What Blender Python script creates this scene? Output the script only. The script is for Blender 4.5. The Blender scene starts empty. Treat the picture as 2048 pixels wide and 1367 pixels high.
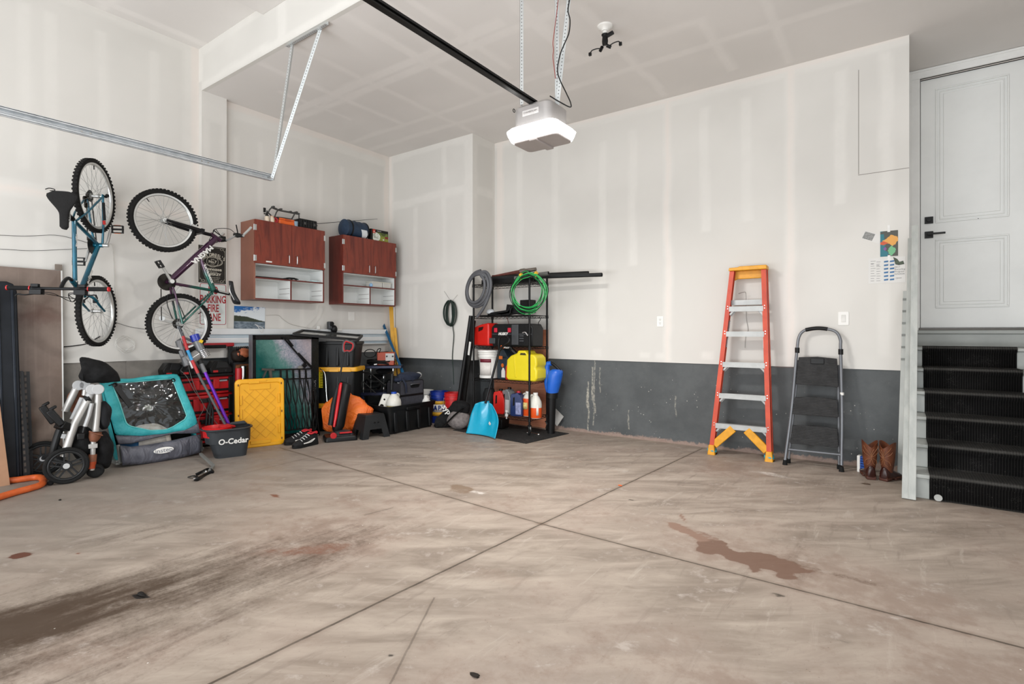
import bpy, bmesh, math, random
from mathutils import Vector, Matrix, Euler
R = math.radians
PI = math.pi
C = bpy.context.scene.collection
rnd = random.Random(7)
FPX, CXP, HYP, CAMH = 1062.0, 1024.0, 664.0, 1.22
CS, CC = -0.585, 0.811
def ray(px, py):
 u = (px - CXP) / FPX
 return Vector((CC * u + CS, -CS * u + CC, (HYP - py) / FPX))
def at(px, py, X=None, Y=None, Z=None):
 """where a sight line meets the plane X=, Y= or Z= of the room"""
 r = ray(px, py)
 t = X / r.x if X is not None else (Y / r.y if Y is not None else (Z - CAMH) / r.z)
 return Vector((0, 0, CAMH)) + r * t
class Frame:
 """upright local frame: x to the right along the thing's front, y away from the viewer, z up"""
 def __init__(s, loc, rot):
  s.loc = Vector(loc); s.rot = R(rot)
  s.ex = Vector((math.cos(s.rot), math.sin(s.rot), 0)); s.ey = Vector((-math.sin(s.rot), math.cos(s.rot), 0))
 def p(s, px, py, y=0.0):
  o = Vector((0, 0, CAMH)); r = ray(px, py)
  t = (y - (o - s.loc).dot(s.ey)) / r.dot(s.ey)
  q = o + r * t - s.loc
  return Vector((q.dot(s.ex), y, q.z))
 def l(s, w):
  q = Vector(w) - s.loc
  return Vector((q.dot(s.ex), q.dot(s.ey), q.z))
 def w(s, q):
  return s.loc + s.ex * q[0] + s.ey * q[1] + Vector((0, 0, q[2]))
def lin(h):
 if isinstance(h, str):
  h = h.lstrip('#'); h = [int(h[i:i + 2], 16) / 255 for i in (0, 2, 4)]
  h = [c / 12.92 if c <= .04045 else ((c + .055) / 1.055) ** 2.4 for c in h]
 return (h[0], h[1], h[2], 1.0)
class S:
 def __init__(s, t, k): s.t = t; s.k = k
 def _m(s, op, b=None, c=None, cl=False, rev=False):
  n = s.t.nodes.new('ShaderNodeMath'); n.operation = op; n.use_clamp = cl
  args = [s, b] if not rev else [b, s]
  if c is not None: args.append(c)
  for i, a in enumerate(args):
   if a is None: continue
   if isinstance(a, S): s.t.links.new(a.k, n.inputs[i])
   else: n.inputs[i].default_value = a
  return S(s.t, n.outputs[0])
 def __add__(s, b): return s._m('ADD', b)
 __radd__ = __add__
 def __sub__(s, b): return s._m('SUBTRACT', b)
 def __rsub__(s, b): return s._m('SUBTRACT', b, rev=True)
 def __mul__(s, b): return s._m('MULTIPLY', b)
 __rmul__ = __mul__
 def __truediv__(s, b): return s._m('DIVIDE', b)
 def abs(s): return s._m('ABSOLUTE')
 def max(s, b): return s._m('MAXIMUM', b)
 def min(s, b): return s._m('MINIMUM', b)
 def pow(s, b): return s._m('POWER', b)
 def sin(s): return s._m('SINE')
 def frac(s): return s._m('FRACT')
 def floor(s): return s._m('FLOOR')
 def gt(s, b): return s._m('GREATER_THAN', b)
 def clamp(s): return s._m('ADD', 0.0, cl=True)
 def sstep(s, a, b):
  n = s.t.nodes.new('ShaderNodeMapRange'); n.interpolation_type = 'SMOOTHSTEP'
  s.t.links.new(s.k, n.inputs[0]); n.inputs[1].default_value = a; n.inputs[2].default_value = b
  if a > b:
   n.inputs[1].default_value = b; n.inputs[2].default_value = a
   n.inputs[3].default_value = 1; n.inputs[4].default_value = 0
  return S(s.t, n.outputs[0])
class MT:
 """material under construction"""
 def __init__(s, name):
  s.m = bpy.data.materials.new(name); s.m.use_nodes = True
  s.t = s.m.node_tree; s.b = s.t.nodes['Principled BSDF']
  s._g = None; s._c = None
 def _sep(s, sock):
  n = s.t.nodes.new('ShaderNodeSeparateXYZ'); s.t.links.new(sock, n.inputs[0])
  return [S(s.t, o) for o in n.outputs]
 def world(s):
  if not s._g:
   g = s.t.nodes.new('ShaderNodeNewGeometry'); s._gp = g.outputs['Position']; s._g = s._sep(s._gp)
  return s._g
 def obj(s):
  if not s._c:
   g = s.t.nodes.new('ShaderNodeTexCoord'); s._cp = g.outputs['Object']; s._c = s._sep(s._cp)
  return s._c
 def vec(s, x, y, z):
  n = s.t.nodes.new('ShaderNodeCombineXYZ')
  for i, a in enumerate((x, y, z)):
   if isinstance(a, S): s.t.links.new(a.k, n.inputs[i])
   else: n.inputs[i].default_value = a
  return n.outputs[0]
 def noise(s, scale, detail=4, rough=.55, vec=None, dist=0.0, world=False):
  n = s.t.nodes.new('ShaderNodeTexNoise'); n.inputs['Scale'].default_value = scale
  n.inputs['Detail'].default_value = detail; n.inputs['Roughness'].default_value = rough; n.inputs['Distortion'].default_value = dist
  if vec is None:
   (s.world() if world else s.obj()); vec = s._gp if world else s._cp
  s.t.links.new(vec, n.inputs['Vector'])
  return S(s.t, n.outputs[0])
 def voro(s, scale, vec=None, feature='F1', rnd_=1.0):
  n = s.t.nodes.new('ShaderNodeTexVoronoi'); n.feature = feature; n.inputs['Scale'].default_value = scale
  n.inputs['Randomness'].default_value = rnd_
  if vec is None: s.obj(); vec = s._cp
  s.t.links.new(vec, n.inputs['Vector'])
  return S(s.t, n.outputs['Distance'])
 def mix(s, f, a, b):
  n = s.t.nodes.new('ShaderNodeMix'); n.data_type = 'RGBA'
  for sk, v in ((n.inputs[0], f), (n.inputs[6], a), (n.inputs[7], b)):
   if isinstance(v, S): s.t.links.new(v.k, sk)
   elif isinstance(v, (int, float)): sk.default_value = v
   elif isinstance(v, (str, tuple, list)): sk.default_value = lin(v)
   else: s.t.links.new(v, sk)
  return n.outputs[2]
 def set(s, col=None, rough=None, metal=None, bump=None, bstr=.3, bdist=.01, **kw):
  b = s.b
  def put(i, v):
   if isinstance(v, S): s.t.links.new(v.k, b.inputs[i])
   elif isinstance(v, (int, float)): b.inputs[i].default_value = v
   elif isinstance(v, (str, tuple, list)): b.inputs[i].default_value = lin(v)
   else: s.t.links.new(v, b.inputs[i])
  if col is not None: put('Base Color', col)
  if rough is not None: put('Roughness', rough)
  if metal is not None: put('Metallic', metal)
  for k, v in kw.items(): put(k, v)
  if bump is not None:
   n = s.t.nodes.new('ShaderNodeBump'); n.inputs['Strength'].default_value = bstr; n.inputs['Distance'].default_value = bdist
   s.t.links.new(bump.k, n.inputs['Height']); s.t.links.new(n.outputs[0], b.inputs['Normal'])
  return s.m
_mats = {}
def mat(name, col, rough=.5, metal=0.0, var=.12, vscale=6.0, bump=0.0, bscale=120.0, **kw):
 """plain procedural material: a colour with a little wear, optional fine grain"""
 if name in _mats: return _mats[name]
 m = MT(name); c = lin(col)
 if var > 0:
  n = m.noise(vscale, 5, .6)
  a = tuple(x * (1 - var) for x in c[:3]); b_ = tuple(min(1, x * (1 + var) + .003) for x in c[:3])
  colr = m.mix(n.sstep(.3, .7), a, b_)
 else: colr = c
 m.set(colr, rough, metal, **{k.replace('_', ' '): v for k, v in kw.items()})
 if max(c[:3]) < .03 and not kw: m.b.inputs['Specular IOR Level'].default_value = .28
 if bump > 0: m.set(bump=m.noise(bscale, 3), bstr=bump, bdist=.003)
 _mats[name] = m.m
 return m.m
def frame_to(d):
 d = Vector(d).normalized()
 u = Vector((0, 0, 1)) if abs(d.z) < .9 else Vector((1, 0, 0))
 x = u.cross(d).normalized(); y = d.cross(x)
 return Matrix((x, y, d)).transposed()
class MB:
 def __init__(s): s.v = []; s.f = []; s.mi = []; s.cur = 0
 def add(s, vs, fs, M=None):
  o = len(s.v)
  s.v += [(M @ Vector(v)) if M is not None else Vector(v) for v in vs]
  s.f += [tuple(i + o for i in f) for f in fs]; s.mi += [s.cur] * len(fs)
  return s
 def box(s, c, d, rot=None, taper=None, M=None):
  x, y, z = d[0] / 2, d[1] / 2, d[2] / 2
  tx, ty = taper or (1, 1)
  vs = [(-x, -y, -z), (x, -y, -z), (x, y, -z), (-x, y, -z), (-x * tx, -y * ty, z), (x * tx, -y * ty, z), (x * tx, y * ty, z), (-x * tx, y * ty, z)]
  fs = [(0, 3, 2, 1), (4, 5, 6, 7), (0, 1, 5, 4), (1, 2, 6, 5), (2, 3, 7, 6), (3, 0, 4, 7)]
  m = Matrix.Translation(c) @ (Euler([R(a) for a in rot]).to_matrix().to_4x4() if rot else Matrix())
  return s.add(vs, fs, M @ m if M is not None else m)
 def bx(s, x0, x1, y0, y1, z0, z1):
  return s.box(((x0 + x1) / 2, (y0 + y1) / 2, (z0 + z1) / 2), (x1 - x0, y1 - y0, z1 - z0))
 def bar(s, p0, p1, w, h, up=(0, 0, 1)):
  """rectangular bar from p0 to p1; h along up"""
  p0, p1 = Vector(p0), Vector(p1); d = (p1 - p0); L = d.length; d = d / L
  up = Vector(up); x = d.cross(up)
  if x.length < 1e-4: x = d.cross(Vector((1, 0, 0)))
  x.normalize(); u = x.cross(d)
  vs = []
  for q in (p0, p1):
   for a, b in ((-1, -1), (1, -1), (1, 1), (-1, 1)): vs.append(q + x * (a * w / 2) + u * (b * h / 2))
  return s.add(vs, [(3, 2, 1, 0), (4, 5, 6, 7), (0, 1, 5, 4), (1, 2, 6, 5), (2, 3, 7, 6), (3, 0, 4, 7)])
 def cyl(s, p0, p1, r0, r1=None, n=14, cap=True):
  p0, p1 = Vector(p0), Vector(p1); r1 = r0 if r1 is None else r1
  F = frame_to(p1 - p0); vs = []
  for q, r in ((p0, r0), (p1, r1)):
   for i in range(n):
    a = 2 * PI * i / n; vs.append(q + F @ Vector((r * math.cos(a), r * math.sin(a), 0)))
  fs = [(i, (i + 1) % n, n + (i + 1) % n, n + i) for i in range(n)]
  if cap: fs += [tuple(range(n - 1, -1, -1)), tuple(range(n, 2 * n))]
  return s.add(vs, fs)
 def tube(s, pts, r, n=8, closed=False, cap=True, flat=None):
  """round tube along pts; r a number or one per point; flat=(a,b) an oval section"""
  pts = [Vector(p) for p in pts]; N = len(pts)
  rs = r if isinstance(r, (list, tuple)) else [r] * N
  T = []
  for i in range(N):
   a = pts[(i - 1) % N] if closed or i > 0 else pts[i]; b = pts[(i + 1) % N] if closed or i < N - 1 else pts[i]
   d = (b - a); T.append(d.normalized() if d.length > 1e-9 else Vector((0, 0, 1)))
  u = Vector((0, 0, 1)) if abs(T[0].z) < .9 else Vector((1, 0, 0))
  X = u.cross(T[0]).normalized(); vs = []
  for i in range(N):
   X = (X - T[i] * X.dot(T[i]))
   X = X.normalized() if X.length > 1e-6 else frame_to(T[i]).col[0]
   Yv = T[i].cross(X)
   fa, fb = flat or (1, 1)
   for k in range(n):
    a = 2 * PI * k / n; vs.append(pts[i] + (X * math.cos(a) * fa + Yv * math.sin(a) * fb) * rs[i])
  fs = []
  for i in range(N if closed else N - 1):
   j = (i + 1) % N
   fs += [(i * n + k, i * n + (k + 1) % n, j * n + (k + 1) % n, j * n + k) for k in range(n)]
  if cap and not closed: fs += [tuple(range(n - 1, -1, -1)), tuple(range((N - 1) * n, N * n))]
  return s.add(vs, fs)
 def lathe(s, prof, n=24, M=None, sx=1.0, sy=1.0):
  """prof: (r, z) from bottom to top"""
  vs = []; fs = []
  for r, z in prof:
   for k in range(n):
    a = 2 * PI * k / n; vs.append((r * sx * math.cos(a), r * sy * math.sin(a), z))
  m = len(prof)
  for i in range(m - 1):
   fs += [(i * n + k, i * n + (k + 1) % n, (i + 1) * n + (k + 1) % n, (i + 1) * n + k) for k in range(n)]
  if prof[0][0] > 1e-5: fs.append(tuple(range(n - 1, -1, -1)))
  if prof[-1][0] > 1e-5: fs.append(tuple(range((m - 1) * n, m * n)))
  return s.add(vs, fs, M)
 def prism(s, poly, y0, y1, M=None):
  """outline (x, z) extruded from y0 to y1"""
  area = sum(poly[i][0] * poly[(i + 1) % len(poly)][1] - poly[(i + 1) % len(poly)][0] * poly[i][1] for i in range(len(poly)))
  if area < 0: poly = poly[::-1]
  n = len(poly); vs = [(p[0], y0, p[1]) for p in poly] + [(p[0], y1, p[1]) for p in poly]
  fs = [tuple(range(n)), tuple(range(2 * n - 1, n - 1, -1))]
  fs += [((i + 1) % n, i, n + i, n + (i + 1) % n) for i in range(n)]
  return s.add(vs, fs, M)
 def ball(s, c, r, nu=16, nv=10):
  r = r if isinstance(r, (tuple, list)) else (r, r, r); vs = []; fs = []
  for j in range(nv + 1):
   t = PI * j / nv
   for i in range(nu):
    a = 2 * PI * i / nu; vs.append((c[0] + r[0] * math.sin(t) * math.cos(a), c[1] + r[1] * math.sin(t) * math.sin(a), c[2] - r[2] * math.cos(t)))
  for j in range(nv):
   fs += [(j * nu + i, j * nu + (i + 1) % nu, (j + 1) * nu + (i + 1) % nu, (j + 1) * nu + i) for i in range(nu)]
  return s.add(vs, fs)
 def loft(s, rings, cap=True, closed=True):
  n = len(rings[0]); vs = [v for r in rings for v in r]; fs = []
  for i in range(len(rings) - 1):
   for k in range(n if closed else n - 1):
    fs.append((i * n + k, i * n + (k + 1) % n, (i + 1) * n + (k + 1) % n, (i + 1) * n + k))
  if cap and closed: fs += [tuple(range(n - 1, -1, -1)), tuple(range((len(rings) - 1) * n, len(rings) * n))]
  return s.add(vs, fs)
 def torus(s, c, R_, r, axis=(0, 1, 0), n=36, m=10, flat=(1, 1)):
  F = frame_to(axis); c = Vector(c); vs = []; fs = []
  for i in range(n):
   a = 2 * PI * i / n; d = F @ Vector((math.cos(a), math.sin(a), 0)); ax = F @ Vector((0, 0, 1))
   for k in range(m):
    b = 2 * PI * k / m; vs.append(c + d * (R_ + r * flat[0] * math.cos(b)) + ax * (r * flat[1] * math.sin(b)))
  for i in range(n):
   j = (i + 1) % n
   fs += [(i * m + k, j * m + k, j * m + (k + 1) % m, i * m + (k + 1) % m) for k in range(m)]
  return s.add(vs, fs)
 def sheet(s, fn, nu, nv):
  vs = [fn(i / nu, j / nv) for j in range(nv + 1) for i in range(nu + 1)]
  fs = [(j * (nu + 1) + i, j * (nu + 1) + i + 1, (j + 1) * (nu + 1) + i + 1, (j + 1) * (nu + 1) + i) for j in range(nv) for i in range(nu)]
  return s.add(vs, fs)
 def text(s, txt, size, M, ext=.0006, off=0.0, sx=1.0, align='CENTER', shear=0.0, space=1.0):
  """lettering in the local x-z plane facing -y; M places it"""
  cu = bpy.data.curves.new('lettering', 'FONT'); cu.body = txt; cu.size = size; cu.extrude = ext; cu.offset = off
  cu.align_x = align; cu.align_y = 'CENTER'; cu.resolution_u = 3; cu.shear = shear; cu.space_character = space
  o = bpy.data.objects.new('lettering', cu); C.objects.link(o)
  dg = bpy.context.evaluated_depsgraph_get(); dg.update()
  me = bpy.data.meshes.new_from_object(o.evaluated_get(dg))
  T = M @ Matrix(((sx, 0, 0, 0), (0, 0, -1, 0), (0, 1, 0, 0), (0, 0, 0, 1)))
  s.add([v.co.copy() for v in me.vertices], [tuple(p.vertices) for p in me.polygons], T)
  bpy.data.objects.remove(o); bpy.data.curves.remove(cu); bpy.data.meshes.remove(me)
  return s
 def build(s, name, m, parent=None, bevel=0.0, seg=2, smooth=35, sub=0, solid=0.0, loc=None, fix=False, soff=0.0):
  me = bpy.data.meshes.new(name)
  me.from_pydata([tuple(v) for v in s.v], [], s.f)
  ms = m if isinstance(m, (list, tuple)) else [m]
  for x in ms: me.materials.append(x)
  if len(ms) > 1:
   for p, i in zip(me.polygons, s.mi): p.material_index = i
  if fix:
   b = bmesh.new(); b.from_mesh(me); bmesh.ops.remove_doubles(b, verts=b.verts, dist=1e-5)
   bmesh.ops.recalc_face_normals(b, faces=b.faces); b.to_mesh(me); b.free()
  me.validate()
  if smooth:
   me.polygons.foreach_set('use_smooth', [True] * len(me.polygons))
   try: me.set_sharp_from_angle(angle=R(smooth))
   except Exception: pass
  me.update()
  o = bpy.data.objects.new(name, me); C.objects.link(o)
  if parent is not None: o.parent = parent
  if loc: o.location = loc
  if solid:
   d = o.modifiers.new('s', 'SOLIDIFY'); d.thickness = solid; d.offset = soff
  if bevel:
   d = o.modifiers.new('b', 'BEVEL'); d.width = bevel; d.segments = seg; d.limit_method = 'ANGLE'; d.angle_limit = R(40); d.harden_normals = False
  if sub:
   d = o.modifiers.new('u', 'SUBSURF'); d.levels = sub; d.render_levels = sub
  return o
def T(x, y, z, rx=0, ry=0, rz=0):
 return Matrix.Translation((x, y, z)) @ Euler((R(rx), R(ry), R(rz))).to_matrix().to_4x4()
def tag(o, label, cat, group=None, kind=None):
 o['label'] = label; o['category'] = cat
 if group: o['group'] = group
 if kind: o['kind'] = kind
 return o
def thing(name, label, cat, loc=(0, 0, 0), rot=0, group=None):
 o = bpy.data.objects.new(name, None); C.objects.link(o); o.empty_display_size = .1
 o.location = loc; o.rotation_euler = (0, 0, R(rot))
 return tag(o, label, cat, group)
def struct(o):
 o['kind'] = 'structure'; return o
def lab(o, t):
 o['label'] = t; return o
def rrect(w, h, r, n=4, cx=0, cz=0):
 out = []
 for (sx, sz, a0) in ((1, -1, -90), (1, 1, 0), (-1, 1, 90), (-1, -1, 180)):
  for i in range(n + 1):
   a = R(a0 + 90 * i / n); out.append((cx + sx * (w / 2 - r) + r * math.cos(a), cz + sz * (h / 2 - r) + r * math.sin(a)))
 return out
def smoothpts(pts, k=6, closed=False):
 """Catmull-Rom through pts"""
 pts = [Vector(p) for p in pts]; n = len(pts); out = []
 rng = range(n if closed else n - 1)
 for i in rng:
  p0 = pts[(i - 1) % n] if closed or i > 0 else pts[0] * 2 - pts[1]
  p1, p2 = pts[i], pts[(i + 1) % n]
  p3 = pts[(i + 2) % n] if closed or i < n - 2 else pts[-1] * 2 - pts[-2]
  for j in range(k):
   t = j / k
   out.append(.5 * ((2 * p1) + (p2 - p0) * t + (2 * p0 - 5 * p1 + 4 * p2 - p3) * t * t + (3 * p1 - p0 - 3 * p2 + p3) * t ** 3))
 if not closed: out.append(pts[-1])
 return out
def ring(w, d, r, z, cx=0, cy=0, n=5):
 """rounded rectangle in the x-y plane at height z, for lofts"""
 return [Vector((p[0], p[1], z)) for p in rrect(w, d, r, n, cx, cy)]
# ================================================================ the room
XL, YB, HC, HC2 = -6.07, 5.755, 3.80, 4.26
import numpy as np
_rs = np.random.RandomState(3)
_tab = _rs.rand(64, 64)
def vnoise(u, v, sc, oct_=4):
 """smooth value noise on arrays, 0..1"""
 out = 0.0; amp = 1.0; tot = 0.0
 for o in range(oct_):
  x = u * sc + 17.3 * o; y = v * sc + 5.1 * o
  i = np.floor(x).astype(int); j = np.floor(y).astype(int); fx = x - i; fy = y - j
  fx = fx * fx * (3 - 2 * fx); fy = fy * fy * (3 - 2 * fy)
  g = lambda a, b: _tab[a % 64, b % 64]
  out = out + amp * ((g(i, j) * (1 - fx) + g(i + 1, j) * fx) * (1 - fy) + (g(i, j + 1) * (1 - fx) + g(i + 1, j + 1) * fx) * fy)
  tot += amp; amp *= .5; sc *= 2.03
 return out / tot
def nstep(x, a, b):
 t = np.clip((x - a) / (b - a), 0, 1); return t * t * (3 - 2 * t)
def bands_of(u, v, items):
 """soft-edged joint-compound bands; items (u0,u1,v0,v1)"""
 acc = np.zeros_like(u)
 w1 = vnoise(u, v, 3.0) - .5; w2 = vnoise(u + 9, v, 2.0) - .5
 for (u0, u1, v0, v1) in items:
  d = np.maximum(np.abs(u + w1 * .05 - (u0 + u1) / 2) - (u1 - u0) / 2, np.abs(v + w2 * .08 - (v0 + v1) / 2) - (v1 - v0) / 2)
  acc = np.maximum(acc, nstep(-d, -.012, .028))
 return acc
class Slab:
 """a box whose visible faces are fine grids carrying a pattern in the colour attribute 'pat'"""
 def __init__(s): s.v = []; s.f = []; s.c = []; s.n = 0
 def box(s, x0, x1, y0, y1, z0, z1):
  mb = MB().bx(x0, x1, y0, y1, z0, z1); o = s.n
  s.v.append(np.array([tuple(v) for v in mb.v])); s.f += [tuple(i + o for i in f) for f in mb.f]; s.c.append(np.zeros((8, 4))); s.n += 8
  return s
 def face(s, axis, at_, u0, u1, v0, v1, fn, res=.03, flip=False):
  """axis: the constant coordinate; (u, v) the other two in xyz order; fn(u, v) -> (r, g, b) arrays"""
  nu = max(2, int((u1 - u0) / res)); nv = max(2, int((v1 - v0) / res))
  U, V = np.meshgrid(np.linspace(u0, u1, nu + 1), np.linspace(v0, v1, nv + 1)); U = U.ravel(); V = V.ravel()
  K = np.full_like(U, at_); co = {'x': (K, U, V), 'y': (U, K, V), 'z': (U, V, K)}[axis]
  c = np.ones((len(U), 4))
  for i, a in enumerate(fn(U, V)): c[:, i] = a
  o = s.n; s.v.append(np.stack(co, 1)); s.c.append(c); s.n += len(U)
  i, j = np.meshgrid(np.arange(nu), np.arange(nv)); a = (j * (nu + 1) + i).ravel() + o
  q = np.stack((a, a + 1, a + nu + 2, a + nu + 1), 1)
  if flip: q = q[:, ::-1]
  s.f += q.tolist()
  return s
 def build(s, name, m):
  me = bpy.data.meshes.new(name); me.from_pydata(np.concatenate(s.v).tolist(), [], s.f)
  at_ = me.color_attributes.new('pat', 'FLOAT_COLOR', 'POINT'); at_.data.foreach_set('color', np.concatenate(s.c).astype(np.float32).ravel())
  me.materials.append(m); me.update()
  o = bpy.data.objects.new(name, me); C.objects.link(o); return struct(o)
def pat(bands, thick=()):
 return lambda u, v: (bands_of(u, v, bands) * (.45 + .5 * vnoise(u, v, 9)), bands_of(u, v, thick) * (.5 + .5 * vnoise(u, v, 11)), vnoise(u + 3, v, 1.1, 5))
def attr(m, name):
 n = m.t.nodes.new('ShaderNodeAttribute'); n.attribute_name = name; q = m.t.nodes.new('ShaderNodeSeparateColor')
 m.t.links.new(n.outputs['Color'], q.inputs[0]); return [S(m.t, o) for o in q.outputs] + [n.outputs['Color'], S(m.t, n.outputs['Alpha'])]
def drywall(name, base='#d3d0ca', base2='#dad7d1', mud='#e2dfd9', pink='#e6dcd4', lines=()):
 m = MT(name); x, y, z = m.world(); a = attr(m, 'pat')
 n2 = m.noise(30, 3, .65, world=True)
 col = m.mix(a[2].sstep(.3, .7), base, base2)
 col = m.mix(a[0] * (n2 * .5 + .55), col, mud)
 col = m.mix(a[1] * .8, col, pink)
 sc = n2.sstep(.74, .82) * a[2].sstep(.5, .6)
 col = m.mix(sc * .3, col, '#9a8f84')
 for (u0, u1, v0, v1, w) in lines:
  cu, hu, cv, hv = (u0 + u1) / 2, (u1 - u0) / 2, (v0 + v1) / 2, (v1 - v0) / 2
  d = ((x - cu).abs() - hu).max((z - cv).abs() - hv)
  col = m.mix(d.sstep(w, 0) * .75, col, '#6d665f')
 m.set(col, .85)
 return m.m
def concrete_stem(name, axis, bare, top):
 m = MT(name); x, y, z = m.world(); u = x if axis == 'x' else y
 n = m.noise(3.0, 6, .65, world=True); nf = m.noise(30, 6, .7, world=True)
 col = m.mix(n.sstep(.3, .7), '#4c4f50', '#5a5d5e')
 chip = (m.noise(11, 6, .75, world=True) * .13 - .030 - z).sstep(-.012, .012)
 fl = m.voro(28, m.vec(u, z * .8, 0)).sstep(.13, .07) * m.noise(5, 2, .5, world=True).sstep(.52, .62) * (z - .95).sstep(0, -.5)
 col = m.mix(fl, col, '#c9c5bd')
 col = m.mix(chip, col, m.mix(nf, '#a8988c', '#7d6258'))
 pits = nf.sstep(.72, .78) * .5
 col = m.mix(pits, col, '#2e2f30')
 if axis == 'x':   # pale drips on the back wall
  for (cx, w, z0, z1) in ((-3.02, .010, .02, .62), (-3.025, .018, .3, .55), (-2.93, .006, .25, .88), (-2.96, .010, .4, .8), (-2.945, .006, .1, .6), (-2.86, .004, .5, .8), (-1.95, .004, .30, .52), (-2.5, .005, .1, .32)):
   d = ((u + (m.noise(7, 4, .6, world=True) - .5) * .06 - cx).abs() - w).max((z - (z0 + z1) / 2).abs() - (z1 - z0) / 2)
   col = m.mix(d.sstep(.008, -.008) * nf.sstep(.35, .6) * .8, col, '#b5b0a2')
  red = ((u + .78).abs() * 5).max((z - .93).abs() * 16).sstep(1.0, .6) * n.sstep(.3, .6)
  col = m.mix(red * .6, col, '#a46e58')
 if bare is not None:
  col = m.mix((u - bare).sstep(.05, -.02), col, m.mix(n.sstep(.3, .7), '#77736e', '#918b83'))
 m.set(col, .7, bump=nf + n, bstr=.25, bdist=.006)
 return m.m
def floor_mat():
 m = MT('stained concrete'); x, y, z = m.world(); A = attr(m, 'pat'); B = attr(m, 'stain')
 sx = (x * .80 + y * .60); sy = (y * .80 - x * .60)
 st = m.noise(1, 5, .68, vec=m.vec(sx * 1.6, sy * 6.0, 0), dist=.5)
 fine = m.noise(55, 5, .74, world=True)
 mid = m.noise(9, 5, .7, world=True)
 col = m.mix(st.sstep(.28, .72), '#85786c', '#b0a396')
 sy = m.noise(1, 5, .7, vec=m.vec(x * 14, y * 2.2, 0), dist=.4); col = m.mix(sy.sstep(.55, .72) * .5, col, '#7c6f65'); col = m.mix(sy.sstep(.42, .30) * .45, col, '#b9aea3')
 col = m.mix(A[1].sstep(.35, .7) * .6, col, '#a6968a')
 col = m.mix((A[1] * .5 + mid * .5).sstep(.52, .66) * .55, col, '#897568')
 col = m.mix((st * .5 + mid * .5).sstep(.44, .34) * .6, col, '#c0b5ac')
 col = m.mix(fine.sstep(.58, .74) * .45, col, '#6f625a')
 col = m.mix(A[2] * .55, col, '#827d77')
 g = (A[0] * 1.1 + (mid - .5) * .5 + (fine - .5) * .5 + (sy - .5) * .9 + (st - .5) * .5) * A[0].sstep(0, .2)
 col = m.mix(g.sstep(.08, .9) * .88, col, '#35220f'); dk = A[0]
 al = B[4]
 g = (al + (mid - .5) * .6 + (fine - .5) * .35) * al.sstep(0, .12)
 col = m.mix(g.sstep(.38, .62) * .75 + g.sstep(0.05, .6) * .2, col, B[3])
 wl = (mid - .5) * .012
 for (p, q, w, k) in FLOOR_LINES:
  dx, dy = q[0] - p[0], q[1] - p[1]; L = math.hypot(dx, dy); dx /= L; dy /= L
  al = x * dx + y * dy - (p[0] * dx + p[1] * dy); ac = (y * dx - x * dy - (p[1] * dx - p[0] * dy) + wl * (1 if w > .0055 else 4)).abs()
  d = ac.max((al - L / 2).abs() - L / 2)
  col = m.mix(d.sstep(w * 4.5, w) * .25 * k, col, '#6f5e50')
  col = m.mix(d.sstep(w, w * .45) * (mid * .9 + .25) * k, col, '#33291f')
 fl = m.voro(9, m.vec(x, y, 0))
 col = m.mix(fl.sstep(.035, .02) * A[1].sstep(.45, .55) * .8, col, '#e6e0d8')
 f3 = m.voro(34, m.vec(x, y, 0)); col = m.mix(f3.sstep(.10, .05) * mid.sstep(.5, .62) * .55, col, '#4d4038'); col = m.mix(f3.sstep(.07, .03) * mid.sstep(.48, .38) * .6, col, '#d8d1ca')
 m.set(col, st.sstep(.3, .7) * .22 + .46 + dk * .3, bump=fine * .5 + st, bstr=.08, bdist=.004)
 m.b.inputs['Specular IOR Level'].default_value = .26
 return m.m
def fl(px, py):
 p = at(px, py, Z=0); return (p.x, p.y)
def fe(a, b, f):
 a, b = fl(*a), fl(*b); return (a[0] + (b[0] - a[0]) * f, a[1] + (b[1] - a[1]) * f)
FLOOR_LINES = [(fl(560, 895), fl(1083, 1047), .009, .9), (fl(1083, 1047), fe((1083, 1047), (2300, 1360), 1.6), .009, 1.0),
               (fe((1083, 1047), (300, 1424), 1.9), fl(1083, 1047), .009, 1.0), (fl(1083, 1047), fl(1405, 896), .008, 1.0),
               (fl(780, 1367), fl(868, 1195), .006, .55), (fl(730, 1029), fl(785, 1015), .01, .5), (fl(470, 950), fl(660, 905), .006, .4)]
_b = at(1480, 1110, Z=0); _c = at(1395, 1050, Z=0)
FLOOR_SPOTS = []
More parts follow.
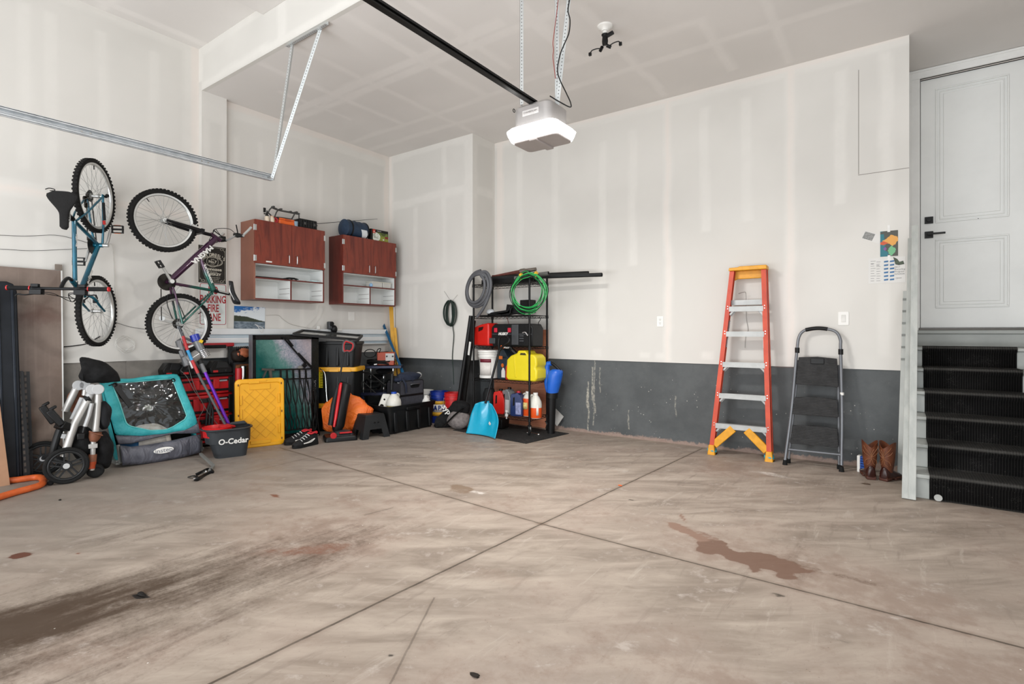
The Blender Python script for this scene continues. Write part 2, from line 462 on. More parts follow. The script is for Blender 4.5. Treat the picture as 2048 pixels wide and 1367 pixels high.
for (px, py, ax, ay, an, k, cc, so) in ((1500, 1118, .30, .13, -8, 1.1, '#745a4c', .25), (1445, 1098, .18, .09, -10, 1.0, '#745a4c', .25), (1385, 1068, .24, .05, -35, .8, '#8a6f60', .4), (1365, 1035, .12, .02, -60, .6, '#8a6f60', .4), (1420, 1072, .12, .02, -30, .6, '#846b5d', .4),
          (1680, 1150, .22, .035, -8, .5, '#6e5a4c', .6), (1740, 1165, .12, .03, 0, .45, '#6e5a4c', .6), (915, 975, .2, .10, -10, .6, '#83705f', .4), (960, 985, .12, .05, 0, .5, '#d9d2cb', .6),
          (630, 1100, .3, .1, 42, .5, '#7d5b4c', .7), (40, 1110, .05, .04, 0, .9, '#5d3527', .4), (160, 1105, .04, .02, 0, .6, '#7d4b3a', .5), (550, 991, .05, .02, 0, .7, '#7a5240', .5),
          (1480, 965, .14, .03, -10, .45, '#7d6353', .6), (1640, 1290, .035, .015, 0, .5, '#59524a', .5), (1556, 1190, .05, .012, 0, .6, '#4e463d', .5), (1690, 1284, .03, .012, 0, .5, '#5b554d', .5),
          (1260, 1173, .03, .015, 0, .5, '#59524a', .6), (780, 1308, .02, .012, 0, .7, '#3d3630', .5), (950, 1350, .02, .012, 0, .8, '#26211d', .4), (1262, 999, .035, .015, 0, .7, '#4f463d', .5),
          (285, 1192, .05, .02, 20, .8, '#15120f', .5), (1430, 1200, .35, .04, 25, .3, '#8a6f62', .8), (975, 1150, .22, .12, 0, .35, '#8a6b5b', .8), (1500, 985, .4, .1, -15, .3, '#94786b', .8),
          (1550, 950, .35, .07, -8, .5, '#d5cec6', .8), (1240, 940, .3, .08, 0, .4, '#cfc7be', .8), (1120, 915, .4, .1, 0, .4, '#8d7565', .8)):
 p = at(px, py, Z=0); FLOOR_SPOTS.append((p.x, p.y, ax, ay, an, k, cc, so))
MFLOOR = floor_mat()
def ell(u, v, cx, cy, ax, ay, an, wob, so):
 c, s_ = math.cos(R(an)), math.sin(R(an)); a = ((u - cx) * c + (v - cy) * s_) / ax; b = ((v - cy) * c - (u - cx) * s_) / ay
 return nstep(-(np.sqrt(a * a + b * b) + wob), -1.0, -1.0 + so)
def floor_pat(u, v):
 wob = (vnoise(u, v, 3.5, 5) - .5) * 1.3
 dark = np.zeros_like(u)
 for (cx, w, y0, y1, k) in ((-2.95, .34, -.8, 2.6, 1.35), (-2.60, .18, -.8, 2.0, .95), (-3.25, .3, -.8, 1.4, .9), (-2.36, .12, -.6, 1.5, .8), (-2.75, .30, -.6, 1.2, .8), (-3.05, .5, -.5, 3.2, .32), (-4.0, .5, 1.0, 3.0, .22), (-1.1, .25, 3.0, 5.2, .25), (.35, .3, 1.2, 3.4, .22)):
  sk = vnoise(u * 3.0, v * .55, 3.0, 5); ed = (vnoise(u * 1.0, v * .6, 2.2, 4) - .5) * .35
  t = np.clip((y1 - v) / (y1 - y0), 0, 1) ** .8 * nstep(v, y0 - .5, y0 + .2)
  dark = np.maximum(dark, np.exp(-((u + ed - cx - .22 * (v - .5)) / w) ** 2) * t * k * (.45 + .95 * sk))
 return dark, vnoise(u, v, 1.6, 6), nstep(u + v * .2, -2.6, -4.6)
fs = Slab().face('z', 0.0, -6.2, 2.8, -.9, 6.0, floor_pat, res=.024)
U, V = fs.v[0][:, 0], fs.v[0][:, 1]
rgb = np.zeros((len(U), 4)); wob = (vnoise(U + 5, V, 7.0, 5) - .5) * 1.6
for (cx, cy, ax, ay, an, k, cc, so) in FLOOR_SPOTS:
 g = ell(U, V, cx, cy, ax * 1.15, ay * 1.15, an, wob, max(so, .5)) * k; mk = g > rgb[:, 3]; mk0 = ell(U, V, cx, cy, ax * 1.5 + .04, ay * 1.5 + .04, an, wob * 0, .5) > 0
 free = mk0 & (rgb[:, 3] == 0)
 rgb[free, :3] = lin(cc)[:3]; rgb[mk, :3] = lin(cc)[:3]; rgb[mk, 3] = g[mk]
fs.box(-6.6, 4.2, -3.5, 7.2, -.1, -.002)
fo = fs.build('floor', MFLOOR)
sa = fo.data.color_attributes.new('stain', 'FLOAT_COLOR', 'POINT'); sa.data.foreach_set('color', np.concatenate([rgb, np.zeros((8, 4))]).astype(np.float32).ravel())
MDRY = drywall('patched drywall')
lb = []
for px in (50, 103, 205, 305):
 yy = at(px, 400, X=XL).y; lb.append((yy - .05, yy + .05, 2.52 if px > 60 else 2.6, 4.05))
lb += [(-1.6, 2.66, 2.35, 2.52), (-1.6, 2.66, 4.17, 4.3)]
for yy in (-.4, .1, .72, 1.35, 1.95): lb.append((yy - .04, yy + .04, 1.0, 2.3))
lb += [(2.5, 2.7, 1.0, 4.3)]
Slab().box(XL - .3, XL - .002, -3.0, 2.7, .94, 4.4).face('x', XL, -3.0, 2.75, .94, 4.4, pat(lb, [(-1.6, 2.6, 2.40, 2.47), (2.58, 2.7, 1, 4.3)])).build('wall_left', MDRY)
lb = [(3.0, 6.0, 3.62, 3.74), (2.6, 3.0, 1.0, 3.8)]
XL2 = XL + .02
for px in (470, 520, 562, 605, 640, 683, 730):
 yy = at(px, 400, X=XL2).y; lb.append((yy - .04, yy + .04, 1.0, 3.45))
lb += [(5.18, 5.32, .9, 3.8)]
Slab().box(XL - .3, XL2 - .002, 2.71, 5.6, .94, 3.95).face('x', XL2, 2.71, 5.3, .94, 3.95, pat(lb, [(2.9, 5.3, 3.72, 3.82), (5.2, 5.3, 1, 3.8)])).build('wall_left', MDRY)
XP = XL + .07
Slab().box(XL - .1, XP - .002, 2.66, 2.92, .94, 3.9).face('x', XP, 2.66, 2.92, .94, 3.9, pat([(2.66, 2.74, 0, 3.8), (2.85, 2.92, 0, 3.8), (2.6, 3, 3.5, 3.9)])).build('wall_left', MDRY)
struct(MB().bx(XL - .4, XL - .02, -3.0, 2.0, -.05, .953).bx(XL - .4, XL, 2.0, 5.6, -.05, .94).build('foundation_left', concrete_stem('stem wall concrete, left', 'y', 2.6, .95)))  # concrete foundation stem under the left drywall
bands = [(-4.6, .2, 3.70, 3.85)]
for px, z0, z1 in ((1040, 1.0, 3.6), (1110, 1.0, 3.65), (1205, 1.2, 3.5), (1265, 2.0, 3.55), (1335, .9, 3.75), (1410, 2.3, 3.6), (1493, 2.35, 3.6), (1580, .9, 3.75), (1680, 2.4, 3.65), (1770, 1.0, 3.7)):
 xx = at(px, 400, Y=YB).x; bands.append((xx - .055, xx + .055, z0, z1))
for xx in (-2.9, -2.3, -2.1, -1.6, -.9): bands.append((xx - .07, xx + .07, .93, 1.02))
x1 = at(1717, 200, Y=YB).x; z1 = at(1717, 348, Y=YB).z
tk = [(at(px, 0, Y=YB).x - w, at(px, 0, Y=YB).x + w, .9, 3.8) for px, w in ((1335, .03), (1580, .03), (1000, .06))] + [(-4.5, .1, 3.76, 3.82)]
MWB = drywall('patched drywall, pencilled', lines=[(x1, x1 + .002, z1, 3.6, .004), (x1, .1, z1 - .01, z1 - .008, .004)])
Slab().box(-4.60, .10, YB + .002, 6.9, .885, 3.95).face('y', YB, -4.6, .10, .885, 3.95, pat(bands, tk)).build('wall_back', MWB)
bands = [(-6.1, -4.4, 3.70, 3.85), (-6.1, -4.4, 3.02, 3.15), (-6.1, -4.4, 1.92, 2.05), (-4.60, -4.40, .9, 3.8), (-6.1, -5.95, .9, 3.8), (-5.62, -5.55, 1.0, 1.85)]
for px, z0, z1 in ((831, 2.1, 3.0), (889, 2.1, 3.05), (889, 3.2, 3.7), (889, 1.0, 1.9), (832, 1, 1.9)):
 xx = at(px, 400, Y=5.29).x; bands.append((xx - .05, xx + .05, z0, z1))
Slab().box(-6.3, -4.447, 5.292, 6.2, .855, 3.95).face('y', 5.29, -6.1, -4.445, .855, 3.95, pat(bands, [(-6.05, -5.98, .9, 3.8)])).face('x', -4.445, 5.29, 5.76, .855, 3.95, pat([(5.2, 5.4, .9, 3.8), (5.7, 5.8, .9, 3.8), (5.2, 5.8, 3.7, 3.9), (5.2, 5.8, 3.02, 3.15), (5.2, 5.8, 1.9, 2.05)])).build('wall_back', MDRY)
struct(MB().bx(-4.8, .10, YB + .012, 6.4, -.05, .90).bx(-6.4, -4.7, 5.42, 6.4, -.05, .90).build('foundation_back', concrete_stem('stem wall concrete, back', 'x', None, .9)))  # concrete foundation stem under the back drywall and the bay
YD = 6.6
MALC = mat('drywall, stair recess', '#d2ccc6', .85, var=.02)
struct(MB().bx(.05, .205, YD, YD + .2, 0, 3.95).bx(.205, 1.0, YD, YD + .2, 3.70, 3.95).bx(.975, 2.2, YD, YD + .2, 0, 3.95).bx(.205, .975, YD, YD + .2, 0, 1.20).build('wall_far', MALC))
struct(MB().bx(2.0, 2.2, 4.2, YD + .2, 0, 3.95).build('wall_right', MALC))
seams = []
def seam(px0, py0, px1, py1, w, out):
 a = at(px0, py0, Z=HC); b = at(px1, py1, Z=HC)
 if abs(a.x - b.x) > abs(a.y - b.y):
  yy = (a.y + b.y) / 2; out.append((min(a.x, b.x), max(a.x, b.x), yy - w, yy + w))
 else:
  xx = (a.x + b.x) / 2; out.append((xx - w, xx + w, min(a.y, b.y), max(a.y, b.y)))
seam(600, 240, 980, 20, .07, seams); seam(710, 290, 1000, 175, .05, seams); seam(1000, 175, 1420, 40, .06, seams)
seam(520, 120, 800, 250, .05, seams); seam(660, 30, 990, 190, .06, seams); seam(790, 10, 1050, 130, .05, seams)
seam(960, 0, 1200, 110, .07, seams); seam(1400, 40, 1470, 140, .05, seams); seam(560, 180, 700, 240, .04, seams)
seams += [(-6.1, 2.0, 3.62, 3.74), (-6.1, 2.0, 4.86, 4.97), (-3.3, -3.2, 2.7, 5.7), (-4.45, -4.36, 2.7, 5.3), (-2.08, -1.98, 1, 5.7), (-.86, -.78, 1, 5.7)]
MCL = drywall('taped ceiling board', base='#dad6d2', base2='#e0dcd8', mud='#eae6e2')
Slab().box(-6.3, 4.0, 2.70, 6.9, HC + .002, HC + .12).face('z', HC, -6.3, 4.0, 2.70, 6.7, pat(seams), flip=True, res=.035).build('ceiling', MCL)
cl = at(1480, 0, Z=HC)
Slab().box(-6.2, 4.0, 2.662, 2.70, HC, HC2 + .1).face('y', 2.66, -6.2, 3.9, HC, HC2 + .1, pat([(-6.2, 3.9, HC, HC + .09), (-6.2, 3.9, 4.16, 4.3), (-6.15, -5.98, 3.8, 4.3), (-4.55, -4.4, 3.8, 4.3)])).build('beam', MDRY)
Slab().box(-6.3, 4.0, -3.0, 2.66, HC2 + .002, HC2 + .12).face('z', HC2, -6.3, -4.4, -1.5, 2.66, pat([(-5.98, -5.86, -1, 2.7), (-6.1, -4.8, .55, .68), (-6.1, -4.8, 1.75, 1.85)]), flip=True).build('ceiling', MCL)
struct(MB().bx(-4.78, 4.0, -3.0, 2.66, HC2 - .08, HC2 + .02).build('ceiling', MCL, bevel=.003))
MDOOR = mat('white door paint', '#e8e9e6', .42, var=.03, vscale=2)
MCASE = mat('white casing paint', '#e8e8e5', .4, var=.03)
MBLK = mat('matt black hardware', '#141414', .45)
DZ0, DZ1, DX0, DX1 = 1.264, 3.70, .205, .965
d = MB()
def panel_door(mb):
 mb.bx(DX0, DX1, YD + .03, YD + .07, DZ0, DZ1)
 return mb
door = struct(panel_door(d).build('door_1', MDOOR, bevel=.002))
pm = MB()
px0, px1 = DX0 + .115, DX1 - .115
for (z0, z1) in ((1.264 + .19, 1.264 + .86), (1.264 + 1.02, 1.264 + 2.33)):
 for (i, t, y) in ((0, .014, .012), (.03, .010, .009)):
  a, b, c, e = px0 + i, px1 - i, z0 + i, z1 - i
  pm.bx(a, b, YD + .03 - y, YD + .031, c, c + t).bx(a, b, YD + .03 - y, YD + .031, e - t, e).bx(a, a + t, YD + .03 - y, YD + .031, c + t, e - t).bx(b - t, b, YD + .03 - y, YD + .031, c + t, e - t)
 pm.bx(px0 + .06, px1 - .06, YD + .022, YD + .031, z0 + .06, z1 - .06)
pm.build('panel', MDOOR, door, bevel=.003)
h = MB()
hz = at(1850, 470, Y=YD + .02).z; dz = at(1850, 441, Y=YD + .02).z
h.box((DX0 + .065, YD + .02, hz), (.066, .016, .066)).cyl((DX0 + .065, YD + .02, hz), (DX0 + .065, YD - .035, hz), .011).box((DX0 + .12, YD - .04, hz), (.135, .014, .018))
h.build('handle', MBLK, door, bevel=.002)
MB().box((DX0 + .065, YD + .02, dz), (.066, .016, .066)).cyl((DX0 + .065, YD + .02, dz), (DX0 + .065, YD - .004, dz), .02, n=20).build('deadbolt', MBLK, door, bevel=.002)
MB().cyl((DX0 + .43, YD + .03, 2.29), (DX0 + .43, YD + .018, 2.29), .004).build('peephole', MBLK, door)
MSEAL = mat('weatherstrip', '#22211f', .8)
MB().bx(DX0 - .006, DX1 + .006, YD + .012, YD + .07, DZ1, DZ1 + .010).bx(DX0 - .006, DX0, YD + .03, YD + .07, DZ0, DZ1).build('weatherstrip', MSEAL, door)
cs = MB()
cs.bx(.112, .200, YD - .018, YD + .01, 1.20, 3.712).bx(.112, 1.10, YD - .018, YD + .01, 3.712, 3.795).bx(.975, 1.062, YD - .018, YD + .01, 1.20, 3.712)
cs.bx(.112, .135, YD - .026, YD, 1.20, 3.775).bx(.112, 1.10, YD - .026, YD, 3.775, 3.797)
struct(cs.build('trim_1', MCASE, bevel=.003))
struct(MB().bx(.185, .206, YD, YD + .16, 1.2, 3.71).bx(.185, 1.0, YD, YD + .16, 3.705, 3.73).build('trim_2', MCASE))
MSILL = mat('dark threshold metal', '#4b4844', .4, .7)
struct(MB().bx(.19, .985, YD - .03, YD + .1, 1.240, 1.263).build('trim_3', MSILL, bevel=.003))
MSTEP = mat('grey stair paint', '#a6a9a5', .5, var=.08, vscale=4)
RISE, TREAD, SY = .1806, .25, 4.90
st = MB()
for i in range(6):
 z1 = RISE * (i + 1); y0 = SY + TREAD * i
 y1 = YD
 st.bx(.10, 1.9, y0 + .025, y1, RISE * i if i else 0, z1 - .028)
 st.bx(.095, 1.9, y0 - .005, (y0 + TREAD + .03) if i < 5 else YD, z1 - .028, z1)
st.bx(.10, 1.9, YD - .03, YD, RISE * 6, 1.205).bx(.10, 1.9, YD - .045, YD, 1.205, 1.24)
struct(st.build('stairs', MSTEP, bevel=.006))
mr = MT('black ribbed carpet'); ox, oy, oz = mr.obj()
rib = (ox * 2 * PI / .016).sin()
nz = mr.noise(160, 4, .7); dust = mr.noise(7, 5, .7)
cc = mr.mix(rib.sstep(-.2, .9) * .8, '#0b0b0b', '#232221')
lint = mr.voro(85).sstep(.10, .05) * dust.sstep(.45, .6) * (1 - oz * 1.1).clamp()
cc = mr.mix(dust.sstep(.48, .75) * nz.sstep(.5, .65) * .5, cc, '#5b5a57')
cc = mr.mix(lint * .8, cc, '#b8b5ae')
wy = (oy - .0); fr2 = ((oz * (1 / RISE)).frac() - .5).abs().sstep(.40, .5)
cc = mr.mix(fr2 * (nz * .8 + dust * .5) * .55, cc, '#6a6864')
mr.set(cc, .95, bump=rib * .5 + nz, bstr=.6, bdist=.004)
mr.b.inputs['Specular IOR Level'].default_value = .15
prof = []
for i in range(6):
 z0, z1, y0 = RISE * i, RISE * (i + 1), SY + TREAD * i
 prof += [(y0 + .022, z0 + .006 if i else .002), (y0 + .019, z1 - .045), (y0 - .010, z1 - .024), (y0 - .012, z1 - .006), (y0 - .003, z1 + .006), (y0 + .02, z1 + .008)]
 if i < 5: prof += [(y0 + TREAD - .01, z1 + .007)]
prof += [(SY + TREAD * 5 + .02, RISE * 6 + .012)]
rings = []
for (y, z) in prof: rings.append([Vector((.203, y, z)), Vector((.84, y, z))])
rm = MB(); rm.loft(rings, cap=False, closed=False)
tag(rm.build('stair_runner', mr.m, solid=.008, smooth=50, soff=0), 'black ribbed carpet runner, linty, over the grey stairs', 'carpet')
cam = bpy.data.cameras.new('camera'); co = bpy.data.objects.new('camera', cam); C.objects.link(co)
cam.sensor_width = 36; cam.lens = FPX / 2048 * 36; cam.clip_start = .05
cam.shift_y = (HYP - 1367 / 2) / 2048 * 1.0
yaw = math.atan2(-CS, CC)
co.location = (0, 0, CAMH); co.rotation_euler = (R(90), 0, yaw)
bpy.context.scene.camera = co
# ================================================================ metals
def galv_mat():
 m = MT('galvanised steel'); n = m.noise(18, 4, .6)
 m.set(m.mix(n.sstep(.3, .7), '#c6cbce', '#dde1e4'), n * .15 + .25, .55); return m.m
MGALV = galv_mat()
def perf_mat():
 m = MT('punched steel angle'); x, y, z = m.obj()
 f = (z * (1 / .0254)).frac() - .5
 d1 = (((x - .016) * (1 / .0254)).pow(2) + f * f)._m('SQRT').sstep(.17, .13) * (y.abs() - .004).sstep(.001, 0)
 d2 = (((y - .016) * (1 / .0254)).pow(2) + f * f)._m('SQRT').sstep(.17, .13) * (x.abs() - .004).sstep(.001, 0)
 n = m.noise(18, 4, .6)
 m.set(m.mix(d1.max(d2), m.mix(n, '#c3c8c9', '#dcdedd'), '#4a4a48'), n * .2 + .3, m.b.inputs['Metallic'].default_value or .6); return m.m
MPERF = perf_mat()
MSTEEL = mat('bright steel', '#c9cbca', .25, 1.0, var=.05)
MDSTEEL = mat('dark steel rail', '#2a2a29', .38, .6)
MBPL = mat('black plastic', '#0d0d0e', .42, var=.15)
MBPL2 = mat('charcoal plastic', '#1f2021', .5, var=.1)
MRUB = mat('black rubber', '#121212', .8, var=.2, bump=.2, bscale=300)
MWPL = mat('white plastic', '#e6e4df', .4, var=.03)
MCORDB = mat('black cord', '#171717', .55)
MCORDR = mat('red bell wire', '#8f3a33', .5)
MCORDW = mat('white cord', '#dcdad5', .5, var=.03)
def angle_iron(name, p0, p1, parent, xdir=(1, 0, 0), w=.032):
 """L-shaped punched angle; local z runs along it"""
 p0, p1 = Vector(p0), Vector(p1); d = (p1 - p0).normalized(); x = Vector(xdir); x = (x - d * x.dot(d)).normalized(); y = d.cross(x)
 L = (p1 - p0).length
 o = MB().bx(0, w, 0, .002, 0, L).bx(0, .002, 0, w, 0, L).build(name, MPERF, parent)
 M = Matrix((x, y, d)).transposed().to_4x4(); M.translation = p0
 o.matrix_local = M
 return o
XT, ZT = -4.655, 2.635
tr = thing('door_track', 'galvanised garage door track hung from the ceiling on two punched steel struts', 'door track', (XT, 2.66, 0))
a = MB()
def track_prof(y0, y1, mb):
 for (x0, x1, z0, z1) in ((-.004, 0, -.027, .027), (-.004, .026, .024, .027), (-.004, .026, -.027, -.024), (.023, .026, .016, .027), (.023, .026, -.030, -.014), (.0, .004, -.004, .004)):
  mb.bx(x0, x1, y0, y1, z0, z1)
track_prof(-4.0, 0.0, a)
o = a.build('rail', MGALV, tr, loc=(0, 0, ZT))
MB().bx(-.010, -.004, -4.0, 0, .022, .034).bx(-.010, .02, -4.0, 0, .030, .034).build('stiffener', MGALV, tr, loc=(0, 0, ZT))
b = MB()
for y in (-.55, -.6, -1.35, -1.4, -.03): b.cyl((-.001, y, 0), (.008, y, 0), .007, n=8)
b.build('bolt', MSTEEL, tr, loc=(0, 0, ZT))
L = lambda v: Vector(v) - Vector((XT, 2.66, 0))
h1 = at(566, 76, Z=HC); h2 = at(626, 45, Z=HC)
angle_iron('strut', L((XT + .02, 2.655, ZT - .02)), L((h1.x, 2.68, HC)), tr, (1, 0, 0))
angle_iron('strut', L((XT + .035, 2.64, ZT)), L((h2.x, 2.68, HC)), tr, (1, .4, 0))
angle_iron('ceiling_bracket', L((h1.x - .05, 2.685, HC - .034)), L((h2.x + .12, 2.685, HC - .034)), tr, (0, 0, 1))
OX, OY = -2.14, 3.20
op = thing('garage_door_opener', 'silver ceiling mounted garage door opener with a glowing white light lens', 'garage door opener', (OX, OY, 2.63))
MSILV = mat('silver opener housing', '#a9a5a3', .35, .45, var=.05)
MSILP = mat('grey opener underside', '#a8a09d', .5, var=.05)
def rr3(w, d, r, z, cy=0, cx=0): return ring(w, d, r, z, cx, cy, 6)
MB().loft([rr3(.31, .27, .05, .09, .135), rr3(.32, .28, .055, .12, .135), rr3(.32, .28, .055, .235, .135), rr3(.29, .25, .05, .252, .135)]).build('housing', MSILV, op)
ml = MT('lit lens'); ml.set('#ffffff', .4); ml.b.inputs['Emission Color'].default_value = (1, .985, .96, 1); ml.b.inputs['Emission Strength'].default_value = 6.0
MB().loft([rr3(.405, .27, .04, .012, .145), rr3(.43, .33, .06, .045, .14), rr3(.445, .355, .065, .075, .14), rr3(.40, .31, .06, .098, .14)]).build('light_lens', ml.m, op)
MB().loft([rr3(.385, .235, .04, .0, .155), rr3(.39, .245, .04, .016, .155)]).bx(-.03, .03, .02, .27, -.014, .004).build('bottom_cover', MSILP, op, bevel=.004)
MB().bx(-.07, .07, -.008, 0.002, .165, .205).build('badge', mat('opener badge', '#c9c5c2', .4), op, bevel=.002)
MB().text('CHAMBERLAIN', .018, T(0, -.009, .185)).build('lettering', mat('grey print', '#85807c', .5), op)
rl = MB(); RZ = .275
rl.bx(-.018, .018, -6.0, .06, RZ, RZ + .008).bx(-.004, .004, -6.0, .06, RZ - .025, RZ).bx(-.018, .018, -6.0, .06, RZ - .028, RZ - .02)
rl.build('rail', MDSTEEL, op)
bt = MB()
bt.bx(-.026, -.020, -6, .06, RZ - .012, RZ + .0).bx(.020, .026, -6, .06, RZ - .012, RZ)
bt.build('belt', MBPL, op)
MB().bx(-.004, .004, -6, -.1, RZ + .009, RZ + .0105).build('belt_highlight_strip', MGALV, op)
Lo = lambda v: Vector(v) - Vector((OX, OY, 2.63))
q = at(1043, 185, Y=OY - .02); angle_iron('hanger', Lo((q.x - .015, OY - .02, 2.88)), Lo((q.x - .015, OY - .02, HC)), op, (1, 0, 0))
q0 = at(1112, 192, Y=OY + .2); q1 = at(1117, 40, Y=OY + .2); angle_iron('hanger', Lo((q0.x - .01, OY + .2, 2.87)), Lo((q0.x - .01, OY + .2, HC)), op, (1, .3, 0))
dd = at(1139, 20, Y=OY + .2); angle_iron('hanger', Lo((q0.x, OY + .18, 2.87)), Lo((q0.x + (dd.x - q0.x) * 1.05, OY + .18, HC)), op, (1, .3, 0))
cpts = [(1100, 192), (1118, 203), (1140, 214), (1141, 205), (1132, 185), (1120, 160), (1115, 140), (1120, 110), (1130, 85), (1138, 65), (1140, 40), (1136, 20), (1141, -10)]
MB().tube(smoothpts([Lo(at(x, y, Y=OY + .14)) for x, y in cpts]), .0045, 8).build('power_cord', MCORDB, op)
MB().tube(smoothpts([Lo(at(x, y, Y=OY + .17)) for x, y in ((1111, 157), (1109, 140), (1106, 115), (1107, 100), (1106, 85), (1109, 60), (1113, 30), (1117, -5))]), .003, 6).build('bell_wire', MCORDR, op)
MB().torus(Lo((q.x - .06, OY - .03, 2.845)), .012, .003, (1, 0, 0), 14, 6).build('release_ring', MDSTEEL, op)
c = at(1210, 52, Z=HC)
sk = thing('ceiling_lampholder', 'white ceiling lampholder with a black two-armed adapter hanging in it', 'light fitting', (c.x, c.y, HC))
MB().lathe([(.0, -.045), (.03, -.045), (.032, -.035), (.05, -.02), (.062, -.012), (.065, 0)], 28).build('socket_base', MWPL, sk, smooth=40)
MB().lathe([(.0, -.075), (.018, -.075), (.02, -.04), (.02, -.03)], 20).build('bulb_screw', MWPL, sk)
MB().lathe([(0, -.16), (.022, -.158), (.026, -.13), (.022, -.085), (.03, -.08), (.03, -.07), (0, -.068)], 16).box((.04, 0, -.085), (.075, .03, .022), (0, -12, 0)).build('adapter', MBPL, sk, bevel=.003)
for s_ in (-1, 1):
 am = MB().tube(smoothpts([(s_ * .012, 0, -.155), (s_ * .035, 0, -.178), (s_ * .075, 0, -.168), (s_ * .12, 0, -.168), (s_ * .138, 0, -.185)]), .0045, 8).cyl((s_ * .02, -.012, -.175), (s_ * .05, .012, -.19), .014, n=10)
 am.box((s_ * .14, 0, -.195), (.022, .016, .026)).build('arm', MBPL, sk)
# ================================================================ wall cabinets
def wood_mat(name, a, b_, dark):
 m = MT(name); x, y, z = m.obj()
 g = m.noise(1, 6, .65, vec=m.vec(x * 9, y * 9, z * 1.0), dist=1.2); g2 = m.noise(1, 5, .7, vec=m.vec(x * 60, y * 60, z * 2.0))
 col = m.mix(g.sstep(.32, .68), a, b_); col = m.mix(g.sstep(.56, .74) * .8, col, dark); col = m.mix(g2.sstep(.55, .8) * .5, col, dark)
 m.set(col, .33); return m.m
MWOOD = wood_mat('mahogany laminate', '#5e2118', '#8a3a27', '#2a0d0a')
MWOODS = wood_mat('dark mahogany laminate', '#54201a', '#6d2a20', '#2b0f0d')
MBRN = mat('brown side laminate', '#8a5947', .45, var=.05)
MMEL = mat('white melamine', '#e4e5e3', .4, var=.02)
MEDGE = mat('maroon edge band', '#5e2019', .4)
def cabinet(y0, label, side_mat):
 W, D, Hh = .895, .285, .89
 c = thing('wall_cabinet', label, 'cabinet', (XL2, y0, 1.585), 90, 'wood-front wall cabinets')
 MB().bx(0, .018, -D, 0, 0, Hh).build('side_panel', side_mat, c, bevel=.001)
 MB().bx(W - .018, W, -D, 0, 0, Hh).build('side_panel', MWOODS, c, bevel=.001)
 MB().bx(.018, W - .018, -D + .002, 0, Hh - .018, Hh).build('top_panel', MBRN, c); MB().bx(.018, W - .018, -D + .004, 0, .0, .016).build('bottom_panel', MBRN, c)
 lin_ = MB()
 lin_.bx(.0181, .021, -D + .003, -.005, .016, .40).bx(W - .021, W - .0181, -D + .003, -.005, .016, .40).bx(.018, W - .018, -.012, -.004, .016, Hh - .018)
 lin_.bx(.02, W - .02, -D + .003, -.01, .016, .0175).bx(.02, W - .02, -D + .02, -.01, .395, .405)
 lin_.build('lining', MMEL, c)
 for (xa, xb, za, zb, nm) in ((.018, W - .018, .236, .252, 'shelf'), (W / 2 - .008, W / 2 + .008, .016, .236, 'divider')):
  mb = MB(); mb.bx(xa, xb, -D + .006, -.012, za, zb); sh = mb.build(nm, MMEL, c)
  MB().bx(xa, xb, -D + .001, -D + .006, za, zb).build('edge_band', MEDGE, sh)
 MB().bx(.018, W - .018, -D, -D + .004, 0, .016).build('edge_band', MEDGE, c)
 sl = MB()
 for xx, d_ in ((W - .0215, -1), (W / 2 - .0085, -1)):
  for zz in (.09, .15): sl.bx(xx - .0006, xx, -D + .02, -.05, zz - .0022, zz + .0022)
 sl.build('shelf_groove', mat('groove shadow line', '#7b6f6a', .8), c)
 pg = MB()
 for xx in (.10, .13, W / 2 + .04): pg.cyl((xx, -.0125, .035), (xx, -.02, .035), .004, n=8)
 pg.build('bracket_screw', mat('grey screw head', '#6b6b6a', .4, .6), c)
 for k, (xa, xb) in enumerate(((.003, W / 2 - .0015), (W / 2 + .0015, W - .003))):
  dr = MB().bx(xa, xb, -D - .019, -D - .001, .405, Hh).build('door', MWOOD, c, bevel=.0015)
  hx = W / 2 + (-.05 if k == 0 else .05)
  MB().tube(smoothpts([(hx, -D - .018, .435), (hx, -D - .044, .437), (hx, -D - .048, .452), (hx, -D - .048, .512), (hx, -D - .044, .527), (hx, -D - .018, .529)], 4), .0055, 8).build('handle', MSTEEL, dr)
  ex = 0.0 if k == 0 else W
  for zz in (.46, .80):
   s_ = 1 if k == 0 else -1
   MB().cyl((ex + s_ * -.004, -D - .012, zz - .033), (ex + s_ * -.004, -D - .012, zz + .033), .006, n=10).bx(min(ex, ex + s_ * .02), max(ex, ex + s_ * .02), -D - .0215, -D - .019, zz - .032, zz + .032).build('hinge', MSTEEL, dr)
 return c
ca = cabinet(3.10, 'wood-front wall cabinet with a plain brown side, beside the purple bicycle', MBRN)
cb = cabinet(4.262, 'wood-front wall cabinet with a dark grained side, over the yellow beams', MWOODS)
lbm = MB().bx(.13, .20, -.3055, -.304, .425, .44).build('label_plate', MWPL, ca)
LW = Frame((XL2, 0, 0), 90)
ZTOP = 1.585 + .89
def on_cab(px, y=-.2):   # room Y of a pixel column on the cabinet top
 return LW.p(px, 450, y).x
FR = Frame((XL2, 0, 0), 90)
def top_thing(name, label, cat, px, y=-.2, group=None, dz=0, rot=0):
 return thing(name, label, cat, (XL2 - y * 1.0, on_cab(px, y), ZTOP + dz), 90 + rot, group)
ob = top_thing('hard_case', 'small orange hard case lying on top of the left wall cabinet', 'case', 573, -.25)
MORG = mat('orange plastic', '#e8641a', .4)
MB().bx(-.10, .10, -.02, .12, 0, .075).build('shell', MORG, ob, bevel=.012)
MB().bx(-.102, .102, -.022, .122, .05, .056).bx(-.03, .04, -.028, -.02, .045, .066).build('latch', mat('dark orange plastic', '#b5460f', .45), ob, bevel=.002)
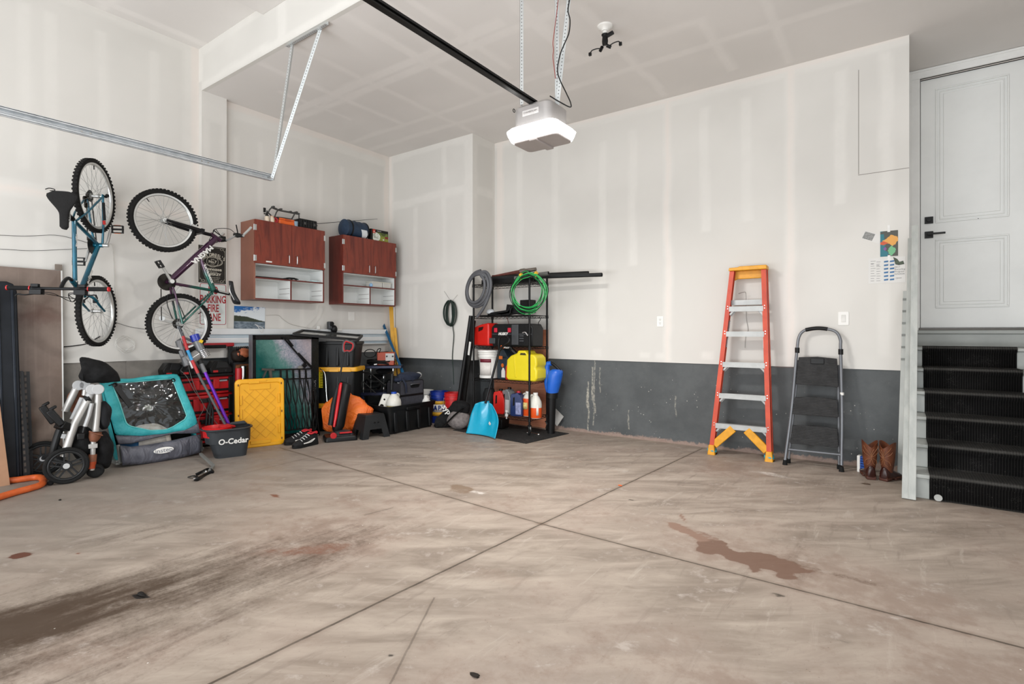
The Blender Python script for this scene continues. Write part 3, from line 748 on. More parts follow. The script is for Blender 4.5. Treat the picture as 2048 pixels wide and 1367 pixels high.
for i, px in enumerate((536, 544)):
 sp = top_thing('pump_bottle' if i == 0 else 'jar', 'small cream bottle with a black pump on the left wall cabinet' if i == 0 else 'small cream jar beside the pump bottle on the left wall cabinet', 'bottle' if i == 0 else 'jar', px - 2 + i * 2, -.27)
 MB().lathe([(.024, 0), (.026, .01), (.026, .045), (.02, .055), (.02, .06)], 16).build('body', mat('cream plastic', '#d9c9b4', .4), sp)
 if i == 0: MB().lathe([(.018, .06), (.018, .075), (.006, .078), (.006, .125)], 12).bx(-.035, .01, -.008, .008, .08, .09).bx(-.04, -.018, -.009, .009, .10, .15).build('pump', MBPL, sp)
 else: MB().lathe([(.022, .06), (.022, .072), (0, .072)], 14).build('lid', mat('peach lid', '#c9a58a', .5), sp)
rd = top_thing('ratchet_strap', 'pinkish red rolled strap between the jar and the orange case', 'strap', 550, -.25)
MB().torus((0, 0, .035), .025, .012, (0, 1, 0), 20, 8, (1, 1.4)).build('roll', mat('faded red webbing', '#b8323a', .8), rd)
MB().bx(-.02, .04, -.012, .012, .055, .075).build('buckle', MBPL2, rd)
gr = top_thing('roof_rack', 'grey tubular folding rack standing on the left wall cabinet above the orange case', 'rack', 569, -.17)
MGRY = mat('grey powder coat', '#4c4c4a', .45, .3)
gf = Frame((XL2 + .17, on_cab(569, -.17), ZTOP), 90)
P = lambda px, py, y=0: gf.p(px, py, y)
g = MB(); TT = lambda L_, r=.008: g.tube(smoothpts(L_, 3), r, 8)
TT([P(548, 437), P(535, 424), P(534, 429), P(543, 415), P(556, 419), P(553, 424), P(548, 437)])
TT([P(543, 415), P(556, 420), P(575, 424), P(596, 428), P(599, 427)]); TT([P(543, 414, .05), P(556, 419, .05), P(575, 423, .05), P(599, 427, .05)])
TT([P(598, 427), P(598, 437)]); TT([P(589, 428), P(584, 437)]); TT([P(549, 437), P(554, 434), P(585, 438)], .006)
g.bx(P(552, 436).x, P(572, 436).x, -.01, .08, .02, .035)
g.build('tube_frame', MGRY, gr)
k = MB()
for px, py in ((547, 414), (562, 419), (581, 424), (593, 425)):
 q = P(px, py); k.box((q.x, .01, q.z + .006), (.02, .05, .014))
k.build('clamp', MGRY, gr)
bl = top_thing('tool_case', 'black moulded tool case on the right end of the left wall cabinet', 'case', 612, -.22)
MB().bx(-.11, .13, -.04, .12, 0, .115).build('shell', MBPL, bl, bevel=.012)
k = MB()
for i in range(7): k.bx(-.10 + i * .033, -.085 + i * .033, -.047, -.04, .02, .10)
k.bx(-.11, .13, -.046, .0, .055, .063).build('ribs', MBPL2, bl)
k = MB()
for xx in (-.06, .07): k.bx(xx, xx + .025, -.052, -.04, .045, .075)
k.build('latch', MGRY, bl)
cu = top_thing('cup', 'translucent blue cup next to the black tool case on the cabinet', 'cup', 592, -.27)
MB().lathe([(.02, 0), (.025, .06), (.023, .06), (.018, .004), (0, .004)], 16).build('wall', mat('blue grey plastic', '#7c95a6', .3), cu)
rod = MB(); a_, b_ = FR.p(603, 438, -.10), FR.p(755, 437.5, -.03)
rod.cyl((XL2 - a_.y, a_.x, ZTOP + .07), (XL2 - b_.y, b_.x, at(755, 437.5, X=XL2 + .03).z), .004, .002, 8)
tag(rod.build('fishing_rod', MDSTEEL), 'long thin dark rod lying across the gap between both wall cabinets', 'rod')
sb = top_thing('sleeping_bag', 'navy blue rolled bag with a white patch on the right wall cabinet', 'sleeping bag', 693, -.19)
mn = MT('navy ripstop'); x, y, z = mn.obj(); nn = mn.noise(9, 5, .6); mn.set(mn.mix(nn, '#142437', '#213a55'), .6, bump=nn, bstr=.5, bdist=.02)
ax0, ax1 = -.07, .29; rr_ = .115
rings = []
for i in range(15):
 t = i / 14; xx = ax0 + (ax1 - ax0) * t; r = rr_ * (1 - .75 * max(0, (.06 - t) / .06) ** 2 * .6) * (1 - .5 * max(0, (t - .93) / .07) ** 2) * (1 + .03 * math.sin(i * 2.1))
 if i in (0, 14): r *= .72
 rings.append([Vector((xx, r * math.cos(2 * PI * k / 24) * 1.0, rr_ * .96 + r * math.sin(2 * PI * k / 24) * (.97 if math.sin(2 * PI * k / 24) < 0 else 1))) for k in range(24)])
MB().loft(rings).build('roll', mn.m, sb, smooth=60)
k = MB()
for t_ in (0.02, .27):
 k.torus((t_, 0, rr_ * .96), rr_ + .003, .004, (1, 0, 0), 30, 6, (1, 3))
k.build('strap', MBPL, sb)
w_ = []
for u in range(7):
 w_.append(None)
def patch(u, v):
 a = R(-155 + 75 * v + 0); xx = .165 + .10 * u - .05 * v + .015 * math.sin(9 * v)
 return Vector((xx, (rr_ + .006) * math.cos(a) * 1.0 , rr_ * .96 + (rr_ + .006) * math.sin(a)))
def patch2(u, v):
 a = R(182 + 60 * v); xx = .145 + .095 * u + .055 * v * (1 if True else 0)
 return Vector((xx, (rr_ + .004) * math.cos(a), rr_ * .96 + (rr_ + .004) * math.sin(a)))
MB().sheet(patch2, 6, 10).build('patch', mat('white fabric patch', '#d3d8da', .7), sb, solid=.002)
bc = top_thing('picture_box', 'printed cardboard box with a green field photo next to the navy roll on the cabinet', 'box', 753, -.20)
MBOXK = mat('black printed card', '#15140f', .5)
MB().bx(-.16, .145, -.075, .12, 0, .155).build('carton', MBOXK, bc, bevel=.002)
mp = MT('printed meadow'); x, y, z = mp.obj(); nn = mp.noise(16, 5, .7)
col = mp.mix((z + (nn - .5) * .05).sstep(.05, .09), mp.mix(nn, '#a8a63f', '#6f7a2b'), mp.mix(nn.sstep(.4, .6), '#2b3514', '#6d7d33'))
e = (((x + .07) * (1 / .075)).pow(2) + ((z - .055) * (1 / .06)).pow(2)).sstep(1.0, .9)
col = mp.mix(e, col, mp.mix(nn.sstep(.45, .6), '#dfe2d8', '#9aa08f')); mp.set(col, .45)
MB().bx(-.125, .144, -.0765, -.075, .003, .118).build('front_print', mp.m, bc)
k = MB(); k.bx(-.13, -.085, -.0785, -.076, .10, .15)
k.build('logo_panel', mat('red orange print', '#c8331b', .45), bc)
k = MB(); k.bx(.085, .14, -.0785, -.0765, .045, .075); k.build('red_print', mat('dark red print', '#7d1f1a', .45), bc)
k = MB().prism([(-.12, .108), (-.107, .136), (-.094, .108), (-.107, .118)], -.080, -.0785).text('OZARK TRAIL', .012, T(-.02, -.0785, .135)); k.bx(.045, .07, -.0785, -.0765, .02, .035)
k.build('lettering', MWPL, bc)
def in_cab(name, label, cat, cab_y0, lx, ly, lz, group=None, rot=0): return thing(name, label, cat, (XL2 - ly, cab_y0 + lx, 1.585 + lz), 90 + rot, group)
tb = in_cab('tablet', 'flat black tablet lying on the open shelf of the left wall cabinet', 'tablet', 3.10, .19, -.2, .253)
MB().bx(-.16, .24, -.06, .12, 0, .012).build('slab', MBPL, tb, bevel=.003)
cbx = in_cab('coiled_cable', 'tangle of black cable beside the tablet on the left cabinet shelf', 'cable', 3.10, .50, -.2, .253)
pts = [(.07 * math.cos(i * .9) * (1 + .3 * math.sin(i * 1.7)) + .02 * math.sin(i * .37), .05 * math.sin(i * .9), .010 + .018 * abs(math.sin(i * .61))) for i in range(34)]
MB().tube(smoothpts(pts, 4), .004, 6).bx(-.1, -.05, -.03, .0, 0, .02).build('cable', MCORDB, cbx)
pc = in_cab('plastic_sleeve', 'thin clear bluish sleeve at the right end of the left cabinet shelf', 'sleeve', 3.10, .75, -.2, .253)
MB().bx(-.09, .09, -.07, .07, 0, .006).bx(-.02, .05, -.075, .05, .006, .014).build('film', mat('pale aqua plastic', '#bcd6d8', .2), pc)
mcl = MT('clear tub plastic'); mcl.set('#eceae4', .25); mcl.b.inputs['Alpha'].default_value = .55
for i, (lx, wd) in enumerate(((.585, .17), (.76, .14))):
 tbx = in_cab('storage_tub', ('wider' if i == 0 else 'narrower') + ' of the two clear lidded tubs on the right cabinet shelf', 'tub', 4.262, lx, -.2, .253, 'clear tubs on the right cabinet shelf')
 MB().box((0, 0, .035), (wd, .13, .07), taper=(1.04, 1.04)).build('tub', mcl.m, tbx, bevel=.006)
 MB().box((0, 0, .073), (wd + .014, .14, .008)).build('lid', mat('cream tub lid', '#ddd8c8', .4), tbx, bevel=.003)
bb = in_cab('ball', 'small pale blue ball beside the clear tubs on the right cabinet shelf', 'ball', 4.262, .49, -.25, .253)
MB().ball((0, 0, .026), .026).build('ball_skin', mat('pale blue vinyl', '#8fb4d6', .4), bb, smooth=180)
# ================================================================ bicycles on the left wall
MTYRE = mat('tyre rubber', '#161514', .85, var=.15)
MRIM = mat('brushed alloy rim', '#c9cac8', .3, .7, var=.06)
MSPOKE = mat('steel spoke', '#8d8f8f', .35, .8, var=0)
MALLOY = mat('silver alloy', '#c3c4c2', .3, .75, var=.05)
MCHAIN = mat('dark chain', '#2b2824', .5, .5)
MBLKM = mat('black bike metal', '#151517', .35, .3)
MRED = mat('bright red plastic', '#c4171c', .4)
MAMB = mat('amber reflector', '#d0661a', .3)
def wheel(parent, name, c, rad, cog_side=0, valve=2.0, axis=(0, 1, 0), tw=.024, kn=.012):
 """tyre part with rim, hub and spokes as sub-parts; plane of the wheel is local x-z unless M turns it"""
 c = Vector(c); A = Vector(axis).normalized(); F = frame_to(A)
 d = lambda a, r: F @ Vector((r * math.cos(a), r * math.sin(a), 0))
 mb = MB(); mb.torus(c, rad - tw, tw, A, 56, 12, (1, 1.0))
 nk = 56
 for i in range(nk):       # knobs
  for s_, off in ((-1, 0), (1, .5)):
   a = 2 * PI * (i + off) / nk; p = c + d(a, rad - tw * .12) + A * (s_ * tw * .55)
   t = d(a + PI / 2, 1); mb.bar(p - t * .009, p + t * .009, .018, kn, d(a, 1))
 ty = mb.build(name, MTYRE, parent, smooth=50)
 rr_ = rad - 2 * tw
 prof = [(rr_ + .006, -.014), (rr_ + .006, .014), (rr_ - .010, .012), (rr_ - .016, .004), (rr_ - .016, -.004), (rr_ - .010, -.012)]
 rings = [[c + d(2 * PI * i / 56, r) + A * h for (r, h) in prof] for i in range(57)]
 MB().loft(rings, cap=False).build('rim', MRIM, ty)
 hb = MB().cyl(c - A * .055, c + A * .055, .009, n=10).cyl(c - A * .036, c - A * .031, .022, n=16).cyl(c + A * .031, c + A * .036, .022, n=16).cyl(c - A * .03, c + A * .03, .014, n=12)
 hb.build('hub', MALLOY, ty)
 sp = MB(); n = 32
 for i in range(n):
  s_ = 1 if i % 2 else -1; a = 2 * PI * i / n; tw_ = (1 if (i // 2) % 2 else -1) * 1.15
  p0 = c + d(a + tw_, .021) + A * (s_ * .033); p1 = c + d(a, rr_ - .012)
  sp.cyl(p0, p1, .0011, n=4, cap=False)
 sp.build('spokes', MSPOKE, ty)
 va = MB().cyl(c + d(valve, rr_ - .012), c + d(valve, rr_ - .05), .0045, n=8).build('valve', MRUB, ty)
 if cog_side:
  k = MB()
  for i in range(7): k.cyl(c + A * (cog_side * (.036 + i * .004)), c + A * (cog_side * (.038 + i * .004)), .052 - i * .0045, n=22)
  k.build('cassette', MCHAIN, ty)
 return ty
def chainring(parent, c, y, name='chainring'):
 k = MB()
 for r, yy in ((.082, y), (.064, y + .007), (.048, y + .014)):
  k.cyl((c.x, yy, c.z), (c.x, yy + .003, c.z), r, n=40)
  for i in range(36):
   a = 2 * PI * i / 36; k.box((c.x + r * math.cos(a), yy + .0015, c.z + r * math.sin(a)), (.006, .003, .006), (0, -math.degrees(a), 0))
 return k.build(name, MCHAIN, parent)
def pedal(parent, c, y, dirx=(1, 0, 0), refl=None):
 c = Vector(c); c.y = y; X = Vector(dirx).normalized(); Z = X.cross(Vector((0, 1, 0)))
 k = MB()
 for s_ in (-1, 1):
  k.bar(c + X * (s_ * .032) - Vector((0, .045, 0)), c + X * (s_ * .032) + Vector((0, .045, 0)), .008, .024, Z)
  k.bar(c - X * .036 + Vector((0, s_ * .043, 0)), c + X * .036 + Vector((0, s_ * .043, 0)), .010, .022, Z)
 k.cyl(c - Vector((0, .05, 0)), c + Vector((0, .05, 0)), .009, n=8)
 o = k.build('pedal', MBPL, parent, bevel=.002)
 if refl:
  r = MB()
  for s_ in (-1, 1): r.bar(c + X * (s_ * .0375) - Vector((0, .025, 0)), c + X * (s_ * .0375) + Vector((0, .025, 0)), .003, .014, Z)
  r.build('reflector', refl, o)
 return o
def saddle(parent, nose, tail, up, m, w=.075):
 nose, tail, up = Vector(nose), Vector(tail), Vector(up).normalized(); ax = (nose - tail); L = ax.length; ax.normalize(); side = ax.cross(up)
 rings = []
 for i in range(17):
  t = i / 16; p = tail + ax * (L * t)
  hw = w * (1 - nstep(np.array(t), .08, .62) * .72) * (1 - max(0, (.10 - t) / .10) ** 2 * .45) * (1 - max(0, (t - .93) / .07) ** 2 * .5)
  hw = float(hw); th = .030 + .012 * (1 - t); p = p + up * (.018 * (1 - t) ** 3 - .006 * math.sin(PI * t))
  rings.append([p + side * (hw * math.cos(2 * PI * k / 18)) + up * ((th if math.sin(2 * PI * k / 18) < 0 else .014) * math.sin(2 * PI * k / 18)) for k in range(18)])
 o = MB().loft(rings).build('saddle', m, parent, smooth=70)
 k = MB()
 for s_ in (-1, 1):
  k.tube(smoothpts([nose - ax * .03 - up * .02, nose - ax * .08 - up * .045 + side * (s_ * .02), (nose + tail) / 2 - up * .05 + side * (s_ * .022), tail + ax * .04 - up * .03 + side * (s_ * .03)], 4), .0035, 6)
 k.build('saddle_rail', MALLOY, o)
 return o
X2 = -5.70
F2 = Frame((X2, 2.2, 0), 90)
b2 = thing('bicycle', 'purple and green mountain bike with white lettering hung on the wall above the mop', 'bicycle', (X2, 2.2, 0), 90, 'bicycles on the wall')
q2 = lambda px, py, y=0: F2.p(px, py, y)
FA, RA, BB = q2(328, 441), q2(360, 647), q2(338, 563)
Rw = (q2(328, 380).z - q2(328, 504).z) / 2
wheel(b2, 'front_wheel', FA, Rw, valve=.9); wheel(b2, 'rear_wheel', RA, Rw * .985, cog_side=1, valve=2.6)
def bike_paint():
 m = MT('purple to green metallic paint'); x, y, z = m.obj(); n = m.noise(7, 3, .5)
 t = (x * 1.0 - z * .75 + (n - .5) * .15)
 pt = q2(410, 545); m0 = pt.x - pt.z * .75
 col = m.mix((t - m0).sstep(-.07, .04), '#3c1837', '#0b5146'); m.set(col, .25, .45); m.b.inputs['Coat Weight'].default_value = .6; return m.m
MP2 = bike_paint()
ht0, ht1 = q2(425, 470), q2(441, 481)
fr = MB()
fr.tube([BB, q2(350, 552), q2(390, 515), q2(431, 477)], [.020, .029, .032, .029], 14).tube([q2(401, 516), q2(412, 545), q2(427, 579)], [.014, .025, .027], 14)
fr.tube([q2(350, 567), q2(427, 581)], .0145, 12).cyl(ht0 + (ht0 - ht1) * .25, ht1, .021, n=14)
fr.cyl(BB - Vector((0, .036, 0)), BB + Vector((0, .036, 0)), .022, n=14)
for s_ in (-1, 1):
 o_ = Vector((0, s_ * .055, 0)); fr.tube([q2(343, 574) + o_ * .5, q2(347, 590) + o_ * .8, RA + o_], .010, 10).tube([q2(425, 583) + o_ * .3, q2(405, 603) + o_ * .9, RA + o_], .0085, 10)
fr.bar(q2(420, 588) - Vector((0, .05, 0)), q2(420, 588) + Vector((0, .05, 0)), .018, .014)
b2f = fr.build('frame', MP2, b2, smooth=60)
def along(p0, p1, y, up_flip=1):
 d = (p1 - p0).normalized(); z = Vector((-d.z, 0, d.x)) * up_flip
 M = Matrix((d, Vector((0, 1, 0)), z)).transposed().to_4x4(); M.translation = (p0 + p1) / 2 + Vector((0, y, 0)); return M
MPRINT = mat('white decal', '#e3e2de', .4, var=.04)
MB().text('MAGNA', .062, along(q2(426, 489), q2(376, 531), -.0325), off=.003, sx=1.15, shear=-.1).build('lettering', MPRINT, b2f)
MB().text('ELECTROSHOCK', .026, along(q2(404, 524), q2(424, 571), -.028), off=.001, sx=1.0).build('lettering', MPRINT, b2f)
fk = MB(); cr = q2(399, 463); cr2 = q2(412, 467)
for s_ in (-1, 1):
 o_ = Vector((0, s_ * .058, 0)); fk.tube([FA + o_, FA.lerp(cr, .55) + o_, cr + o_], [.012, .018, .02], 12)
fk.bar(cr - Vector((0, .075, 0)), cr + Vector((0, .075, 0)), .045, .034, cr - FA).tube([cr, cr2, ht0], .018, 10).bar(FA.lerp(cr, .86) - Vector((0, .06, 0)), FA.lerp(cr, .86) + Vector((0, .06, 0)), .03, .02, cr - FA)
fo_ = fk.build('suspension_fork', MBLKM, b2, bevel=.002)
k = MB()
for s_ in (-1, 1):
 p = FA.lerp(cr, .8) + Vector((0, s_ * .04, 0)); k.box(p + Vector((.0, 0, .03)), (.05, .016, .02), (0, 20, 0)).cyl(p, p + Vector((.02, 0, .05)), .006, n=8)
k.build('brake', MALLOY, b2)
k = MB()
for s_ in (-1, 1):
 p = q2(403, 607) + Vector((0, s_ * .035, 0)); k.box(p, (.04, .016, .02), (0, 40, 0)).cyl(p, p + Vector((.03, 0, -.03)), .006, n=8)
k.build('brake', MALLOY, b2)
st0 = q2(443, 481); hc = q2(452, 480)
MB().tube([ht1 - (ht0 - ht1) * -.1, st0, hc], .016, 10).build('stem', MBLKM, b2)
hb = MB().tube(smoothpts([hc + Vector((.03, .30, .02)), hc + Vector((.02, .16, .03)), hc + Vector((.0, .05, 0)), hc, hc + Vector((.0, -.05, 0)), hc + Vector((.02, -.16, .03)), hc + Vector((.03, -.30, .02))], 4), .0115, 10)
hbo = hb.build('handlebar', MALLOY, b2, smooth=60)
for s_ in (-1, 1):
 e0, e1 = hc + Vector((.022, s_ * .19, .028)), hc + Vector((.03, s_ * .29, .02))
 MB().cyl(e0, e1, .0165, n=12).build('grip', MRUB, hbo)
 MB().tube([e1 - Vector((0, s_ * .01, 0)), e1 + Vector((.06, -s_ * .0, .07)), e1 + Vector((.085, 0, .10))], [.012, .012, .013], 10).build('bar_end', MALLOY, hbo)
 lv = MB().box(hc + Vector((.035, s_ * .155, .04)), (.05, .06, .04)).tube([hc + Vector((.05, s_ * .15, .05)), hc + Vector((.015, s_ * .2, .09)), hc + Vector((-.015, s_ * .24, .13))], .006, 8)
 lv.build('brake_lever', MBPL, hbo, bevel=.003)
 MB().tube(smoothpts([hc + Vector((.03, s_ * .15, .05)), hc + Vector((-.03, s_ * .12, .10)), q2(430, 458, s_ * .08), q2(425, 468, s_ * .04), q2(418, 480, 0)], 6), .0032, 6).build('brake_cable', MCORDB, b2)
MB().cyl(q2(425, 580.5), q2(459, 588), .0135, n=12).cyl(q2(430, 581), q2(434, 582), .02, n=12).build('seatpost', MBLKM, b2)
MB().cyl(q2(437, 582.5), q2(456, 587), .0136, n=12).build('seatpost_sleeve', MALLOY, b2)
saddle(b2, q2(463, 562), q2(473, 608), (1, 0, -.1), mat('black saddle vinyl', '#19191b', .45), .068)
chainring(b2, BB, .045)
pe = q2(318, 533)
MB().tube([BB - Vector((0, .055, 0)), (BB + pe) / 2 - Vector((0, .063, 0)), Vector((pe.x, -.07, pe.z))], [.016, .012, .013], 10).cyl(BB - Vector((0, .075, 0)), BB - Vector((0, .04, 0)), .02, n=14).build('crank', MALLOY, b2, smooth=50)
pedal(b2, q2(309, 530), -.115, (pe - BB))
po = BB * 2 - pe
MB().tube([BB + Vector((0, .07, 0)), Vector((po.x, .075, po.z))], [.014, .011], 8).build('crank', MALLOY, b2); pedal(b2, po, .125, (pe - BB))
ch = MB()
for (a_, b__) in ((q2(322, 577, .05), q2(323, 640, .05)), (q2(350, 588, .05), q2(372, 640, .05))): ch.bar(a_, b__, .006, .009, (0, 1, 0))
ch.build('chain', MCHAIN, b2)
MB().cyl(q2(324, 636, .05), q2(324, 636, .058), .025, n=14).bar(q2(324, 640, .055), q2(350, 645, .055), .012, .02).build('rear_derailleur', MALLOY, b2)
MB().tube(smoothpts([q2(336, 588, -.03), q2(334, 605, -.035), q2(340, 625, -.04), q2(345, 637, -.04)], 4), .004, 6).build('gear_cable', MCORDB, b2)
MB().bar(q2(352, 585, .02), q2(362, 572, .02), .012, .02).bar(q2(350, 584, .02), q2(357, 590, .02), .01, .02).build('front_derailleur', MALLOY, b2)
w1 = at(190, 392, X=-5.80)
F1 = Frame((w1.x, w1.y, 0), 139)
b1 = thing('bicycle', 'teal mountain bike with red-tipped grips hung nose-down beside the brown board', 'bicycle', (w1.x, w1.y, 0), 139, 'bicycles on the wall')
q1 = lambda px, py, y=0: F1.p(px, py, y)
RA, FA = q1(190, 392), q1(197, 622)
Rw = .325
FA.x = RA.x + .035
wheel(b1, 'rear_wheel', RA, Rw, cog_side=1, valve=1.5, tw=.021, kn=.005); wheel(b1, 'front_wheel', FA, Rw * .98, valve=1.4, tw=.021, kn=.005)
BB, SC = q1(197, 490), q1(148, 441)
h0, h1 = q1(150, 568), q1(163, 584)
mp1 = MT('teal metallic paint'); n = mp1.noise(5, 3); mp1.set(mp1.mix(n.sstep(.3, .7), '#064c61', '#0c687f'), .22, .45); mp1.b.inputs['Coat Weight'].default_value = .7
MP1 = mp1.m
fr = MB()
fr.tube([SC, h0 + Vector((.0, 0, .03))], .0165, 14).tube([BB, h1 + Vector((-.005, 0, .03))], .0195, 14).tube([SC, BB], .0155, 12)
fr.cyl(h0 + (h0 - h1) * .4, h1 + (h1 - h0) * .25, .02, n=14).cyl(BB - Vector((0, .036, 0)), BB + Vector((0, .036, 0)), .021, n=14)
for s_ in (-1, 1):
 o_ = Vector((0, s_ * .062, 0)); fr.tube([SC + o_ * .25, SC.lerp(RA, .3) + o_ * .7, RA + o_], .0085, 10).tube([BB + o_ * .5, BB.lerp(RA, .35) + o_ * .75, RA + o_], .0095, 10)
 fr.bar(RA + o_ - Vector((0, .003, 0)), RA + o_ + Vector((0, .003, 0)), .035, .035)
b1f = fr.build('frame', MP1, b1, smooth=60)
d1 = (h0 - SC).normalized()
MB().text('Pacific', .034, along(SC.lerp(h0, .48), SC.lerp(h0, .14), -.0175), off=.001, sx=1.25).build('lettering', MPRINT, b1f)
MB().text('eclipse', .052, along(BB.lerp(h1, .86), BB.lerp(h1, .50), -.021), off=.0012, sx=1.05).build('lettering', MPRINT, b1f)
fk = MB(); cr = h1.lerp(FA, .22)
for s_ in (-1, 1):
 o_ = Vector((0, s_ * .06, 0)); fk.tube(smoothpts([cr + o_ * .5 + (h1 - cr) * .25, cr + o_ * .95 + (FA - cr) * .12, cr.lerp(FA, .6) + o_ * 1.0 + Vector((-.01, 0, 0)), FA + o_], 4), [.012] * 6 + [.011] * 4 + [.009] * 3, 10)
fk.tube([h1, cr], .014, 10)
fk.build('fork', MP1, b1, smooth=60)
k = MB()
for s_ in (-1, 1):
 p = cr.lerp(FA, .32) + Vector((0, s_ * .05, 0)); k.box(p, (.03, .03, .03)).tube([p, p + Vector((.05, -s_ * .01, .03)), p + Vector((.07, -s_ * .03, .06))], .006, 8)
k.build('brake', MBLKM, b1)
hc = q1(121, 577); stp = [h0 + (h0 - h1) * .5, q1(136, 556), q1(128, 563), hc]
MB().tube(smoothpts(stp, 4), .0145, 10).build('stem', MBLKM, b1)
hb = MB().tube(smoothpts([hc + Vector((-.02, .33, .0)), hc + Vector((-.01, .17, 0)), hc + Vector((0, .04, 0)), hc + Vector((0, -.04, 0)), hc + Vector((-.01, -.17, .0)), hc + Vector((-.02, -.33, 0.0))], 4), .0125, 10)
hbo = hb.build('handlebar', MBLKM, b1, smooth=60)
for s_ in (-1, 1):
 e0, e1 = hc + Vector((-.012, s_ * .20, 0)), hc + Vector((-.02, s_ * .345, 0))
 gp = MB().cyl(e0, e1, .0175, n=14).build('grip', MRUB, hbo)
 d_ = (e1 - e0).normalized()
 MB().cyl(e0 - d_ * .003, e0 + d_ * .004, .019, n=14).build('red_ring', MRED, gp); MB().cyl(e1 - d_ * .003, e1 + d_ * .005, .019, n=14).build('red_ring', MRED, gp)
 lv = MB().box(hc + Vector((-.02, s_ * .15, -.03)), (.05, .08, .04)).tube(smoothpts([hc + Vector((-.02, s_ * .17, -.045)), hc + Vector((-.045, s_ * .22, -.055)), hc + Vector((-.05, s_ * .26, -.05)), hc + Vector((-.055, s_ * .275, -.07))], 4), .006, 8)
 lv.box(hc + Vector((-.02, s_ * .16, .022)), (.03, .05, .025))
 lv.build('brake_lever', MBPL, hbo, bevel=.004)
 MB().tube(smoothpts([hc + Vector((-.02, s_ * .12, -.035)), hc + Vector((0, s_ * .06, -.05)), q1(150, 597, s_ * .03), q1(160, 592, s_ * .03), h1 + Vector((.03, s_ * .03, 0))], 6), .003, 6).build('brake_cable', MCORDB, b1)
 MB().tube(smoothpts([hc + Vector((-.01, s_ * .11, -.03)), hc + Vector((.01, s_ * .05, -.04)), q1(143, 603, s_ * .02), q1(152, 594, s_ * .02), SC.lerp(h0, .95) + Vector((0, s_ * .02, 0))], 6), .003, 6).build('gear_cable', MCORDB, b1)
up = Vector((-1, 0, .1)); sp_ = SC + Vector((-.13, 0, .055))
MB().cyl(SC + Vector((.02, 0, -.012)), sp_ + Vector((.04, 0, -.01)), .0125, n=12).cyl(SC + Vector((-.02, 0, .008)), SC + Vector((-.035, 0, .014)), .02, n=12).build('seatpost', MBLKM, b1)
mS = MT('fuzzy black saddle cover'); nS = mS.noise(60, 4, .7); mS.set(mS.mix(nS, '#0b0b0b', '#1d1c1c'), .95, bump=nS, bstr=.6, bdist=.01)
saddle(b1, sp_ + Vector((-.01, 0, -.15)), sp_ + Vector((-.03, 0, .14)), up, mS.m, .112)
chainring(b1, BB, .045)
cd = (q1(205, 452) - BB); cd.y = 0
ce = BB + cd.normalized() * .17
MB().tube([BB - Vector((0, .06, 0)), BB + cd * .2 - Vector((0, .068, 0)), Vector((ce.x, -.072, ce.z))], [.015, .012, .012], 10).cyl(BB - Vector((0, .078, 0)), BB - Vector((0, .03, 0)), .017, n=14).build('crank', MALLOY, b1, smooth=50)
pedal(b1, ce, -.125, (0, 0, 1), MAMB)
ce2 = BB * 2 - ce
MB().tube([BB + Vector((0, .065, 0)), Vector((ce2.x, .075, ce2.z))], [.014, .011], 8).build('crank', MALLOY, b1); pedal(b1, ce2, .125, (0, 0, 1))
ch = MB(); ch.bar(BB + Vector((.075, .05, .03)), RA + Vector((.045, .05, 0)), .006, .009, (0, 1, 0)).bar(BB + Vector((-.075, .05, .03)), RA + Vector((-.03, .05, -.08)), .006, .009, (0, 1, 0))
ch.build('chain', MCHAIN, b1)
MB().cyl(RA + Vector((-.03, .05, -.09)), RA + Vector((-.03, .06, -.09)), .026, n=14).cyl(RA + Vector((-.05, .05, -.04)), RA + Vector((-.05, .06, -.04)), .026, n=14).bar(RA + Vector((-.03, .055, -.09)), RA + Vector((-.05, .055, -.04)), .02, .012).build('rear_derailleur', MCHAIN, b1)
MB().tube([RA + Vector((.015, -.075, .0)), RA + Vector((.04, -.08, .02))], [.012, .016], 8).build('axle_cap', MBPL, b1)
MB().bar(q1(208, 441, -.075), q1(209, 449, -.078), .012, .02, (0, 1, 0)).build('reflector', mat('red reflector', '#c9231c', .3), b1)
MB().tube([q1(207, 405, -.07), q1(209, 440, -.075)], [.011, .012], 8).build('kickstand', MBLKM, b1)
# ================================================================ signs and prints on the left wall
def flat(name, label, cat, cornersX, px0, py0, px1, py1, m, th=.003, r=.0, X=XL2):
 pass
MSIGNB = mat('black tin sign', '#26231f', .5, .2, var=.25, vscale=5)
MSIGNC = mat('cream sign print', '#c9c3b4', .5, var=.15, vscale=20)
XS = XP
FS = Frame((XP + .004, 0, 0), 90)
p0, p1 = FS.p(396, 490), FS.p(453, 567)
js = thing('tin_sign', 'black and cream whiskey sign behind the purple bicycle frame', 'sign', (XP, (p0.x + p1.x) / 2, (p0.z + p1.z) / 2), 90)
sw, sh = .285, .40
MB().bx(-sw / 2, sw / 2, -.003, 0, -sh / 2, sh / 2).build('plate', MSIGNB, js, bevel=.001)
k = MB(); fy = -.004
for (w_, h_, y0) in ((sw - .02, .002, sh / 2 - .012), (sw - .02, .002, -sh / 2 + .012)): k.bx(-w_ / 2, w_ / 2, fy, -.003, y0 - .001, y0 + .001)
for s_ in (-1, 1): k.bx(s_ * (sw / 2 - .011) - .001, s_ * (sw / 2 - .011) + .001, fy, -.003, -sh / 2 + .03, sh / 2 - .03)
arc = "JACK DANIEL'S"
for i, c in enumerate(arc):
 a = (i - (len(arc) - 1) / 2) / len(arc); k.text(c, .052, T(a * .262, fy, .108 - 1.1 * a * a * .16, 0, math.degrees(a * .55), 0), ext=.0003, off=.0012, sx=.72)
k.torus((0, fy, .035), .06, .0016, (0, 1, 0), 40, 6);
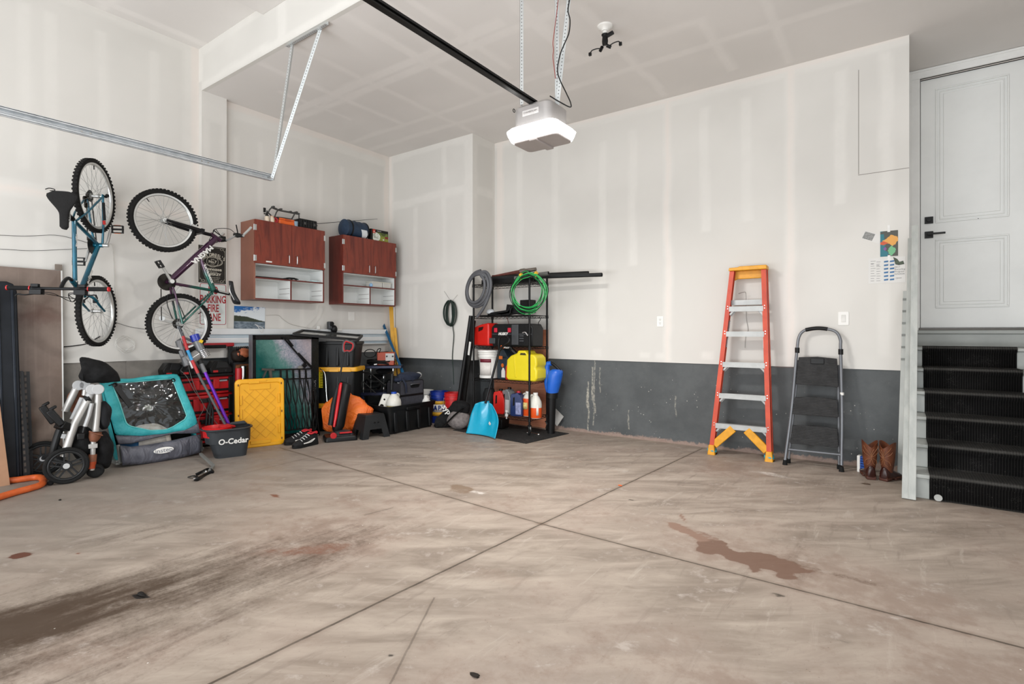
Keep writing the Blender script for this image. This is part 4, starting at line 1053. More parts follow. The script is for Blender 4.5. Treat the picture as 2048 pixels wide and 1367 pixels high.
def oval(mb, rx, rz, w_, cz, y):
 pts = [(rx * math.cos(2 * PI * i / 40), y, cz + rz * math.sin(2 * PI * i / 40)) for i in range(40)]; mb.tube(pts, w_, 6, closed=True)
oval(k, .105, .05, .0022, .035, fy); oval(k, .095, .043, .0012, .035, fy)
k.text('OLD', .018, T(0, fy, .057), ext=.0003); k.text('No.7', .040, T(0, fy, .032), ext=.0003, off=.001); k.text('BRAND', .012, T(0, fy, .007), ext=.0003)
k.text('Tennessee', .047, T(0, fy, -.048), ext=.0003, off=.001, sx=.95); k.text('SOUR MASH', .013, T(0, fy, -.078), ext=.0003, sx=1.4); k.text('WHISKEY', .038, T(0, fy, -.103), ext=.0003, off=.001, sx=1.1)
for i, t_ in enumerate(('DISTILLED AND BOTTLED BY', 'JACK DANIEL DISTILLERY', 'LYNCHBURG, TENN. USA')): k.text(t_, .013, T(0, fy, -.137 - i * .018), ext=.0003, sx=.95)
for sx_ in (-1, 1):
 for sz_ in (-1, 1):
  k.tube(smoothpts([(sx_ * .125, fy, sz_ * .15), (sx_ * .105, fy, sz_ * .185), (sx_ * .08, fy, sz_ * .178), (sx_ * .09, fy, sz_ * .165), (sx_ * .11, fy, sz_ * .17)], 5), .0014, 5)
k.build('lettering', MSIGNC, js)
p0, p1 = FS.p(399, 568), FS.p(452, 648)
ns = thing('parking_sign', 'white no parking fire lane sign with red lettering behind the bicycle wheel', 'sign', (XP, (FS.p(399, 600).x + FS.p(453, 600).x) / 2, (FS.p(425, 567).z + FS.p(425, 649).z) / 2), 90)
nw, nh = FS.p(453, 600).x - FS.p(398, 600).x, FS.p(425, 566).z - FS.p(425, 650).z
MSIGNW = mat('white reflective sheeting', '#d4dad8', .4, var=.05)
MSIGNR = mat('red sign ink', '#a3242c', .45, var=.06)
MB().prism(rrect(nw, nh, .025), -.0022, 0).build('plate', MSIGNW, ns)
k = MB()
o_, i_ = rrect(nw - .012, nh - .012, .022, 5), rrect(nw - .024, nh - .024, .017, 5)
k.loft([[Vector((p[0], -.003, p[1])) for p in o_], [Vector((p[0], -.003, p[1])) for p in i_]], cap=False)
for t_, zz, s_ in (('NO', .34, .8), ('PARKING', .115, .78), ('FIRE', -.11, .8), ('LANE', -.335, .8)):
 k.text(t_, nh * .25, T(0, -.0026, nh * zz * .95), ext=.0004, off=.0028, sx=s_ * .72)
k.build('lettering', MSIGNR, ns)
FLW = Frame((XL2 + .004, 0, 0), 90)
a_, b_ = FLW.p(468, 612), FLW.p(530, 657)
lp = MT('lake photograph'); x, y, z = lp.obj(); nn = lp.noise(14, 5, .65); n2 = lp.noise(9, 5, .65, vec=lp.vec(x * 1.5, 0, z * 4))
W_, H_ = b_.x - a_.x, a_.z - b_.z + .01
zz = z * (1 / H_); xx = x * (1 / W_)
sky = lp.mix((zz - .35 + (n2 - .5) * .9 - xx * .3).sstep(-.06, .10), '#dfe6ea', '#1766ad')
hill = (zz - .02 - (xx + .1).abs() * -.10 + xx * .22 + (nn - .5) * .12)
c = lp.mix(hill.sstep(.02, -.01), sky, lp.mix(nn, '#22281f', '#3c4632'))
c = lp.mix((zz + .16).sstep(.015, -.015), c, lp.mix(n2.sstep(.35, .65), '#4d5c68', '#8795a0'))
lp.set(c, .3)
tag(MB().bx(-W_ / 2, W_ / 2, -.002, 0, -H_ / 2, H_ / 2).build('lake_picture', lp.m), 'unframed photo print of a lake and hills beneath the left cabinet', 'picture')
o = bpy.data.objects['lake_picture']; o.location = (XL2 + .003, (a_.x + b_.x) / 2, (a_.z + b_.z) / 2 - .003); o.rotation_euler = (0, R(1.0), R(90))
FW = Frame((XP + .02, 0, 0), 90)
y0_, y1_ = FW.p(396, 670).x, 5.2
sp = thing('slat_panel', 'long white grooved wall panel running behind the television', 'wall panel', (XP + .02, y0_, 1.055), 90)
MSLW = mat('white vinyl', '#dfe2e3', .45, var=.03)
MSLB = mat('blue grey vinyl groove', '#a9b9c4', .5, var=.03)
Lp = y1_ - y0_
k = MB()
for z0, z1 in ((0, .012), (.045, .105), (.140, .205)): k.bx(0, Lp, -.012, .065, z0, z1)
k.bx(0, Lp, .0, .065, .118, .124)
k.build('face', MSLW, sp, bevel=.002)
MB().bx(0, Lp, .004, .06, .010, .142).build('groove', MSLB, sp)
w_ = Frame((XL + .012, 0, 0), 90)
def wires(name, label, cat, pts, X, r, m, closed=False, k=5):
 f = Frame((X, 0, 0), 90)
 o = MB().tube([f.w(p) for p in smoothpts([f.p(a, b, -c) for a, b, c in [(q + (0,))[:3] for q in pts]], k)], r, 6).build(name, m); tag(o, label, cat); return o
wires('wall_hook', 'small black wire hook in the wall left of the teal bicycle saddle', 'hook', [(91, 378), (98, 376, .04), (108, 378, .07), (109, 381, .07), (100, 381, .05)], XL + .01, .004, MBLKM)
wires('upper_wall_wire', 'upper of the two thin grey wires strung along the wall behind the teal bicycle', 'wire', [(-60, 470), (0, 470), (50, 472), (110, 470), (150, 478), (180, 487)], XL + .006, .0018, MCORDB)
wires('lower_wall_wire', 'lower of the two thin grey wires strung along the wall behind the teal bicycle', 'wire', [(-60, 498), (0, 498), (60, 501), (120, 499), (190, 496)], XL + .006, .0018, MCORDB)
wires('thin_wire', 'pale wire dropping down the wall between the two bicycles', 'wire', [(213, 488), (224, 490), (228, 520), (230, 580), (233, 610)], XL + .008, .0022, mat('pale wire', '#b9b5ae', .5))
wires('cross_wire', 'thin dark wire joining the teal bicycle wheel to the purple bicycle wheel', 'wire', [(230, 644), (255, 652), (275, 656), (292, 658)], XL + .008, .0018, MCORDB)
wires('hanging_black_cable', 'black cable along the wall below the teal bicycle front wheel', 'cable', [(128, 693), (150, 691), (175, 686), (200, 672)], XL + .012, .005, MCORDB)
pts = []
for i in range(40):
 a = i * .62; pts.append((250 + (15 + 4 * math.sin(i * 1.3)) * math.cos(a) + 2 * math.sin(i * .7), 688 + (14 + 4 * math.cos(i * 1.1)) * math.sin(a), .01 + .01 * (i % 3)))
wires('hanging_coiled_wire', 'coil of thin white wire on the wall under the two bicycles', 'wire', [(230, 672, .01), (236, 673, .01)] + pts, XL + .01, .0022, MCORDW, k=3)
# ================================================================ panels leaning in the left corner
mbd = MT('worn hardboard'); x, y, z = mbd.obj(); nn = mbd.noise(3, 6, .65); n2 = mbd.noise(1, 5, .6, vec=mbd.vec(x * 30, y, z * 1.2))
c = mbd.mix(nn.sstep(.3, .7), '#75645a', '#86766b'); c = mbd.mix(n2.sstep(.5, .8) * .4, c, '#9a8b80')
d_ = ((z - 1.36).abs() - .06 + (nn - .5) * .35).sstep(.06, -.12); c = mbd.mix(d_ * .6, c, '#5b392d')
d2 = (((x + .36) * 3.3).pow(2) + ((z - .55) * 2.6).pow(2) + (nn - .5) * .8).sstep(.42, .1); c = mbd.mix(d2 * .6, c, '#6b4331')
mbd.set(c, .4)
yr = at(125, 700, X=-6.01).y
hb_ = thing('hardboard_sheet', 'large brown hardboard sheet with a white edge leaning in the left corner', 'board', (-5.985, yr, 0), 90)
hb_.rotation_euler = (R(0), 0, R(90))
tilt = T(0, 0, 0, -2.0)
k = MB(); k.box((-1.25, -.004, .885), (2.5, .008, 1.77), M=tilt); k.build('sheet', mbd.m, hb_)
k = MB(); k.box((-.0, -.004, .885), (.010, .014, 1.77), M=tilt); k.box((-1.25, -.006, .010), (2.5, .012, .02), M=tilt); k.build('white_edge', MCASE, hb_)
k = MB(); k.box((-.02, -.004, 1.80), (.05, .006, .05), M=tilt); k.build('torn_corner', mat('raw board edge', '#7d7268', .8), hb_)
MNAV = mat('black-navy vinyl', '#11151b', .38, var=.2)
q = at(24, 957, Z=0)
fp_ = Frame((-5.86, at(30, 960, X=-5.86).y, 0), 84)
dp = thing('dark_panel', 'tall black-navy ribbed panel leaning against the brown hardboard', 'panel', fp_.loc, 84)
rt, rb = fp_.p(11, 590, .08), fp_.p(46, 952, 0)
ti = T(rb.x, 0, 0, -2.6, -1.2)
k = MB()
k.prism([(-.30, 0), (0, 0), (0, 1.56), (-.02, 1.62), (-.06, 1.64), (-.30, 1.64)], -.025, .025, M=ti); k.build('body', MNAV, dp, bevel=.008)
k = MB()
for xx in (-.03, -.115, -.20): k.box((xx, -.03, .8), (.018, .012, 1.56), M=ti)
k.build('rib', mat('dark navy rib', '#1a2029', .3), dp, bevel=.004)
fb = Frame((-5.955, at(30, 900, X=-5.955).y, 0), 90)
bl_ = thing('foam_board', 'sky blue foam strip standing behind the black punched posts', 'board', fb.loc, 90)
a_, b_ = fb.p(21, 684), fb.p(36, 684)
MB().box(((a_.x + b_.x) / 2, .0, a_.z / 2), (b_.x - a_.x, .018, a_.z)).build('slab', mat('sky blue foam', '#3fa3d8', .6, var=.04), bl_, bevel=.003)
def punched():
 m = MT('black punched post'); x, y, z = m.obj(); f = (z * (1 / .05)).frac() - .5
 d = ((x * (1 / .007)).abs()).max((f.abs()) * 3.2).sstep(1.05, .85); d = d * 1.0
 n = m.noise(10, 4); m.set(m.mix(d, m.mix(n, '#1a1a1b', '#2b2b2c'), '#5a5049'), .45, .2); return m.m
MPP = punched()
for i, (tx, bx_, ty, by, dx) in enumerate(((34, 52, 741, 957, .05), (47, 58, 742, 955, .03))):
 f = Frame((-5.84 + .0 - .05 * i, at(bx_, 950, X=-5.84 - .05 * i).y, 0), 84)
 t_ = f.p(tx + 3, ty, .07)
 po = thing('punched_post', ('front' if i == 0 else 'rear') + ' of the two black punched metal posts beside the stroller wheel', 'post', f.loc, 84, 'black punched posts')
 L_ = t_.z
 o = MB().bx(-.028, .028, -.002, 0, 0, L_).bx(-.028, -.026, 0, .025, 0, L_).bx(.026, .028, 0, .025, 0, L_).build('channel', MPP, po)
 o.rotation_euler = (R(-4), R(math.degrees(math.atan2(t_.x, L_))), 0)
fcb = Frame((-5.74, at(20, 962, X=-5.74).y, 0), 84)
cbd = thing('cardboard_sheet', 'plain tan cardboard sheet standing at the far left beside the orange hose', 'cardboard', fcb.loc, 84)
a_ = fcb.p(-2, 800, .08)
k = MB(); k.prism([(-.5, 0), (0, 0), (a_.x, a_.z), (-.5, a_.z)], -.006, 0, M=T(0, 0, 0, -4)); k.build('sheet', mat('tan cardboard', '#a98164', .8, var=.06), cbd)
pts = [(-40, 973), (0, 967), (40, 962), (70, 958), (82, 959), (87, 965), (81, 973), (60, 980), (30, 988), (0, 997), (-40, 1009)]
o = MB().tube(smoothpts([at(a, b - 4, Z=.025) for a, b in pts], 6), .0245, 14).build('garden_hose', mat('orange rubber hose', '#d0602a', .5, var=.1, vscale=20), smooth=60)
tag(o, 'thick orange hose curling across the floor at the left edge', 'hose')
# ================================================================ folded stroller
FSx = Frame((-5.411, 1.369, 0), 75)
sr = thing('stroller', 'folded silver and black stroller standing on its wheels beside the teal trailer', 'stroller', FSx.loc, 75)
s = lambda px, py, y=0: FSx.p(px, py, y)
MSTAL = mat('satin aluminium tube', '#b9b7b3', .35, .35, var=.04)
MSTG = mat('light grey joint plastic', '#b4b5b5', .45, var=.03)
MLEA = mat('brown leatherette', '#7a4a33', .6, var=.2, vscale=18)
MFAB = mat('black woven fabric', '#131314', .9, var=.25, vscale=25, bump=.3, bscale=200)
def swheel(c, Rr, name):
 k = MB().torus(c, Rr - .014, .016, (0, 1, 0), 48, 10); ty = k.build(name, MRUB, sr)
 k = MB().torus(c, Rr - .034, .011, (0, 1, 0), 48, 8, (1, 1.5)); k.cyl(c - Vector((0, .02, 0)), c + Vector((0, .02, 0)), .036, n=24)
 for i in range(5):
  a = 2 * PI * i / 5 + .3
  for s_ in (-1, 1):
   d = Vector((math.cos(a), 0, math.sin(a))); t_ = Vector((-d.z, 0, d.x)) * (s_ * .015)
   k.bar(c + d * .03 + t_, c + d * (Rr - .036) + t_ * 1.1, .011, .02, (0, 1, 0))
 k.build('rim', MBPL2, ty)
 MB().cyl(c - Vector((0, .028, 0)), c - Vector((0, .012, 0)), .022, n=24).build('hub_cap', MSTG, ty, bevel=.002)
 return ty
wc = s(133, 934); RW = .145; wc.z = RW + .002
swheel(wc, RW, 'wheel')
w2 = s(86, 906, .46); w2.z = RW; swheel(w2, RW, 'wheel')
for px, py, yy in ((101, 969, .02), (191, 942, .06)):
 c = s(px, py, yy); c.z = .062 if px > 150 else .02
 MB().torus(c, .045 if px > 150 else .012, .016 if px > 150 else .009, (0, 1, .25), 24, 8).cyl(c - Vector((0, .012, 0)), c + Vector((0, .012, 0)), .04 if px > 150 else .012, n=16).build('swivel_wheel' if px > 150 else 'rubber_stop', MRUB, sr)
def tubeflat(mb, a, b, w, t): mb.tube([a, a.lerp(b, .5), b], w / 2, 14, flat=(1, t / w))
k = MB(); k.tube([s(128, 912, .05), s(150, 845, .05), s(175, 800, .05)], .028, 16); k.build('main_tube', MSTAL, sr)
k = MB(); k.tube([s(172, 804, .05), s(183, 782, .05)], .026, 14); k.build('sleeve', MSTG, sr)
MB().cyl(s(170, 799, .05), s(176, 797, .05) + Vector((.012, 0, .01)), .03, n=14).build('collar', MBPL, sr)
k = MB()
for px, py, yy, rr_ in ((184, 778, .04, .042), (196, 778, .03, .042)): c = s(px, py, yy); k.cyl(c - Vector((0, .026, 0)), c + Vector((0, .03, 0)), rr_, n=24)
k.build('fold_joint', MSTG, sr, bevel=.005)
k = MB(); k.tube([s(197, 782, .05), s(194, 830, .05), s(191, 862, .05)], .023, 14); k.build('handle_tube', MSTAL, sr)
k = MB()
for px, py in ((157, 770), (170, 769)): c = s(px, py, .33); k.cyl(c - Vector((0, .026, 0)), c + Vector((0, .03, 0)), .042, n=24)
k.build('fold_joint', MSTG, sr, bevel=.005)
k = MB(); k.tube([s(153, 775, .33), s(130, 822, .33)], .027, 14).tube([s(171, 774, .33), s(169, 790, .33)], .02, 12); k.build('handle_tube', MSTAL, sr)
k = MB(); k.tube([s(165, 795, .2), s(145, 838, .2)], .02, 12); k.build('rear_tube', MSTG, sr)
k = MB(); k.tube([s(184, 806, .02), s(178, 830, .02), s(170, 852, .02)], .021, 12, flat=(1, .7)); k.build('push_link', MSTG, sr)
MB().tube([s(170, 850, .02), s(166, 866, .02)], .012, 10).box(s(162, 872, .02), (.05, .04, .05)).build('latch', MBPL, sr, bevel=.006)
for yy in (.25, .02):
 k = MB(); a, b = s(84 + (0 if yy > .1 else 14), 812 + (0 if yy > .1 else 8), yy), s(108 + (0 if yy > .1 else 16), 845 + (0 if yy > .1 else 4), yy)
 k.bar(a, b, .05, .06, (0, 1, 0)); k.bar(a + Vector((0, 0, .0)), a + Vector((.045, 0, .03)), .05, .022)
 k.build('seat_adapter', MBPL, sr, bevel=.008)
MB().bar(s(118, 848, .03), s(138, 856, .08), .09, .06).build('adapter_mount', MBPL, sr, bevel=.008)
k = MB(); k.tube(smoothpts([s(126, 842, .12), s(116, 868, .12), s(108, 895, .12), s(104, 915, .15)], 4), .032, 12, flat=(1, .8)); k.tube([s(106, 905, .12), w2], .018, 8).tube([s(106, 915, .12), wc + Vector((0, .08, 0))], .022, 10)
k.build('chassis_leg', MBPL2, sr)
MB().box(s(127, 871, .1), (.028, .05, .035), (0, 15, 0)).build('label_tag', MSTG, sr)
def blob(mb, c, r, seed=0, amp=.18, nu=20, nv=14):
 rr0 = random.Random(seed); ph = [rr0.uniform(0, 6) for _ in range(6)]
 vs = []; fs = []
 for j in range(nv + 1):
  t = PI * j / nv
  for i in range(nu):
   a = 2 * PI * i / nu; k_ = 1 + amp * (math.sin(3 * a + ph[0] + 2 * t) * .4 + math.sin(5 * t + ph[1] + a) * .35 + math.sin(7 * a + 3 * t + ph[2]) * .25) * math.sin(t)
   vs.append((c[0] + r[0] * k_ * math.sin(t) * math.cos(a), c[1] + r[1] * k_ * math.sin(t) * math.sin(a), c[2] - r[2] * k_ * math.cos(t)))
 for j in range(nv):
  fs += [(j * nu + i, j * nu + (i + 1) % nu, (j + 1) * nu + (i + 1) % nu, (j + 1) * nu + i) for i in range(nu)]
 return mb.add(vs, fs)
k = MB(); c = s(165, 885, .16); blob(k, c, (.08, .12, .14), 3, .22, 28, 20); k.build('storage_basket', MFAB, sr, smooth=70)
k = MB(); c = s(208, 830, .14); blob(k, c, (.05, .09, .12), 5, .25, 28, 20); k.build('seat_padding', mat('dark grey padding', '#1f2023', .8), sr, smooth=70)
k = MB(); c = s(203, 900, .18); blob(k, c, (.085, .11, .16), 8, .25, 28, 20); k.build('carry_seat', MFAB, sr, smooth=70)
k = MB(); k.tube([s(191, 864, .05), s(189, 874, .05), s(187, 882, .05)], [.045, .042, .026], 14).tube([s(178, 862, .0), s(190, 866, .0), s(205, 870, .02)], .01, 8, flat=(1, .6)); k.tube([s(186, 908, .05), s(184, 922, .05)], [.028, .03], 12); k.build('leather_wrap', MLEA, sr)
k = MB(); k.tube([s(187, 882, .05), s(184, 940, .05)], .018, 12); k.box(s(186, 891, .05), (.06, .05, .035)); k.build('lower_tube', MSTAL, sr, bevel=.003)
MB().tube([s(183, 922, .05), s(182, 936, .05)], [.034, .03], 12).build('orange_latch', mat('burnt orange plastic', '#a8431c', .5), sr)
k = MB(); c = s(152, 800, .42); blob(k, c, (.06, .05, .11), 9, .15); k.build('leather_handle', MLEA, sr, smooth=70)
cn = thing('stroller_canopy', 'black folded fabric canopy bag lying on top of the folded stroller', 'canopy', FSx.w(s(185, 762, .24)), 75)
k = MB(); fc_ = Frame(FSx.w(s(185, 762, .24)), 75); Q = lambda a, b: fc_.p(a, b)
top_ = smoothpts([Q(157, 752), Q(163, 735), Q(160, 717), Q(185, 717), (Q(212, 727)), Q(232, 742), Q(240, 757)], 4); bot_ = smoothpts([Q(159, 757), Q(166, 761), Q(172, 763), Q(190, 765), Q(208, 764), Q(226, 763), Q(240, 761)], 4)
rings = []
for i, (a, b) in enumerate(zip(top_, bot_)):
 c = (a + b) / 2; hz = (a - b).length / 2 + .004; ax = (a - b).normalized(); t = i / (len(top_) - 1); ww = .03 + .11 * math.sin(PI * (.1 + .8 * t))
 rings.append([c + ax * (hz * math.sin(q_) * (1 + .05 * math.sin(4 * q_ + i * .9))) + Vector((0, ww * math.cos(q_) * (1 + .10 * math.sin(3 * q_ + i * .7)), 0)) for q_ in [2 * PI * j / 20 for j in range(20)]])
k.loft(rings).build('cloth', MFAB, cn, smooth=70)
# ================================================================ child bicycle trailer
FT = Frame((-5.66, 1.80, 0), 87)
bt_ = thing('bicycle_trailer', 'teal and grey fabric child bicycle trailer with a clear front window', 'trailer', FT.loc, 87)
TD = .165
def slope(z): return .13 * max(0, (z - .06)) / .73
def tp(px, py, off=0.0):
 y = .1
 for _ in range(12):
  q = FT.p(px, py, y); y = .5 * y + .5 * (slope(q.z) + off)
 return FT.p(px, py, y)
def poly(pts, n, off=0.0, loc=None):
 """resample a closed pixel outline to n points on the sloping front"""
 P_ = [tp(a, b, off) for a, b in pts]; L = [0]
 for i in range(len(P_)): L.append(L[-1] + (P_[(i + 1) % len(P_)] - P_[i]).length)
 out = []
 for j in range(n):
  t = L[-1] * j / n; i = max(q_ for q_ in range(len(P_)) if L[q_] <= t); f = (t - L[i]) / max(1e-9, L[i + 1] - L[i]); out.append(P_[i].lerp(P_[(i + 1) % len(P_)], f))
 return out
MTEAL = MT('teal nylon'); nn = MTEAL.noise(6, 4, .6); n3 = MTEAL.noise(16, 3, .6); MTEAL.set(MTEAL.mix(nn.sstep(.3, .7), '#279aa2', '#3fb6ba'), .55, bump=nn + n3 * .5, bstr=.5, bdist=.03); MTEAL = MTEAL.m
MGNY = MT('grey nylon'); x, y, z = MGNY.obj(); nn = MGNY.noise(1, 4, .6, vec=MGNY.vec(x * 9, y * 9, z * 3), dist=1.5); MGNY.set(MGNY.mix(nn.sstep(.3, .7), '#4c4d56', '#63646e'), .42, bump=nn, bstr=.7, bdist=.03); MGNY = MGNY.m
outer = [(201, 762), (207, 757), (235, 757), (262, 757), (300, 751), (352, 747), (358, 751), (372, 785), (388, 822), (396, 848), (372, 860), (330, 867), (280, 872), (231, 870), (218, 822)]
inner = [(224, 768), (229, 765), (270, 763), (338, 757), (345, 758), (354, 782), (367, 815), (373, 830), (369, 838), (345, 853), (330, 859), (300, 860), (262, 852), (254, 848), (250, 840), (240, 808)]
N_ = 64
A_ = poly(outer, N_);
B_ = poly(inner, 400)
ctr = sum(B_, Vector()) / len(B_)
ang = lambda p: math.atan2(p.z - ctr.z, p.x - ctr.x)
Bm = [min(B_, key=lambda b: abs(((ang(b) - ang(a) + PI) % (2 * PI)) - PI)) for a in A_]
rings = []
for f, bulge in ((0, 0), (.15, .012), (.5, .018), (.85, .012), (1, .0)):
 rings.append([A_[i].lerp(Bm[i], f) - Vector((0, bulge * (1 + .5 * math.sin(i * 1.3)), 0)) for i in range(N_)])
k = MB(); k.loft(rings, cap=False).build('front_cover', MTEAL, bt_, solid=.004, smooth=70)
k = MB(); k.tube([p - Vector((0, .006, 0)) for p in Bm], .005, 6, closed=True); k.build('window_piping', mat('pale teal piping', '#6fc6c4', .5), bt_)
mv = MT('clear crinkled vinyl'); nn = mv.noise(4.5, 1.5, .5, dist=.6); n2 = mv.noise(11, 1, .5); n_ = mv.t.nodes; lk = mv.t.links
n_.remove(mv.b); tr_ = n_.new('ShaderNodeBsdfTransparent'); tr_.inputs[0].default_value = (.9, .92, .92, 1)
gl_ = n_.new('ShaderNodeBsdfGlossy'); gl_.inputs['Roughness'].default_value = .04; gl_.inputs[0].default_value = (1, 1, 1, 1)
bp_ = n_.new('ShaderNodeBump'); bp_.inputs['Strength'].default_value = 1.0; bp_.inputs['Distance'].default_value = .045; lk.new((nn + n2 * .35).k, bp_.inputs['Height'])
fr_ = n_.new('ShaderNodeFresnel'); fr_.inputs[0].default_value = 1.55
lk.new(bp_.outputs[0], gl_.inputs['Normal']); lk.new(bp_.outputs[0], fr_.inputs['Normal'])
mx_ = n_.new('ShaderNodeMixShader'); f_ = (S(mv.t, fr_.outputs[0]) * 1.0 + .02).clamp(); lk.new(f_.k, mx_.inputs[0]); lk.new(tr_.outputs[0], mx_.inputs[1]); lk.new(gl_.outputs[0], mx_.inputs[2])
lk.new(mx_.outputs[0], n_['Material Output'].inputs['Surface'])
rings = [[ctr.lerp(p, f) - Vector((0, .012 * (1 - f) + .004 * math.sin(i * 2.3 + f * 9), 0)) for i, p in enumerate(Bm)] for f in (1, .85, .7, .5, .3, .1)]
k = MB(); k.loft(rings, cap=True); k.f = k.f[:-2] + k.f[-1:]; k.mi = k.mi[:len(k.f)]
k.build('window', mv.m, bt_, smooth=80)
def sl(x, z, off=0): return Vector((x, slope(z) + off, z))
tl, trr = A_[0], tp(356, 750)
bl0, br0 = tp(246, 931), tp(403, 906)
MDRKF = mat('dark trailer lining', '#232526', .85)
k = MB(); tl_, bl_0 = tp(201, 763), tp(240, 925); tr_, br_0 = tp(358, 752), tp(402, 900)
for (t_, b_, sgn) in ((tl_, bl_0, -1), (tr_, br_0, 1)):
 k.add([t_, b_, Vector((b_.x, TD, b_.z)), Vector((t_.x, TD, t_.z))], [(0, 1, 2, 3)])
k.build('side_cover', MTEAL, bt_, solid=.004)
k = MB(); k.add([Vector((bl_0.x, TD, .06)), Vector((br_0.x, TD, .06)), Vector((tr_.x, TD, tr_.z)), Vector((tl_.x, TD, tl_.z))], [(0, 1, 2, 3)]); k.add([Vector((bl_0.x, .02, .06)), Vector((br_0.x, .02, .06)), Vector((br_0.x, TD, .06)), Vector((bl_0.x, TD, .06))], [(0, 1, 2, 3)])
k.build('inner_lining', MDRKF, bt_, solid=.004)
def strip(top, bot, n=24, off=-.006, amp=.01):
 def interp(pts, t):
  u = t * (len(pts) - 1); i = min(int(u), len(pts) - 2); f = u - i; return (pts[i][0] * (1 - f) + pts[i + 1][0] * f, pts[i][1] * (1 - f) + pts[i + 1][1] * f)
 rows = []
 for j in range(7):
  v = j / 6; row = []
  for i in range(n + 1):
   a, b = interp(top, i / n), interp(bot, i / n); q_ = tp(a[0] * (1 - v) + b[0] * v, a[1] * (1 - v) + b[1] * v, off - amp * math.sin(PI * v) * (1 + .3 * math.sin(i * 1.1))); row.append(q_)
  rows.append(row)
 return rows
k = MB(); k.loft(strip([(231, 870), (280, 871), (330, 866), (372, 859), (396, 846)], [(237, 888), (262, 887), (290, 880), (345, 867), (401, 866)]), cap=False, closed=False); k.build('grey_flap', MGNY, bt_, solid=.003, smooth=70)
k = MB(); k.loft(strip([(240, 890), (262, 893), (300, 888), (345, 880), (402, 867)], [(245, 930), (290, 927), (330, 921), (370, 913), (402, 904)], off=-.03, amp=.025), cap=False, closed=False); pch = k.build('grey_pouch', MGNY, bt_, solid=.004, smooth=70)
k = MB(); c0 = tp(328, 900, -.09); d0 = (tp(346, 896, -.09) - tp(309, 903, -.09)); wv = d0.length
k.lathe([(0, 0), (wv * .54, .0), (wv * .54, .004), (0, .005)], 40, Matrix.Translation(c0 + Vector((0, .008, 0))) @ Euler((R(90 - 18), R(-1), 0)).to_matrix().to_4x4(), sy=.34)
k.build('logo_patch', MWPL, pch)
MB().text('instep', .055, Matrix.Translation(c0 + Vector((0, .001, .0))) @ Euler((R(-18), R(-2), 0)).to_matrix().to_4x4(), sx=1.1, off=.0005).build('lettering', mat('grey logo ink', '#83858c', .5), pch)
k = MB(); c = tp(300, 845); blob(k, Vector((c.x, .10, .22)), (.18, .035, .13), 21, .25); k.build('white_bag', mat('crumpled white bag', '#b9b3ab', .5, var=.15, vscale=20), bt_, smooth=60)
k = MB(); k.box((tp(262, 890, 0).x, .10, .15), (.16, .07, .14)); k.build('blue_item', mat('blue cloth', '#17527e', .7), bt_, bevel=.02)
k = MB(); k.box((tp(318, 878, 0).x, .11, .165), (.26, .06, .13), (0, -8, 0)); k.build('cream_cushion', mat('cream cloth', '#c9beb2', .8), bt_, bevel=.025)
k = MB(); a, b = tp(228, 766, -.012), tp(262, 812, -.016); k.bar(a, b, .042, .004, (0, -1, .4)); k.build('strap', MBPL, bt_)
for px, py in ((225, 768), (342, 759)):
 c = tp(px, py, -.02); MB().tube(smoothpts([c + Vector((-.03, 0, -.01)), c, c + Vector((.02, 0, .01)), c + Vector((.035, 0, -.01)), c + Vector((.02, 0, -.02))], 4), .005, 6).build('elastic_hook', MBPL, bt_)
MHITCH = mat('grey frame tube', '#8b8c88', .4, .4)
k = MB(); k.bar(tp(236, 889, -.01), tp(241, 926, -.01), .022, .02).bx(bl_0.x - .03, br_0.x + .03, .0, .03, .045, .07).bx(bl_0.x - .03, bl_0.x, .0, TD, .03, .06)
k.bar(tp(402, 880, -.0), tp(403, 902, .0), .02, .02)
k.build('frame_tube', MHITCH, bt_, bevel=.002)
a, b, c = FT.l(at(401, 907, Z=.055)), FT.l(at(427, 931, Z=.02)), FT.l(at(419, 941, Z=.012))
MB().bar(a, b, .024, .02).bar(b, c, .024, .018).build('hitch_arm', MHITCH, bt_, bevel=.002)
lsx = [(378, 953), (388, 951), (396, 955), (391, 960), (398, 956), (408, 951), (420, 945), (426, 941), (422, 938), (412, 939), (402, 944), (392, 949)]
st_ = thing('webbing_strap', 'short black strap with steel clips lying on the floor by the trailer arm', 'strap', at(400, 950, Z=0))
o0 = Vector(st_.location); pp = smoothpts([at(a, b, Z=.008 + .014 * (i % 3 == 1)) - o0 for i, (a, b) in enumerate(lsx)], 4)
MB().tube(pp, .016, 8, flat=(1, .3)).build('webbing', MBPL, st_)
for px, py in ((392, 957), (406, 943)):
 c = at(px, py, Z=.015) - o0; MB().tube(smoothpts([c + Vector((-.02, -.01, 0)), c, c + Vector((.02, .015, .012)), c + Vector((.03, .005, 0)), c + Vector((.012, -.01, 0))], 4), .0045, 6).build('clip', MSTEEL, st_)
